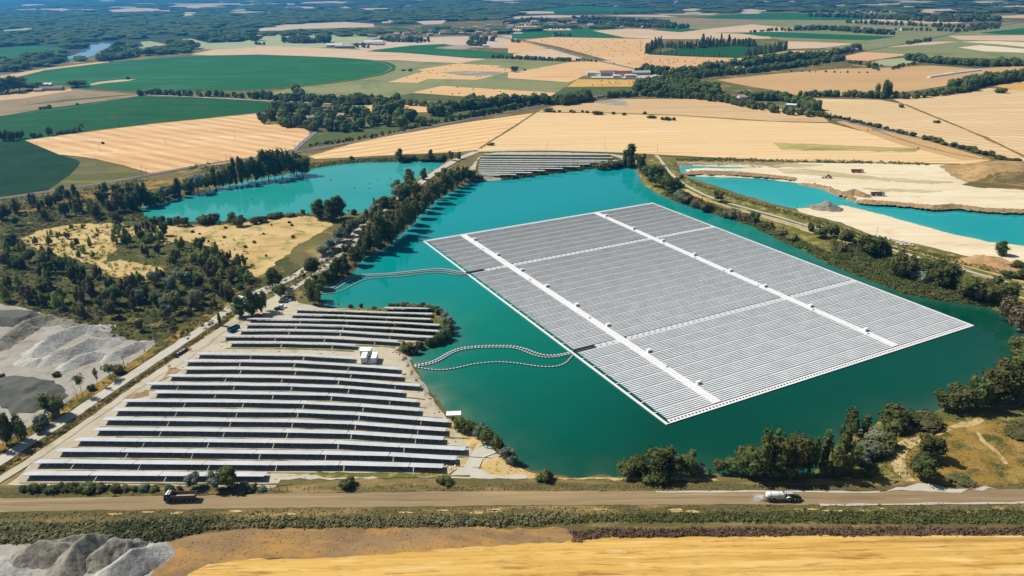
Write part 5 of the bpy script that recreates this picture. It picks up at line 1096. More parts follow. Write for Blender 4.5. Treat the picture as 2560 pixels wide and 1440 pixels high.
scrub('hedge', 'low hedge along the water in front of the far solar field', [[(1250,449),(1330,437),(1400,428),(1480,418),(1560,412),(1560,406),(1480,410),(1400,420),(1340,428),(1252,440)]], 1.7, (1.6, 3.2), 'dark', 1.3, seed=12, cat='hedge')
scrub('shore_scrub', 'dark scrub on the north bank of the smaller lake', [[(740,430),(800,414),(900,402),(1100,400),(1150,392),(1140,384),(1000,392),(860,400),(760,412)], [(395,556),(500,553),(560,556),(700,538),(860,532),(860,538),(700,546),(560,564),(420,566)]], 1.9, (.8, 2.0), 'dark', 1.5, seed=13, cat='scrub')
scrub('woodland_floor', 'tangled dark undergrowth of the wild woodland', [[(0,530),(180,488),(355,522),(380,556),(290,556),(180,560),(90,580),(50,600),(55,650),(140,655),(240,670),(300,708),(410,700),(420,620),(520,618),(620,680),(660,712),(560,800),(470,850),(360,852),(280,846),(150,796),(60,768),(0,755)]], 2.4, (.8, 2.2), 'bramble', 1.4, keep=.55, seed=14)
scrub('woodland_floor', 'olive and lime saplings among the clearings', [[(50,600),(180,565),(300,560),(390,560),(430,600),(600,600),(640,680),(600,720),(430,690),(300,700),(120,650)]], 3.0, (1.0, 2.8), 'lime', 1.1, keep=.34, seed=15)
scrub('shore_scrub', 'bushes and weeds along both sides of the causeway road', [[(640,742),(700,700),(800,640),(880,590),(960,520),(1030,480),(1090,440),(1150,410),(1165,440),(1100,490),(1040,540),(990,596),(900,645),(860,690),(800,720),(800,760),(740,745)]], 2.3, (.7, 2.0), 'brown', 1.3, keep=.55, seed=16, cat='scrub')
scrub('hedge', 'scrubby hedge on top of the quarry face', [[(1690,398),(1800,396),(1940,400),(2000,402),(2100,402),(2240,406),(2330,410),(2320,414),(2200,410),(2000,407),(1930,406),(1690,404)]], 2.4, (1.0, 2.6), 'dark', 1.5, keep=.8, seed=17, cat='hedge')
scrub('weeds', 'tufts of weeds between the rows of the solar field', [[(80,1210),(250,1060),(440,900),(560,820),(740,780),(1090,790),(1100,850),(1000,880),(1050,960),(1120,1060),(1160,1130),(1100,1180),(690,1200)]], 3.4, (.3, .8), 'weed', 1.6, keep=.5, seed=18, protos=TUFS)
scrub('hedge', 'bushy hedges beside the railway line', [[(0,500),(160,484),(220,470),(360,446),(380,452),(220,486),(60,512),(0,530)], [(500,420),(700,396),(760,390),(760,396),(620,412),(500,432)], [(470,418),(520,408),(525,412),(475,424)]], 2.4, (.8, 2.4), 'dark', 1.4, keep=.6, seed=19, cat='hedge')
# ================================================================== HEAPS OF GRAVEL AND EARTH
M_HEAPW = ground_mat('pale_heap', srgb(206,204,196,.78), srgb(184,182,174,.78), srgb(158,158,148,.78), big=0.10, small=1.3, amt3=(.50, .66), bump=0.8)
M_HEAPG = ground_mat('grey_heap', srgb(168,164,150,.78), srgb(148,144,130,.78), srgb(104,100,86,.78), big=0.12, small=1.6, amt3=(.48, .64), bump=0.8)
M_HEAPD = ground_mat('dark_heap', srgb(112,114,106,.75), srgb(98,100,92,.75), srgb(128,124,108,.75), big=0.06, small=0.9, amt3=(.55, .75), bump=0.3)
M_HEAPB = ground_mat('brown_heap', srgb(186,160,122,.8), srgb(160,132,94,.8), srgb(122,104,72,.8), big=0.12, small=0.9, amt3=(.5, .7), bump=0.5)
M_HEAPT = ground_mat('tan_heap', srgb(206,168,120,.78), srgb(188,148,100,.78), srgb(150,128,84,.78), big=0.12, small=0.8, amt3=(.55, .7), bump=0.4)
M_HEAPO = ground_mat('ochre_heap', srgb(214,140,50,.8), srgb(190,120,50,.8), srgb(206,176,126,.8), big=0.12, small=0.8, amt3=(.55, .7), bump=0.4)
def ridge(crest, hh, hw, mat, label, group=None, seed=0, cell=0.7, name='gravel_heap', cat='gravel heap', rough=.2, flat=0.0):
    """a tipped heap: sides fall evenly from a wandering crest line"""
    C = world(crest); H_ = hh if isinstance(hh, (list, tuple)) else [hh] * len(C); r_ = np.random.RandomState(seed + 50)
    x0, y0 = C.min(0) - hw * 1.4; x1, y1 = C.max(0) + hw * 1.4
    X, Y = np.meshgrid(np.arange(x0, x1, cell), np.arange(y0, y1, cell))
    Z = np.full(X.shape, -9.0); ph = r_.uniform(0, 6, 6)
    wob = 1 + .05 * np.sin(X * .9 + ph[0] + np.sin(Y * .7)) + .04 * np.sin(Y * 1.3 + ph[1] + X * .5) + .02 * np.sin(X * 2.3 + Y * 1.9 + ph[2])
    n = len(C)
    for i in range(max(1, n - 1)):
        a = C[i]; b = C[min(i + 1, n - 1)]; d = b - a; l2 = d @ d + 1e-9
        t = np.clip(((X - a[0]) * d[0] + (Y - a[1]) * d[1]) / l2, 0, 1)
        ds = np.hypot(X - a[0] - t * d[0], Y - a[1] - t * d[1]) * wob; h = H_[i] + (H_[min(i + 1, n - 1)] - H_[i]) * t
        z = h * (1 - np.maximum(0, ds - flat * hw) / (hw * (1 - flat))) ; z = np.minimum(z, h * .96 + .02 * ds)
        Z = np.maximum(Z, z)
    for fr, am in ((.45, .30), (1.1, .16), (2.6, .08)):
        Z = Z + am * rough * 1.3 * np.sin(X * fr * 1.7 + ph[3] + 2 * np.sin(Y * fr + ph[4])) * np.cos(Y * fr * 2.1 + ph[5] + np.sin(X * fr * 1.3))
    Z = Z + r_.normal(0, .03 + rough * .06, Z.shape); ny_, nx_ = Z.shape
    o0 = C.mean(0); idx = -np.ones(Z.shape, int); V = []; Fc = []
    keep = Z > -0.25
    k2 = keep[:-1, :-1] & keep[1:, :-1] & keep[:-1, 1:] & keep[1:, 1:]
    use = np.zeros(Z.shape, bool); use[:-1, :-1] |= k2; use[1:, :-1] |= k2; use[:-1, 1:] |= k2; use[1:, 1:] |= k2
    js, is_ = np.nonzero(use); idx[js, is_] = np.arange(len(js))
    zb = hz(o0[0], o0[1])
    V = [(float(X[j, i] - o0[0]), float(Y[j, i] - o0[1]), float(Z[j, i])) for j, i in zip(js, is_)]
    for j, i in zip(*np.nonzero(k2)): Fc.append((idx[j, i], idx[j, i + 1], idx[j + 1, i + 1], idx[j + 1, i]))
    o = link(name, mesh(name, V, [tuple(int(a) for a in f) for f in Fc], mat, True), loc=(o0[0], o0[1], zb + .02))
    return top(o, label, cat, group)
GY_ = 'heaps in the gravel yard'
ridge([(-10,800),(30,798),(52,800)], 3.2, 9, M_HEAPD, 'low flat grey heap at the left edge, below the woodland', GY_, 1, flat=.5)
ridge([(-5,868),(40,838),(75,816),(112,803),(128,806)], [3.2, 4, 4, 3.4, 1.5], 7, M_HEAPG, 'long brownish grey ridge of gravel, upper left of the yard', GY_, 2, rough=.6)
ridge([(92,884),(128,860),(165,842),(210,830),(252,824)], [3, 4.2, 4.2, 4, 2], 6.5, M_HEAPW, 'long whitish heap of sand in the middle of the gravel yard', GY_, 3)
ridge([(122,905),(150,896),(190,884),(228,864),(275,858)], [2.5, 4, 4.2, 4, 2.6], 6, M_HEAPW, 'pale heap with a smooth grey face below the whitest heap', GY_, 4)
ridge([(168,920),(200,905),(240,895),(268,892)], [2.2, 3.6, 3.4, 1.8], 5, M_HEAPW, 'pale gravel heap nearest the dead tree verge', GY_, 5)
ridge([(276,898),(310,884),(345,868),(362,862)], [2.5, 3.4, 3.0, 1.5], 5, M_HEAPW, 'pale gravel heap at the right corner of the yard', GY_, 6)
ridge([(60,905),(95,908)], [1.0, 2.2], 5, M_HEAPW, 'small bright white heap at the foot of the central ridges', GY_, 7)
ridge([(150,800),(180,815),(215,826),(300,850)], [1.0, 1.4, 1.4, .8], 3.5, M_HEAPG, 'low bund along the top edge of the gravel yard', GY_, 8)
ridge([(-30,985),(30,978),(72,985),(92,1000)], [4.5, 5, 4.5, 3], 11, M_HEAPD, 'big dark grey heap beside the yard track, lower left', GY_, 9, flat=.35, cell=.9)
GZ_ = 'gravel heaps below the haul road'
ridge([(72,1400),(110,1385),(150,1388)], [4.0, 5.0, 4.2], 6.0, M_HEAPG, 'brownish grey gravel heap, leftmost of the bottom left group', GZ_, 11, cell=.45)
ridge([(170,1430),(200,1395),(232,1372)], [4, 6, 5.5], 6.2, M_HEAPG, 'tall speckled grey gravel heap in the bottom left corner', GZ_, 12, cell=.4)
ridge([(250,1405),(290,1382),(325,1380)], [4, 5.2, 4.2], 5.5, M_HEAPG, 'dark coarse gravel heap second from right at bottom left', GZ_, 13, cell=.4, rough=.8)
ridge([(280,1450),(340,1412),(380,1392)], [4.5, 5.8, 3.4], 6.2, M_HEAPW, 'smooth grey gravel heap at the right of the bottom left group', GZ_, 14, cell=.45)
ridge([(150,1366),(185,1356)], [2.2, 2.6], 3, M_HEAPG, 'small gravel heap behind the tall speckled one', GZ_, 15, cell=.4)
ridge([(182,1352),(210,1349)], [1.9, 1.9], 2.4, M_HEAPG, 'flat grey heap touching the brambles, bottom left', GZ_, 16, cell=.4)
ridge([(-60,1440),(0,1425),(40,1432)], [2, 2.4, 1.2], 6, M_HEAPW, 'pale spread of gravel in the extreme bottom left corner', GZ_, 17, cell=.6)
GQ_ = 'heaps around the quarry pond'
ridge([(2050,520),(2066,520),(2078,522)], [3.2, 5.6, 3.4], 8.5, M_HEAPG, 'pointed grey gravel heap on the sandy spit in the pond', GQ_, 21, cell=.8)
ridge([(2010,456),(2040,460),(2070,468),(2100,480),(2130,492)], [1.5, 2.2, 2.6, 3, 3], 5.5, M_HEAPB, 'long brown bank of spoil along the north shore of the pond', GQ_, 22, cell=.8, rough=.6)
ridge([(2115,486),(2135,483),(2160,490)], [2.8, 3.6, 2.2], 6, M_HEAPB, 'brown spoil heap the white truck is backed against', GQ_, 23, cell=.7, rough=.5)
ridge([(2143,501),(2150,499)], [2.0, 2.2], 4, M_HEAPO, 'bright ochre spill running into the pond', GQ_, 24, cell=.7)
ridge([(2160,504),(2220,508),(2280,512),(2330,520),(2380,516),(2460,524),(2620,532)], [2, 1.6, 1.2, 2.4, 2.2, 1.4, 2], 5, M_HEAPB, 'pale spoil bank along the far shore of the pond, right part', GQ_, 25, cell=.9, rough=.7)
ridge([(1722,432),(1760,432),(1830,434),(1900,438),(1980,446)], [1.6, 2.4, 2.2, 1.6, 1.2], 5, M_HEAPB, 'low spit of pale earth closing the small upper pond', GQ_, 26, cell=.9)
ridge([(2425,655),(2455,650),(2490,660)], [1.8, 3.4, 2.0], 7, M_HEAPT, 'orange earth heap beside the lone leaning poplar', GQ_, 27, cell=.7)
# rubble
def rubble(x0, y0, x1, y1, n, s0, s1, label, mat, seed):
    r_ = random.Random(seed); a, b = g(x0, y0), g(x1, y1); c = (a + b) / 2; z = hz(c[0], c[1])
    root = link('rubble_pile', None, loc=(c[0], c[1], z)); top(root, label, 'rubble', None); rr = np.random.RandomState(seed)
    d = b - a
    for i in range(n):
        t = r_.uniform(0, 1); s_ = r_.uniform(s0, s1); q = a + d * t - c; V, F_ = ball((0, 0, 0), (s_, s_ * .8, s_ * .6), rr, 6, 4, .35)
        link('boulder', mesh('boulder', V, F_, mat), root, loc=(q[0] + r_.gauss(0, 1.2), q[1] + r_.gauss(0, 1.2), s_ * .4 + r_.uniform(0, .5)), rz=r_.uniform(0, 6))
M_ROCK = paint('pale_rock', (.62, .58, .50, 1), .9)
rubble(2225, 602, 2275, 616, 46, .5, 1.1, 'scatter of pale rocks at the edge of the sandy haul strip', M_ROCK, 3)
rubble(2375, 434, 2420, 438, 1, .8, .9, 'single boulder at the foot of the brown hill', M_ROCK, 4)
# ================================================================== VEHICLES
M_TYRE = paint('tyre', (.025, .025, .025, 1), .85); M_RIM = paint('rim', (.45, .44, .40, 1), .5, .5); M_GLASS = paint('dark_glass', (.03, .04, .05, 1), .08, var=0, spec=.8)
M_BLUE = paint('blue_paint', (.02, .035, .12, 1), .35); M_VWHITE = paint('white_paint', (.80, .80, .80, 1), .35, var=.04); M_STEEL = paint('worn_steel', (.13, .12, .10, 1), .55, .2, var=.2)
M_RUST = paint('rusty_red', (.36, .10, .055, 1), .6, var=.15); M_GREENT = paint('tractor_green', (.02, .055, .035, 1), .35); M_RED = paint('red_paint', (.55, .03, .02, 1), .3); M_GREYP = paint('grey_paint', (.10, .11, .13, 1), .3)
M_SKIP = paint('skip_blue', (.03, .12, .22, 1), .5, var=.15); M_SANDL = paint('sand_load', (.50, .40, .28, 1), .95); M_CREAM = paint('cream_paint', (.62, .56, .42, 1), .45); M_YEL = paint('yellow_paint', (.62, .40, .06, 1), .45)
def wheel(parent, x, y, r, wd, side):
    mb = MB(); mb.lathe([(r * .55, -wd / 2), (r * .93, -wd / 2), (r, -wd * .32), (r, wd * .32), (r * .93, wd / 2), (r * .55, wd / 2), (r * .55, -wd / 2)], (0, 0, 0), 16, 'y')
    t = mb.build('wheel', M_TYRE, parent, loc=(x, y, r))
    mb = MB(); mb.lathe([(0.001, side * wd * .30), (r * .3, side * wd * .42), (r * .56, side * wd * .34), (r * .56, -side * wd * .3), (0.001, -side * wd * .3)], (0, 0, 0), 12, 'y'); mb.build('rim', M_RIM, t)
def place(root, x, y, rz, z=None):
    p = g(x, y); zz = hz(p[0], p[1]) + .18 if z is None else z
    root.location = (p[0], p[1], zz); root.rotation_euler = (0, 0, rz); return root
def dump_truck(x, y, rz, cabm, roofm, bodym, label, load=True, raised=0.0, axles=(-1.2, -2.9, -4.3, 2.9 - .9)):
    """four-axle tipper, cab at +x"""
    r = top(link('dump_truck', None), label, 'truck', 'dump trucks'); L0 = 9.2
    c = MB(); c.prof([(2.75, .55), (4.55, .55), (4.62, 1.5), (4.35, 2.75), (4.1, 2.95), (2.75, 2.95)], -1.22, 1.22); cab = c.build('cab', cabm, r)
    c = MB(); c.prof([(4.00, 2.97), (2.78, 2.97), (2.78, 3.12), (3.8, 3.10)], -1.16, 1.16); c.build('roof', roofm, cab)
    c = MB(); c.prof([(4.66, 1.62), (4.43, 2.62), (4.40, 2.62), (4.60, 1.62)], -1.1, 1.1)
    for s_ in (-1, 1): c.box(3.2, 4.1, s_ * 1.235 - .01, s_ * 1.235 + .01, 1.75, 2.6)
    c.build('windscreen', M_GLASS, cab)
    c = MB(); c.box(4.60, 4.72, -1.15, 1.15, .45, .85)
    for s_ in (-1, 1): c.box(4.15, 4.3, s_ * 1.3 - .08, s_ * 1.3 + .08, 1.8, 2.4)
    c.build('bumper', bodym, cab)
    c = MB(); c.box(-4.6, 2.9, -.5, .5, .75, 1.05); c.box(-1.0, 1.0, -1.15, 1.15, .6, 1.0); c.box(-4.6, -4.4, -1.1, 1.1, .6, .9); c.build('chassis', M_STEEL, r)
    b = MB(); X0, X1 = -4.75, 2.45
    b.prof([(X0, 1.15), (X1, 1.15), (X1, 1.25), (X0 , 1.25)], -1.2, 1.2)
    for s_ in (-1, 1):
        b.hexa([(X0, s_ * 1.12 - .05), (X1, s_ * 1.12 - .05), (X1, s_ * 1.12 + .05), (X0, s_ * 1.12 + .05)], 1.25, [(X0 - .35, s_ * 1.22 - .07), (X1, s_ * 1.22 - .07), (X1, s_ * 1.22 + .07), (X0 - .35, s_ * 1.22 + .07)], 2.55)
        for k in range(6): b.box(X0 + .6 + k * 1.2, X0 + .75 + k * 1.2, s_ * 1.26 - .05, s_ * 1.26 + .05, 1.2, 2.5)
    b.prof([(X1 - .1, 1.25), (X1, 1.25), (X1 + .12, 2.95), (X1 + .0, 2.95)], -1.2, 1.2); b.prof([(X1 + .0, 2.95), (X1 + .12, 2.95), (X1 + .85, 3.15), (X1 + .85, 3.22)], -1.15, 1.15)
    b.prof([(X0, 1.25), (X0 + .1, 1.25), (X0 - .28, 2.6), (X0 - .40, 2.6)], -1.18, 1.18)
    bed = b.build('tipper_body', bodym, r)
    if load:
        c = MB(); c.add([(X0 + .2, -1.05, 1.5), (X1 - .2, -1.05, 1.3), (X1 - .2, 1.05, 1.3), (X0 + .2, 1.05, 1.5), (X0 + 1.5, 0, 2.0), (0, .1, 1.8)], [(0, 1, 5, 4), (1, 2, 5), (2, 3, 4, 5), (3, 0, 4), (3, 2, 1, 0)]); c.build('load', M_SANDL, bed)
    for ax in (3.6, 1.75, -2.5, -3.85):
        for s_ in (-1, 1): wheel(r, ax, s_ * 1.02, .52, .34, s_)
    return place(r, x, y, rz)
dump_truck(452, 1252, math.pi + .02, M_BLUE, M_VWHITE, M_STEEL, 'dark blue tipper truck with a white roof and open body on the haul road')
dump_truck(2143, 432, -.12, M_VWHITE, M_VWHITE, M_RUST, 'rusty red tipper truck with a white cab crossing the pale sand', load=False)
dump_truck(2194, 490, -.06, M_VWHITE, M_VWHITE, M_GREYP, 'white and black tipper truck backed up to the spoil heap by the pond', load=False)
dump_truck(-4, 945, -.62, M_CREAM, M_CREAM, M_CREAM, 'cream tipper truck cut off by the left edge, in the gravel yard', load=False)
def loader(x, y, rz):
    r = top(link('wheel_loader', None), 'small cream wheel loader working at the top of the pond bank', 'loader')
    c = MB(); c.prof([(-3.2, .8), (-.4, .8), (-.4, 1.7), (-2.9, 1.9), (-3.2, 1.6)], -1.1, 1.1); c.box(-.4, 1.4, -.5, .5, .8, 1.3); c.build('body', M_CREAM, r)
    c = MB(); c.prof([(-1.5, 1.75), (.2, 1.3), (.2, 2.2), (-.1, 3.1), (-1.5, 3.1)], -.75, .75); k = c.build('cab', M_GLASS, r)
    c = MB(); c.box(-1.6, .05, -.85, .85, 3.1, 3.25); c.build('roof', M_CREAM, k)
    c = MB()
    for s_ in (-.6, .6): c.tube((.6, s_, 1.3), (3.4, s_, .6), .12, n=6)
    c.build('lift_arm', M_CREAM, r)
    c = MB(); c.prof([(3.2, .2), (4.3, .15), (4.3, .25), (3.4, .4), (3.3, 1.3), (3.2, 1.3)], -1.4, 1.4); c.build('bucket', M_STEEL, r)
    for a in (-2.1, 1.1):
        for s_ in (-1, 1): wheel(r, a, s_ * 1.05, .75, .5, s_)
    place(r, x, y, rz)
loader(2068, 446, math.pi - .1)
def tractor(x, y, rz):
    r = top(link('tractor', None), 'dark green tractor with white wheel arches pulling the white tanker', 'tractor')
    c = MB(); c.prof([(.3, .75), (2.7, .75), (2.85, 1.2), (2.6, 1.75), (.3, 1.95)], -.42, .42); c.box(-1.2, .4, -.4, .4, .7, 1.3); c.build('bonnet', M_GREENT, r)
    c = MB(); c.prof([(-1.2, 1.25), (.35, 1.25), (.45, 1.9), (.2, 2.75), (-1.1, 2.75), (-1.35, 1.9)], -.72, .72); k = c.build('cab', M_GLASS, r)
    c = MB(); c.prof([(-1.35, 2.76), (.4, 2.76), (.3, 2.95), (-1.25, 2.95)], -.82, .82); c.build('roof', paint('pale_green', (.42, .50, .46, 1), .4), k)
    for s_ in (-1, 1):
        c = MB(); P_ = [(-.75 + 1.02 * math.cos(a), .95 + 1.02 * math.sin(a)) for a in [R(t) for t in range(15, 171, 22)]]; P_ += [(-.75 + .93 * math.cos(a), .95 + .93 * math.sin(a)) for a in [R(t) for t in range(170, 14, -22)]]
        c.prof(P_, s_ * .95 - .28, s_ * .95 + .28); c.build('mudguard', M_VWHITE, r)
        wheel(r, -.75, s_ * .95, .88, .5, s_); wheel(r, 2.05, s_ * .88, .62, .42, s_)
    c = MB(); c.tube((1.5, .3, 1.8), (1.5, .3, 2.7), .06); c.build('exhaust', M_STEEL, r)
    c = MB(); c.box(2.85, 3.3, -.5, .5, .6, 1.1); c.build('front_weight', M_GREENT, r)
    place(r, x, y, rz)
def tanker(x, y, rz):
    r = top(link('tanker_trailer', None), 'white cylindrical water tanker behind the tractor, spraying from its rear', 'tanker')
    c = MB(); c.lathe([(0.001, -3.05), (.6, -3.0), (.95, -2.7), (1.02, -2.3), (1.02, 2.1), (.95, 2.5), (.6, 2.8), (.001, 2.85)], (0, 0, 2.0), 20, 'x'); t = c.build('tank', M_VWHITE, r, smooth=True)
    c = MB()
    for xx in (-1.6, .9): c.lathe([(1.03, -.05), (1.06, -.05), (1.06, .05), (1.03, .05)], (xx, 0, 2.0), 20, 'x')
    c.tube((2.2, 0, 2.9), (2.2, 0, 3.15), .28); c.build('band', M_STEEL, t)
    c = MB(); c.box(-2.7, 3.9, -.55, -.35, .95, 1.1); c.box(-2.7, 3.9, .35, .55, .95, 1.1); c.tube((2.8, 0, 1.0), (4.9, 0, .75), .09); c.box(3.0, 3.4, -.5, .5, 1.0, 2.0); c.build('chassis', M_STEEL, r)
    c = MB(); c.tube((-3.0, 0, 1.4), (-3.4, 0, 1.3), .1); c.box(-3.5, -3.4, -.45, .45, 1.0, 1.4); c.build('spray_nozzle', M_STEEL, r)
    for a in (-2.1, -.6):
        for s_ in (-1, 1): wheel(r, a, s_ * .95, .55, .4, s_)
    place(r, x, y, rz)
tractor(1975, 1252, -.01); tanker(1937, 1252, -.01)
mt_, t_, N_, L_, B_ = new_mat('spray'); B_.inputs['Base Color'].default_value = (.85, .87, .88, 1); B_.inputs['Roughness'].default_value = .6
q = g(1915, 1251); r_ = np.random.RandomState(5); C = []
for i in range(3600):
    t = r_.uniform(0, 1) ** .8; a = r_.normal(0, .32); v = r_.uniform(.7, 1.05)
    C.append((-4.6 * t * v * math.cos(a), 5.0 * t * v * math.sin(a) + r_.normal(0, .1), max(.04, 1.3 + 1.7 * t * v - 3.0 * t * t)))
C = np.array(C); Nn = r_.normal(size=C.shape); Nn /= np.linalg.norm(Nn, axis=1)[:, None]; V, F_ = quads(C, Nn, r_.uniform(.02, .06, len(C)), r_)
top(link('water_spray', mesh('water_spray', V, F_, mt_), loc=(q[0], q[1], hz(*q))), 'fan of water droplets thrown behind the white tanker', 'water spray', kind='stuff')
def car(x, y, rz, mat, label, van=False):
    r = top(link('parked_car', None), label, 'van' if van else 'car', 'vehicles in the car park')
    c = MB()
    if van: c.prof([(-2.4, .35), (2.4, .35), (2.45, .9), (1.9, 1.25), (1.4, 2.05), (-2.35, 2.1), (-2.45, 1.0)], -.95, .95)
    else: c.prof([(-2.15, .3), (2.15, .3), (2.2, .68), (1.15, .92), (-1.35, .98), (-2.2, .92), (-2.22, .5)], -.88, .88)
    b = c.build('body', mat, r)
    if van:
        c = MB(); c.prof([(1.95, 1.27), (1.47, 2.0), (1.43, 1.98), (1.88, 1.24)], -.85, .85)
        for s_ in (-1, 1): c.box(.5, 1.35, s_ * .96 - .01, s_ * .96 + .01, 1.3, 1.85)
        c.build('window', M_GLASS, b)
    else:
        c = MB(); c.prof([(1.1, .92), (.45, 1.38), (-1.05, 1.40), (-1.75, .98)], -.76, .76); k = c.build('window', M_GLASS, b)
        c = MB(); c.prof([(.42, 1.40), (-1.0, 1.42), (-1.0, 1.46), (.36, 1.44)], -.72, .72)
        c.build('roof', mat, b)
    for a in (-1.35, 1.35):
        for s_ in (-1, 1): wheel(r, a, s_ * .80, .32, .2, s_)
    c = MB()
    for s_ in (-.6, .6): c.box(2.16, 2.23, s_ - .15, s_ + .15, .55, .7)
    c.build('headlight', M_RIM, b)
    return place(r, x, y, rz)
car(718, 753, .08, M_VWHITE, 'white car parked at the back of the gravel car park'); car(708, 757, .05, M_GREYP, 'dark car parked beside the rearmost white car')
car(705, 770, -.12, M_VWHITE, 'white car in the middle of the gravel car park'); car(697, 775, 0, M_GREYP, 'dark grey car alongside the middle white car'); car(647, 793, .03, M_RED, 'red car at the left end of the solar rows')
car(604, 752, -.4, M_VWHITE, 'white van glimpsed between the trees on the haul road', van=True); car(615, 768, -.2, M_VWHITE, 'white car half hidden behind the car park trees')
car(1535, 159.5, -.4, M_VWHITE, 'white van on the main road across the wheat', van=True); car(1401, 125, -.4, M_GREYP, 'small dark car far down the main road'); car(682, 252, .1, M_VWHITE, 'pale car on the farm road beside the green crop')
def motorbike(x, y):
    r = top(link('motorcycle', None), 'small white and black motorcycle standing in the car park', 'motorcycle')
    for a in (-.65, .65):
        c = MB(); c.lathe([(.2, -.06), (.31, -.06), (.31, .06), (.2, .06), (.2, -.06)], (a, 0, .31), 14, 'y'); c.build('wheel', M_TYRE, r)
    c = MB(); c.prof([(-.5, .45), (.3, .4), (.35, .8), (-.1, .85), (-.7, .95), (-.75, .8)], -.14, .14); c.build('body', M_VWHITE, r)
    c = MB(); c.tube((.65, 0, .31), (.4, 0, 1.05), .03); c.tube((.4, -.35, 1.05), (.4, .35, 1.05), .02); c.build('handlebar', M_STEEL, r)
    place(r, x, y, 1.2)
motorbike(703, 785)
# ================================================================== CABINS, SKIP, SHED, GATES
M_ROOFW = paint('roof_white', (.84, .84, .82, 1), .5, var=.03); M_WALLB = paint('cabin_wall', (.62, .66, .70, 1), .5, var=.05)
def cabin(x, y, rz, w_, d_, h_, label):
    r = top(link('site_cabin', None), label, 'cabin', 'white cabins beside the solar field')
    c = MB(); c.box(0, w_, 0, d_, .35, h_)
    for k in range(int(w_ / .35)): c.box(.1 + k * .35, .2 + k * .35, -.03, 0, .4, h_ - .05)
    for k in range(int(d_ / .35)): c.box(w_, w_ + .03, .1 + k * .35, .2 + k * .35, .4, h_ - .05)
    c.build('wall', M_WALLB, r)
    c = MB(); c.box(-.08, w_ + .08, -.08, d_ + .08, h_ + .003, h_ + .14); c.build('roof', M_ROOFW, r)
    c = MB(); c.box(.15, w_ - .15, .15, d_ - .15, -.1, .347); c.build('base', M_STEEL, r)
    c = MB(); c.box(w_ + .035, w_ + .07, d_ * .4, d_ * .4 + .9, .45, h_ - .35); c.build('door', M_VWHITE, r)
    place(r, x, y, rz)
cabin(903, 911, .02, 2.15, 5.6, 2.75, 'left one of the two white container cabins standing end on')
cabin(928.5, 911.5, .02, 2.15, 5.6, 2.75, 'right one of the two white container cabins standing end on')
cabin(900.5, 893.5, -.01, 4.6, 3.6, 2.8, 'wide white transformer cabin behind the two container cabins')
r = top(link('waste_skip', None), 'long blue open skip at the left end of the solar rows', 'skip')
c = MB(); Lk, Wk, Hk = 5.6, 2.3, 1.75
c.box(-Lk/2, Lk/2, -Wk/2, Wk/2, .15, .25)
for s_ in (-1, 1):
    c.box(-Lk/2, Lk/2, s_ * Wk/2 - .05, s_ * Wk/2 + .05, .253, Hk)
    for k in range(9): c.box(-Lk/2 + .2 + k * .62, -Lk/2 + .3 + k * .62, s_ * (Wk/2 + .1) - .05, s_ * (Wk/2 + .1) + .05, .15, Hk - .05)
c.build('hull', M_SKIP, r); c = MB(); c.box(-Lk/2 - .06, -Lk/2, -Wk/2 + .05, Wk/2 - .05, .15, Hk); c.box(Lk/2, Lk/2 + .06, -Wk/2 + .05, Wk/2 - .05, .15, Hk); c.build('end_panel', M_SKIP, r)
c = MB(); c.box(-Lk/2, Lk/2, -Wk/2 - .08, -Wk/2 + .08, Hk + .003, Hk + .1); c.box(-Lk/2, Lk/2, Wk/2 - .08, Wk/2 + .08, Hk + .003, Hk + .1); c.build('rim_rail', M_SKIP, r)
place(r, 585, 827, R(58))
r = top(link('lakeside_shed', None), 'small white roofed shelter on posts at the end of the beach', 'shed')
c = MB()
for k in range(7): c.prof([(k * .78, 2.2), (k * .78 + .72, 2.2), (k * .78 + .72, 2.26), (k * .78, 2.26)], 0, 3.0)
c.build('roof', M_ROOFW, r); c = MB()
for a in (.15, 2.7, 5.2):
    for b in (.15, 2.8): c.box(a, a + .12, b, b + .12, -1.2, 2.2)
c.build('post', M_STEEL, r); c = MB(); c.box(.1, 5.3, 2.75, 2.85, .2, 2.1); c.build('back_wall', M_STEEL, r)
place(r, 1116, 1052, 0.03, z=.0)
def gate(x, y, rz, w_, label, leaves=2):
    r = top(link('field_gate', None), label, 'gate'); n = leaves
    for i in range(n + 1): c = MB(); c.box(w_ * i / n - .07, w_ * i / n + .07, -.07, .07, -.2, 2.0); c.build('post', M_DKBOX, r)
    for i in range(n):
        a, b = w_ * i / n + .1, w_ * (i + 1) / n - .1; c = MB()
        for z in (.25, 1.1, 1.85): c.box(a, b, -.03, .03, z, z + .06)
        k = int((b - a) / .35)
        for j in range(k + 1): c.box(a + (b - a) * j / k - .012, a + (b - a) * j / k + .012, -.012, .012, .3, 1.85)
        c.build('leaf', M_DKBOX, r)
    place(r, x, y, rz)
gate(677, 1229, 0, 5.4, 'double wire mesh gate between the haul road and the solar field')
gate(2250, 1196, .12, 4.6, 'dark three-post gate across the path up the grassy hill')
def board(x, y, rz, label, w_, h_, zb):
    r = top(link('sign_board', None), label, 'sign board'); c = MB(); c.box(0, w_, -.02, .02, zb, zb + h_); c.build('panel', M_VWHITE, r)
    c = MB(); c.box(.05, .13, .03, .1, -.2, zb + h_); c.box(w_ - .13, w_ - .05, .03, .1, -.2, zb + h_); c.build('post', M_STEEL, r); place(r, x, y, rz)
board(2222, 1208, .55, 'weathered white board on posts left of the hill gate', 2.1, 1.0, 1.2)
board(1247, 1136, -.4, 'small white board beside the boat ramp', 1.0, .9, .5)
r = top(link('rowing_boat', None), 'small pale green boat lying on the grass by the ramp', 'boat'); c = MB()
n_ = 9; V = []
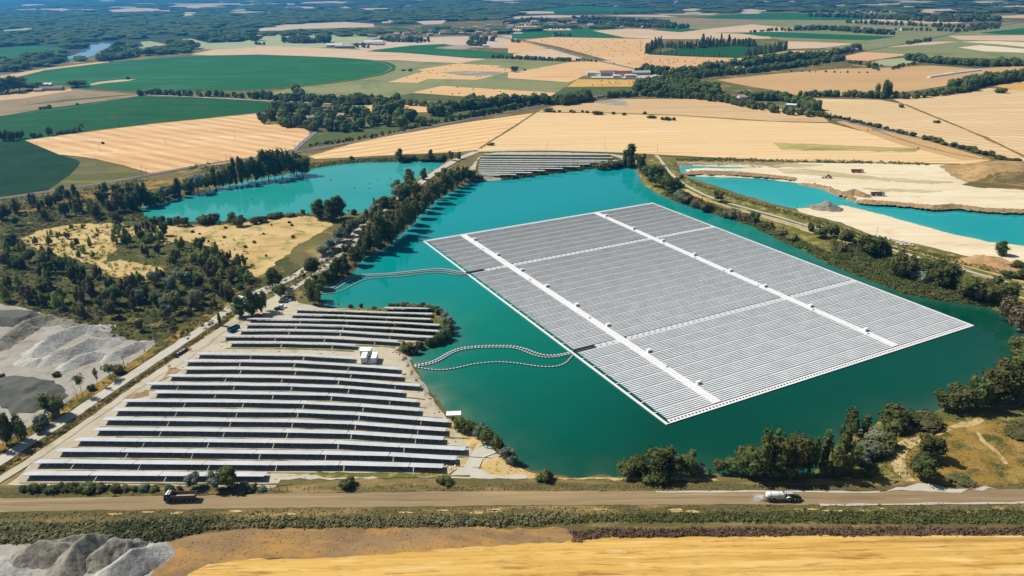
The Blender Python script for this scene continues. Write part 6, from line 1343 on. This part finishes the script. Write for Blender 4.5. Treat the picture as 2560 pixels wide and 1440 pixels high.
for i in range(n_):
    t = i / (n_ - 1); w_ = .62 * math.sin(math.pi * min(.94, t * .86 + .12)) + .04; x_ = -1.8 + 3.6 * t
    V += [(x_, -w_, .5), (x_, -w_ * .75, .08), (x_, w_ * .75, .08), (x_, w_, .5)]
Fc = []
for i in range(n_ - 1):
    for k in range(3): Fc.append((i * 4 + k, i * 4 + k + 1, i * 4 + 5 + k, i * 4 + 4 + k))
Fc += [(3, 2, 1, 0), ((n_ - 1) * 4, (n_ - 1) * 4 + 1, (n_ - 1) * 4 + 2, (n_ - 1) * 4 + 3)]
c.add(V, Fc); c.build('hull', paint('boat_green', (.45, .60, .50, 1), .4), r)
c = MB(); c.box(-.6, -.35, -.5, .5, .40, .44); c.box(.5, .75, -.5, .5, .40, .44); c.build('seat', M_VWHITE, r); place(r, 1219, 1120, -.5)
r = top(link('kerb_beam', None), 'long pale beam edging the boat ramp', 'beam'); c = MB(); c.box(0, 6.2, -.12, .12, 0, .3); me_ = c.build('beam_body', M_ROOFW, r); place(r, 1208, 1146, R(34))
r = top(link('kerb_beam', None), 'short pale beam behind the small boat', 'beam'); c = MB(); c.box(0, 3.6, -.12, .12, 0, .3); me_ = c.build('beam_body', M_ROOFW, r); place(r, 1196, 1118, R(38))
rubble(1126, 1172, 1133, 1170, 7, .25, .5, 'little pile of white stones at the end of the second solar row', M_ROOFW, 8)
# cable drum and bagged material on the verge
r = top(link('cable_drum', None), 'dark cable drum standing at the edge of the inner track', 'cable drum'); c = MB()
c.lathe([(.001, -.5), (.9, -.5), (.9, -.42), (.5, -.42), (.5, .42), (.9, .42), (.9, .5), (.001, .5)], (0, 0, .9), 18, 'y'); c.build('drum', M_STEEL, r); place(r, 439, 893, .9)
for k in range(8):
    r = top(link('bulk_bag', None), 'black bulk bag', 'bag', 'bulk bags beside the inner track')
    c = MB(); c.hexa([(-.5, -.5), (.5, -.5), (.5, .5), (-.5, .5)], 0, [(-.42, -.45), (.45, -.42), (.42, .44), (-.45, .42)], 1.15); c.build('bag_body', M_DKBOX, r)
    if k in (0, 2, 4, 5): c = MB(); c.hexa([(-.4, -.4), (.4, -.4), (.4, .4), (-.4, .4)], 1.153, [(-.1, -.12), (.14, -.1), (.1, .12), (-.12, .1)], 1.42); c.build('bag_top', M_VWHITE, r)
    r['label'] = ['first black bulk bag of the row, nearest the cable drum', 'second black bulk bag from the cable drum', 'third black bulk bag from the cable drum', 'fourth black bulk bag from the cable drum', 'fourth black bulk bag back from the workers', 'third black bulk bag back from the workers', 'second black bulk bag back from the workers', 'last black bulk bag of the row, nearest the workers'][k]
    place(r, 446.5 + k * 3.1, 889 - k * 1.9, .9 + .1 * k)
# ================================================================== PEOPLE
M_HIVIS = paint('orange_workwear', (.80, .16, .05, 1), .8, var=.05); M_SKIN = paint('skin', (.42, .25, .17, 1), .6, var=.03); M_HELM = paint('helmet', (.8, .8, .78, 1), .3, var=0)
def person(x, y, rz, label, pose=0):
    """one skinned figure standing, with suit and helmet"""
    r = top(link('person', None), label, 'person', 'workers in orange')
    a = .12 * pose
    J = [(0, 0, .95), (0, 0, 1.2), (0, 0, 1.42), (0, 0, 1.52), (0, .01, 1.62), (0, .02, 1.72), (-.10, 0, .90), (-.12, .03 + a, .50), (-.12, -.02 + a, .09), (-.12, .14 + a, .04), (.10, 0, .90), (.12, .03 - a, .50), (.12, -.04 - a, .09), (.12, .12 - a, .04),
         (-.19, 0, 1.40), (-.25, .02, 1.13), (-.25, .16, .92), (-.24, .21, .84), (.19, 0, 1.40), (.26, -.01, 1.12), (.24, .12 + a, .90), (.23, .17 + a, .82)]
    E_ = [(0, 1), (1, 2), (2, 3), (3, 4), (4, 5), (0, 6), (6, 7), (7, 8), (8, 9), (0, 10), (10, 11), (11, 12), (12, 13), (2, 14), (14, 15), (15, 16), (16, 17), (2, 18), (18, 19), (19, 20), (20, 21)]
    rad = [.15, .14, .15, .06, .09, .08, .10, .075, .05, .045, .10, .075, .05, .045, .075, .055, .04, .035, .075, .055, .04, .035]
    me = bpy.data.meshes.new('body'); me.from_pydata(J, E_, []); o = link('body', me, r); me.materials.append(M_HIVIS)
    md = o.modifiers.new('skin', 'SKIN'); sv = me.skin_vertices[0].data
    for i, q_ in enumerate(rad): sv[i].radius = (q_, q_ * .85)
    sv[0].use_root = True; sb = o.modifiers.new('sub', 'SUBSURF'); sb.levels = 1; sb.render_levels = 1
    c = MB(); c.lathe([(.001, -.12), (.06, -.11), (.088, -.04), (.092, .03), (.07, .09), (.001, .12)], (0, .02, 1.67), 12); h = c.build('head', M_SKIN, r, smooth=True)
    c = MB(); c.lathe([(.13, -.01), (.105, .0), (.10, .06), (.06, .11), (.001, .125)], (0, .015, 1.71), 12); c.build('helmet', M_HELM, h, smooth=True)
    c = MB(); c.box(-.17, .17, -.135, .135, 1.12, 1.17); c.build('reflective_band', M_VWHITE, r)
    place(r, x, y, rz)
person(471.5, 878, .3, 'leftmost of three workers in orange standing together by the bags', 1); person(475.2, 878.3, -.6, 'middle one of three workers in orange standing together', 0); person(479, 879, 1.2, 'rightmost of three workers in orange, nearest the solar row', 1)
person(421.6, 921.5, 2.8, 'left one of two workers in orange by the trench', 0); person(425.6, 921, -2.6, 'right one of two workers in orange by the trench', 1)
sheet('earth', [(424,922),(440,920),(452,926),(436,936),(412,950),(395,955),(418,935)], M_HEAPB, 6, jit=.2, **D)
sheet('earth', [(330,985),(372,978),(372,990),(330,998),(312,1000)], M_HEAPB, 6, jit=.2, **D)
# ================================================================== POLES
M_POLE = paint('pole_grey', (.20, .18, .15, 1), .8)
def pole(x, yb, yt, label, group, kind='pole'):
    p = g(x, yb); z = hz(p[0], p[1]); h = height_at(x, yb, yt, z) - z; w_ = max(.13, h * .014)
    r = top(link('utility_pole' if kind == 'pole' else 'catenary_mast', None, loc=(p[0], p[1], z)), label, 'pole' if kind == 'pole' else 'mast', group)
    c = MB(); c.tube((0, 0, -.3), (0, 0, h), w_, w_ * .6, n=8); c.build('pole_shaft', M_POLE, r)
    c = MB()
    if kind == 'pole': c.tube((-.8, 0, h - .5), (.8, 0, h - .5), .06, n=5)
    else: c.tube((0, 0, h - .6), (2.4, -.6, h - 1.0), .07, n=5); c.tube((0, 0, h - 1.9), (2.2, -.5, h - 1.1), .05, n=5)
    c.build('crossarm', M_POLE, r)
def poles(L_, place_, group, kind='pole', word='wooden pole'):
    for i, (x, yb, yt) in enumerate(sorted(L_)): pole(x, yb, yt, 'thin %s, %s from the left %s' % (word, ORD(i + 1), place_), group, kind)
poles([(95,371,353),(250,378,359),(415,364,344),(588,350,331)], 'crossing the stubble field on the left', 'poles in the left stubble field')
poles([(110,486,461),(119,489,464),(356,442,414),(368,446,418),(567,406,382),(578,408,384),(737,370,352),(750,374,355),(761,376,352),(910,346,328),(920,348,327),(1050,321,309),(1061,323,306),(1174,300,283),(1186,302,283),(1298,281,271),(1386,262,243),(1398,263,246),(1424,250,236),(1476,240,222),(1560,238,216),(1572,238,218)], 'along the railway', 'masts along the railway', 'mast', 'railway mast')
poles([(834,236,223),(908,222,210),(966,211,200),(1056,201,192),(1177,178,167),(1368,372,355),(1512,373,354),(1643,382,360),(1222,365,345),(71,265,252),(17,250,241),(270,249,236)], 'in the wheat fields', 'poles in the wheat fields')
poles([(1826,502,470),(1990,543,510),(2190,595,567),(2521,697,660),(658,760,741)], 'beside the lake tracks', 'poles beside the lake tracks')
poles([(1374,112,106),(1430,128,120),(1453,140,128),(1476,142,134),(1583,122,112),(1371,140,130)], 'around the main road', 'poles around the main road')
poles([(2157,126,118),(2169,123,115),(2180,121,113),(2191,118,110),(2213,115,107),(2224,114,107),(2254,110,104),(2273,108,102),(2330,98,92),(2345,96,90)], 'along the far right railway', 'masts along the far right railway', 'mast', 'railway mast')
# buoys on the smaller lake
M_BUOY = paint('buoy_black', (.03, .03, .03, 1), .5)
for i, (x, y) in enumerate(sorted([(886,471),(923,472),(945,450),(976,447),(970,463),(827,449.5),(924,460),(1005,427),(630,499),(776,515)])):
    p = g(x, y, WL); r = top(link('buoy', None, loc=(p[0], p[1], WL)), 'small dark buoy, %s from left on the smaller lake' % ORD(i + 1), 'buoy', 'buoys on the smaller lake')
    c = MB(); c.lathe([(.001, -.25), (.4, -.1), (.48, .15), (.3, .5), (.001, .6)], (0, 0, .1), 10); c.build('float_body', M_BUOY, r, smooth=True); c = MB(); c.tube((0, 0, .6), (0, 0, 1.0), .05, n=5); c.build('handle', M_BUOY, r)
# ================================================================== HAY BALES
M_HAY = paint('hay', (.60, .42, .20, 1), .95, var=.12)
c = MB(); c.lathe([(.001, -.65), (.74, -.65), (.78, -.58), (.78, .58), (.74, .65), (.001, .65)], (0, 0, .78), 14, 'x'); BALE = mesh('hay_bale', c.v, c.f, M_HAY)
def bales(pts, label, group, sc=1.0):
    for i_, (x, y) in enumerate(sorted(pts)):
        p = g(x, y); o = link('hay_bale', BALE, loc=(p[0], p[1], .1 + p[1] * .0002), rz=rnd.uniform(0, 3)); o.scale = (sc, sc, sc); top(o, label + (', %s from left' % ORD(i_ + 1) if len(pts) < 50 else ''), 'hay bale', group)
bales([(1481,214),(1504,214),(1502,204.5),(1506,202),(1522.5,207),(1526,210.5),(1539,208),(1546,209.5),(1540,201),(1563,201),(1572,206),(1574,212.5),(1581,205),(1587.5,202.5),(1427,209),(1421,213)], 'round straw bale on the golden field below the white farm', 'bales below the white farm', 1.25)
bales([(2168,327),(2182,327),(2294,371.5),(2335,374.5),(2457.6,396)], 'round straw bale on the brown strip below the country road', 'bales beside the country road')
bales([(640 + a / 4, b / 4) for a, b in ((1510,782),(1605,790),(1715,716),(1765,706),(1950,660),(1885,767),(1940,786),(2210,777),(2240,772),(2035,659),(2100,642),(2215,656),(1900,696),(1810,740),(1740,736),(1630,738),(2260,682),(2360,668),(2490,704),(2015,880),(2170,897),(2380,897),(2440,922),(2030,942),(1965,950),(1750,925),(2560,680))], 'round straw bale on the orange fields right of the big green circle', 'bales on the orange fields', 1.2)
r_ = np.random.RandomState(44)
def rpx(poly, n, mind, seed): return [to_px(q[0], q[1]) for q in scatter_px(poly, n, seed, mind)]
bales(rpx([(1330,104),(1390,95),(1600,98),(1620,132),(1590,165),(1480,140)], 70, 22, 45), 'round straw bale on the broad field beyond the main road', 'bales on the broad far field', 1.35)
bales(rpx([(1600,145),(1840,150),(1800,166),(1700,174),(1620,172)], 45, 16, 46), 'round straw bale on the rust coloured field below the windbreak', 'bales on the rust coloured field', 1.3)
bales(rpx([(1985,165),(2120,155),(2150,172),(2000,182)], 9, 18, 47), 'pale round bale on the stubble right of the dark wood', 'bales right of the dark wood', 1.3)
# ================================================================== FARMS AND VILLAGES
M_WALL = [paint('wall_cream', (.56, .48, .38, 1), .9), paint('wall_white', (.72, .70, .66, 1), .9), paint('wall_tan', (.46, .36, .26, 1), .9)]
M_RF = [paint('roof_tile', (.42, .25, .17, 1), .9), paint('roof_pink', (.50, .36, .28, 1), .9), paint('roof_grey', (.42, .42, .42, 1), .8), paint('roof_pale', (.74, .74, .73, 1), .6), paint('roof_dark', (.16, .15, .15, 1), .8), paint('roof_maroon', (.20, .05, .05, 1), .7)]
HM = {}
def house_mesh(w_, d_, h_, rh, wm, rm, key):
    if key in HM: return HM[key]
    a = MB(); a.box(-w_/2, w_/2, -d_/2, d_/2, -.3, h_); a.add([(-w_/2, -d_/2, h_), (-w_/2, d_/2, h_), (-w_/2, 0, h_ + rh * .96), (w_/2, -d_/2, h_), (w_/2, d_/2, h_), (w_/2, 0, h_ + rh * .96)], [(0, 2, 1), (3, 4, 5)])
    b = MB(); e_ = .35; s_ = rh / (d_/2); k = d_/2 + e_; z0 = h_ - e_ * s_ + .12
    for sg in (-1, 1):
        b.add([(-w_/2 - e_, sg * k, z0), (w_/2 + e_, sg * k, z0), (w_/2 + e_, 0, h_ + rh + .12), (-w_/2 - e_, 0, h_ + rh + .12), (-w_/2 - e_, sg * k, z0 - .14), (w_/2 + e_, sg * k, z0 - .14), (w_/2 + e_, 0, h_ + rh - .02), (-w_/2 - e_, 0, h_ + rh - .02)],
              [(0, 1, 2, 3), (7, 6, 5, 4), (0, 4, 5, 1), (1, 5, 6, 2), (3, 2, 6, 7), (0, 3, 7, 4)])
    n = max(2, int(w_ / 3)); wn = MB()
    for i in range(n):
        for sg in (-1, 1): wn.box(-w_/2 + (i + .5) * w_/n - .45, -w_/2 + (i + .5) * w_/n + .45, sg * (d_/2 + .02) - .02, sg * (d_/2 + .02) + .02, h_ * .35, h_ * .75)
    HM[key] = (mesh('wall', a.v, a.f, wm), mesh('roof', b.v, b.f, rm), [mesh('window', wn.v[i * 8:(i + 1) * 8], wn.f[:6], M_GLASS) for i in range(2 * n)])
    return HM[key]
def house(x, y, rz, w_, d_, h_, rh, wi, ri, label, cat='house', group=None, name='house', windows=False):
    W_, R_, N2 = house_mesh(w_, d_, h_, rh, M_WALL[wi], M_RF[ri], (w_, d_, h_, rh, wi, ri)); p = g(x, y)
    r = link(name, None, loc=(p[0], p[1], .1), rz=rz); top(r, label, cat, group); a = link('wall', W_, r); link('roof', R_, r)
    if windows:
        for m_ in N2: link('window', m_, a)
    return r
house(768, 303, .5, 17, 9, 4.5, 2.4, 1, 1, 'white walled house with a tan roof half hidden in the dark grove', windows=True)
house(853, 297, -.3, 10, 8, 4.5, 2.2, 0, 1, 'small house with a pale roof deep in the dark grove', windows=True)
house(1856, 250, .15, 13, 9, 4.5, 2.6, 1, 1, 'white house with a tan roof beside the dark cypresses', windows=True)
house(1931, 247, -.4, 13, 11, 4.2, 3.0, 1, 0, 'house with a reddish hipped roof among the roadside trees', windows=True)
house(1978, 268, -.5, 12, 6, 3.2, 1.2, 1, 3, 'long low pale roofed house under the roadside trees', windows=True)
house(1712, 200, .2, 11, 8, 5.5, 2, 1, 2, 'white two storey house in the wood by the road junction', windows=True)
house(1848, 178, .1, 14, 9, 6, 2.4, 1, 2, 'white house between the two bands of dark wood', windows=True)
house(130, 226, .12, 34, 11, 3.6, 2.6, 2, 4, 'long dark roofed farmhouse at the left edge', 'farm building', 'farm at the left edge', 'farmhouse', True)
house(122, 217, .12, 12, 9, 4.2, 2.0, 1, 3, 'small bright roofed barn behind the long farmhouse', 'farm building', 'farm at the left edge', 'barn')
house(97, 229, .1, 12, 7, 3, 1.6, 2, 1, 'low tan outbuilding left of the long farmhouse', 'farm building', 'farm at the left edge', 'barn')
GF = 'white farm beside the main road'
sheet('yard', [(1470,187),(1480,180),(1560,182),(1650,184),(1640,197),(1480,196)], M_TRACK, 8)
for a in ((1478,190,0,14,9,6,1.5,1,3,'white silo-like shed at the left end of the roadside farm'), (1521,190,0,28,18,6,3,2,4,'dark green roofed barn of the roadside farm'), (1556,191,.05,30,16,6,3,1,5,'maroon roofed barn in the middle of the roadside farm'),
          (1590,188,.05,46,16,5,2.4,2,2,'long grey roofed barn at the right of the roadside farm'), (1541,195,0,12,8,4,1,1,3,'small white shed in front of the maroon barn'), (1572,195,0,13,8,5,1,1,3,'bright white box shed below the long grey barn'), (1583,194,0,10,8,4,1,1,3,'second white shed below the long grey barn'), (1502,186,0,30,8,3,1,1,3,'low white roofed shelter behind the farm yard')):
    house(*a, 'farm building', GF, 'barn')
GG = 'long grey roofed farm left of centre'
for a in ((838,116,.05,40,22,4,3,2,3,'leftmost long pale barn of the sprawling farm'), (862,119,.0,46,20,4,3,2,2,'front grey barn of the sprawling farm'), (912,112,.0,52,22,4.5,3,2,2,'middle grey barn of the sprawling farm'), (935,109,.05,50,24,5,3.5,1,3,'largest white roofed barn of the sprawling farm'), (948,113,0,26,16,4,2.4,2,1,'small barn at the right of the sprawling farm')):
    house(*a, 'farm building', GG, 'barn')
house(930, 93, 0, 26, 14, 6, 3, 2, 4, 'dark barn at the left end of the village', 'farm building', None, 'barn')
house(1237, 94, .1, 13, 10, 15, 3, 2, 1, 'square tower house rising above the fields by the village'); house(1215, 118, 0, 15, 9, 4.5, 2.2, 1, 3, 'white cottage with a poplar right of its small wood')
house(1392, 89, 0, 22, 12, 3, 2, 1, 3, 'low pale roofed shed at the edge of the far green field', 'farm building', None, 'barn'); house(1295, 86, 0, 26, 12, 3, 2, 1, 3, 'pale roofed building left of the far green field', 'farm building', None, 'barn')
house(1540, 19, 0, 22, 14, 7, 4, 1, 2, 'white house alone in the far blue-green fields'); house(1690, 10, 0, 16, 12, 12, 7, 1, 3, 'white chapel on the far hillside')
house(2222, 77, 0, 22, 12, 5, 3, 1, 1, 'white farmhouse in the far wood, left one'); house(2262, 76, 0, 24, 12, 5, 3, 1, 4, 'grey farmhouse in the far wood, right one'); house(2136, 129, 0, 12, 9, 5, 2.4, 1, 1, 'house at the far level crossing')
def village(poly, n, seed, label, group, mind=13):
    r_ = random.Random(seed)
    for i_, (x, y) in enumerate(sorted(to_px(q[0], q[1]) for q in scatter_px(poly, n, seed, mind))):
        sz = r_.choice([(13, 9, 4.5, 2.2), (17, 10, 5.5, 2.4), (22, 11, 6, 2.6)]); house(x, y, r_.choice([0, .4, 1.2, -.3, 1.6]), *sz, r_.choice([0, 1, 1, 2]), r_.choice([0, 1, 1, 1, 2]), label + ', %s from left' % ORD(i_ + 1), 'house', group)
village([(1100,84),(1130,76),(1200,68),(1290,58),(1290,80),(1200,92),(1120,92)], 34, 61, 'small tile roofed house in the left village beyond the wheat', 'houses of the left village', 16)
village([(925,90),(940,82),(1010,74),(1080,76),(1090,90),(1000,92)], 16, 62, 'small pale house among trees left of the village', 'houses left of the village', 22)
village([(1290,66),(1310,56),(1400,52),(1470,54),(1560,62),(1640,66),(1600,72),(1480,70),(1380,70)], 42, 63, 'small tile roofed house in the right village beyond the wheat', 'houses of the right village', 18)
village([(2060,40),(2100,32),(2260,26),(2300,34),(2240,38)], 14, 64, 'tiny white building in the far industrial estate', 'buildings of the far estate', 40)
village([(1700,14),(1800,6),(1960,2),(1940,12),(1780,16)], 16, 65, 'tiny house on the far wooded slope', 'houses on the far slope', 50)
village([(2400,12),(2560,6),(2560,16),(2420,16)], 8, 66, 'tiny house in the far right distance', 'houses in the far right distance', 60)
for i, (a, b) in enumerate((((2321,195),(2400,183)), ((2362,188),(2450,177)))):
    A, Bq = g(*a), g(*b); d = Bq - A; Ln = float(np.linalg.norm(d)); r = top(link('polytunnel', None, loc=(A[0], A[1], .1), rz=math.atan2(d[1], d[0])), ['left one of two long white polytunnels across the brown field', 'right one of two long white polytunnels across the brown field'][i], 'polytunnel', 'white polytunnels')
    c = MB(); P_ = [(3.2 * math.cos(R(t)), 3.0 * math.sin(R(t))) for t in range(0, 181, 20)]; c.prof([(p[0], p[1]) for p in P_], 0, Ln, 'x'); c.build('cover', M_ROOFW, r, smooth=False)
r = top(link('dredging_raft', None), 'two small pale stone blocks at the top edge of the peninsula', 'blocks')
bpy.data.objects.remove(r)
# ================================================================== AIR
mt = bpy.data.materials.new('haze'); mt.use_nodes = True; N, L = mt.node_tree.nodes, mt.node_tree.links
N.remove(N['Principled BSDF']); pv = N.new('ShaderNodeVolumePrincipled')
pv.inputs['Color'].default_value = (0.05, 0.43, 1.0, 1); pv.inputs['Density'].default_value = 1.1e-4; pv.inputs['Anisotropy'].default_value = 0.45
L.new(pv.outputs[0], N['Material Output'].inputs['Volume'])
e = MB(); e.box(-15000, 15000, -380, 14500, -8, 175)
top(e.build('haze', mt), kind='stuff')
for o_ in bpy.data.objects:
    if 'label' in o_ and not 4 <= len(o_['label'].split()) <= 16: print('LABEL', o_.name, o_['label'])
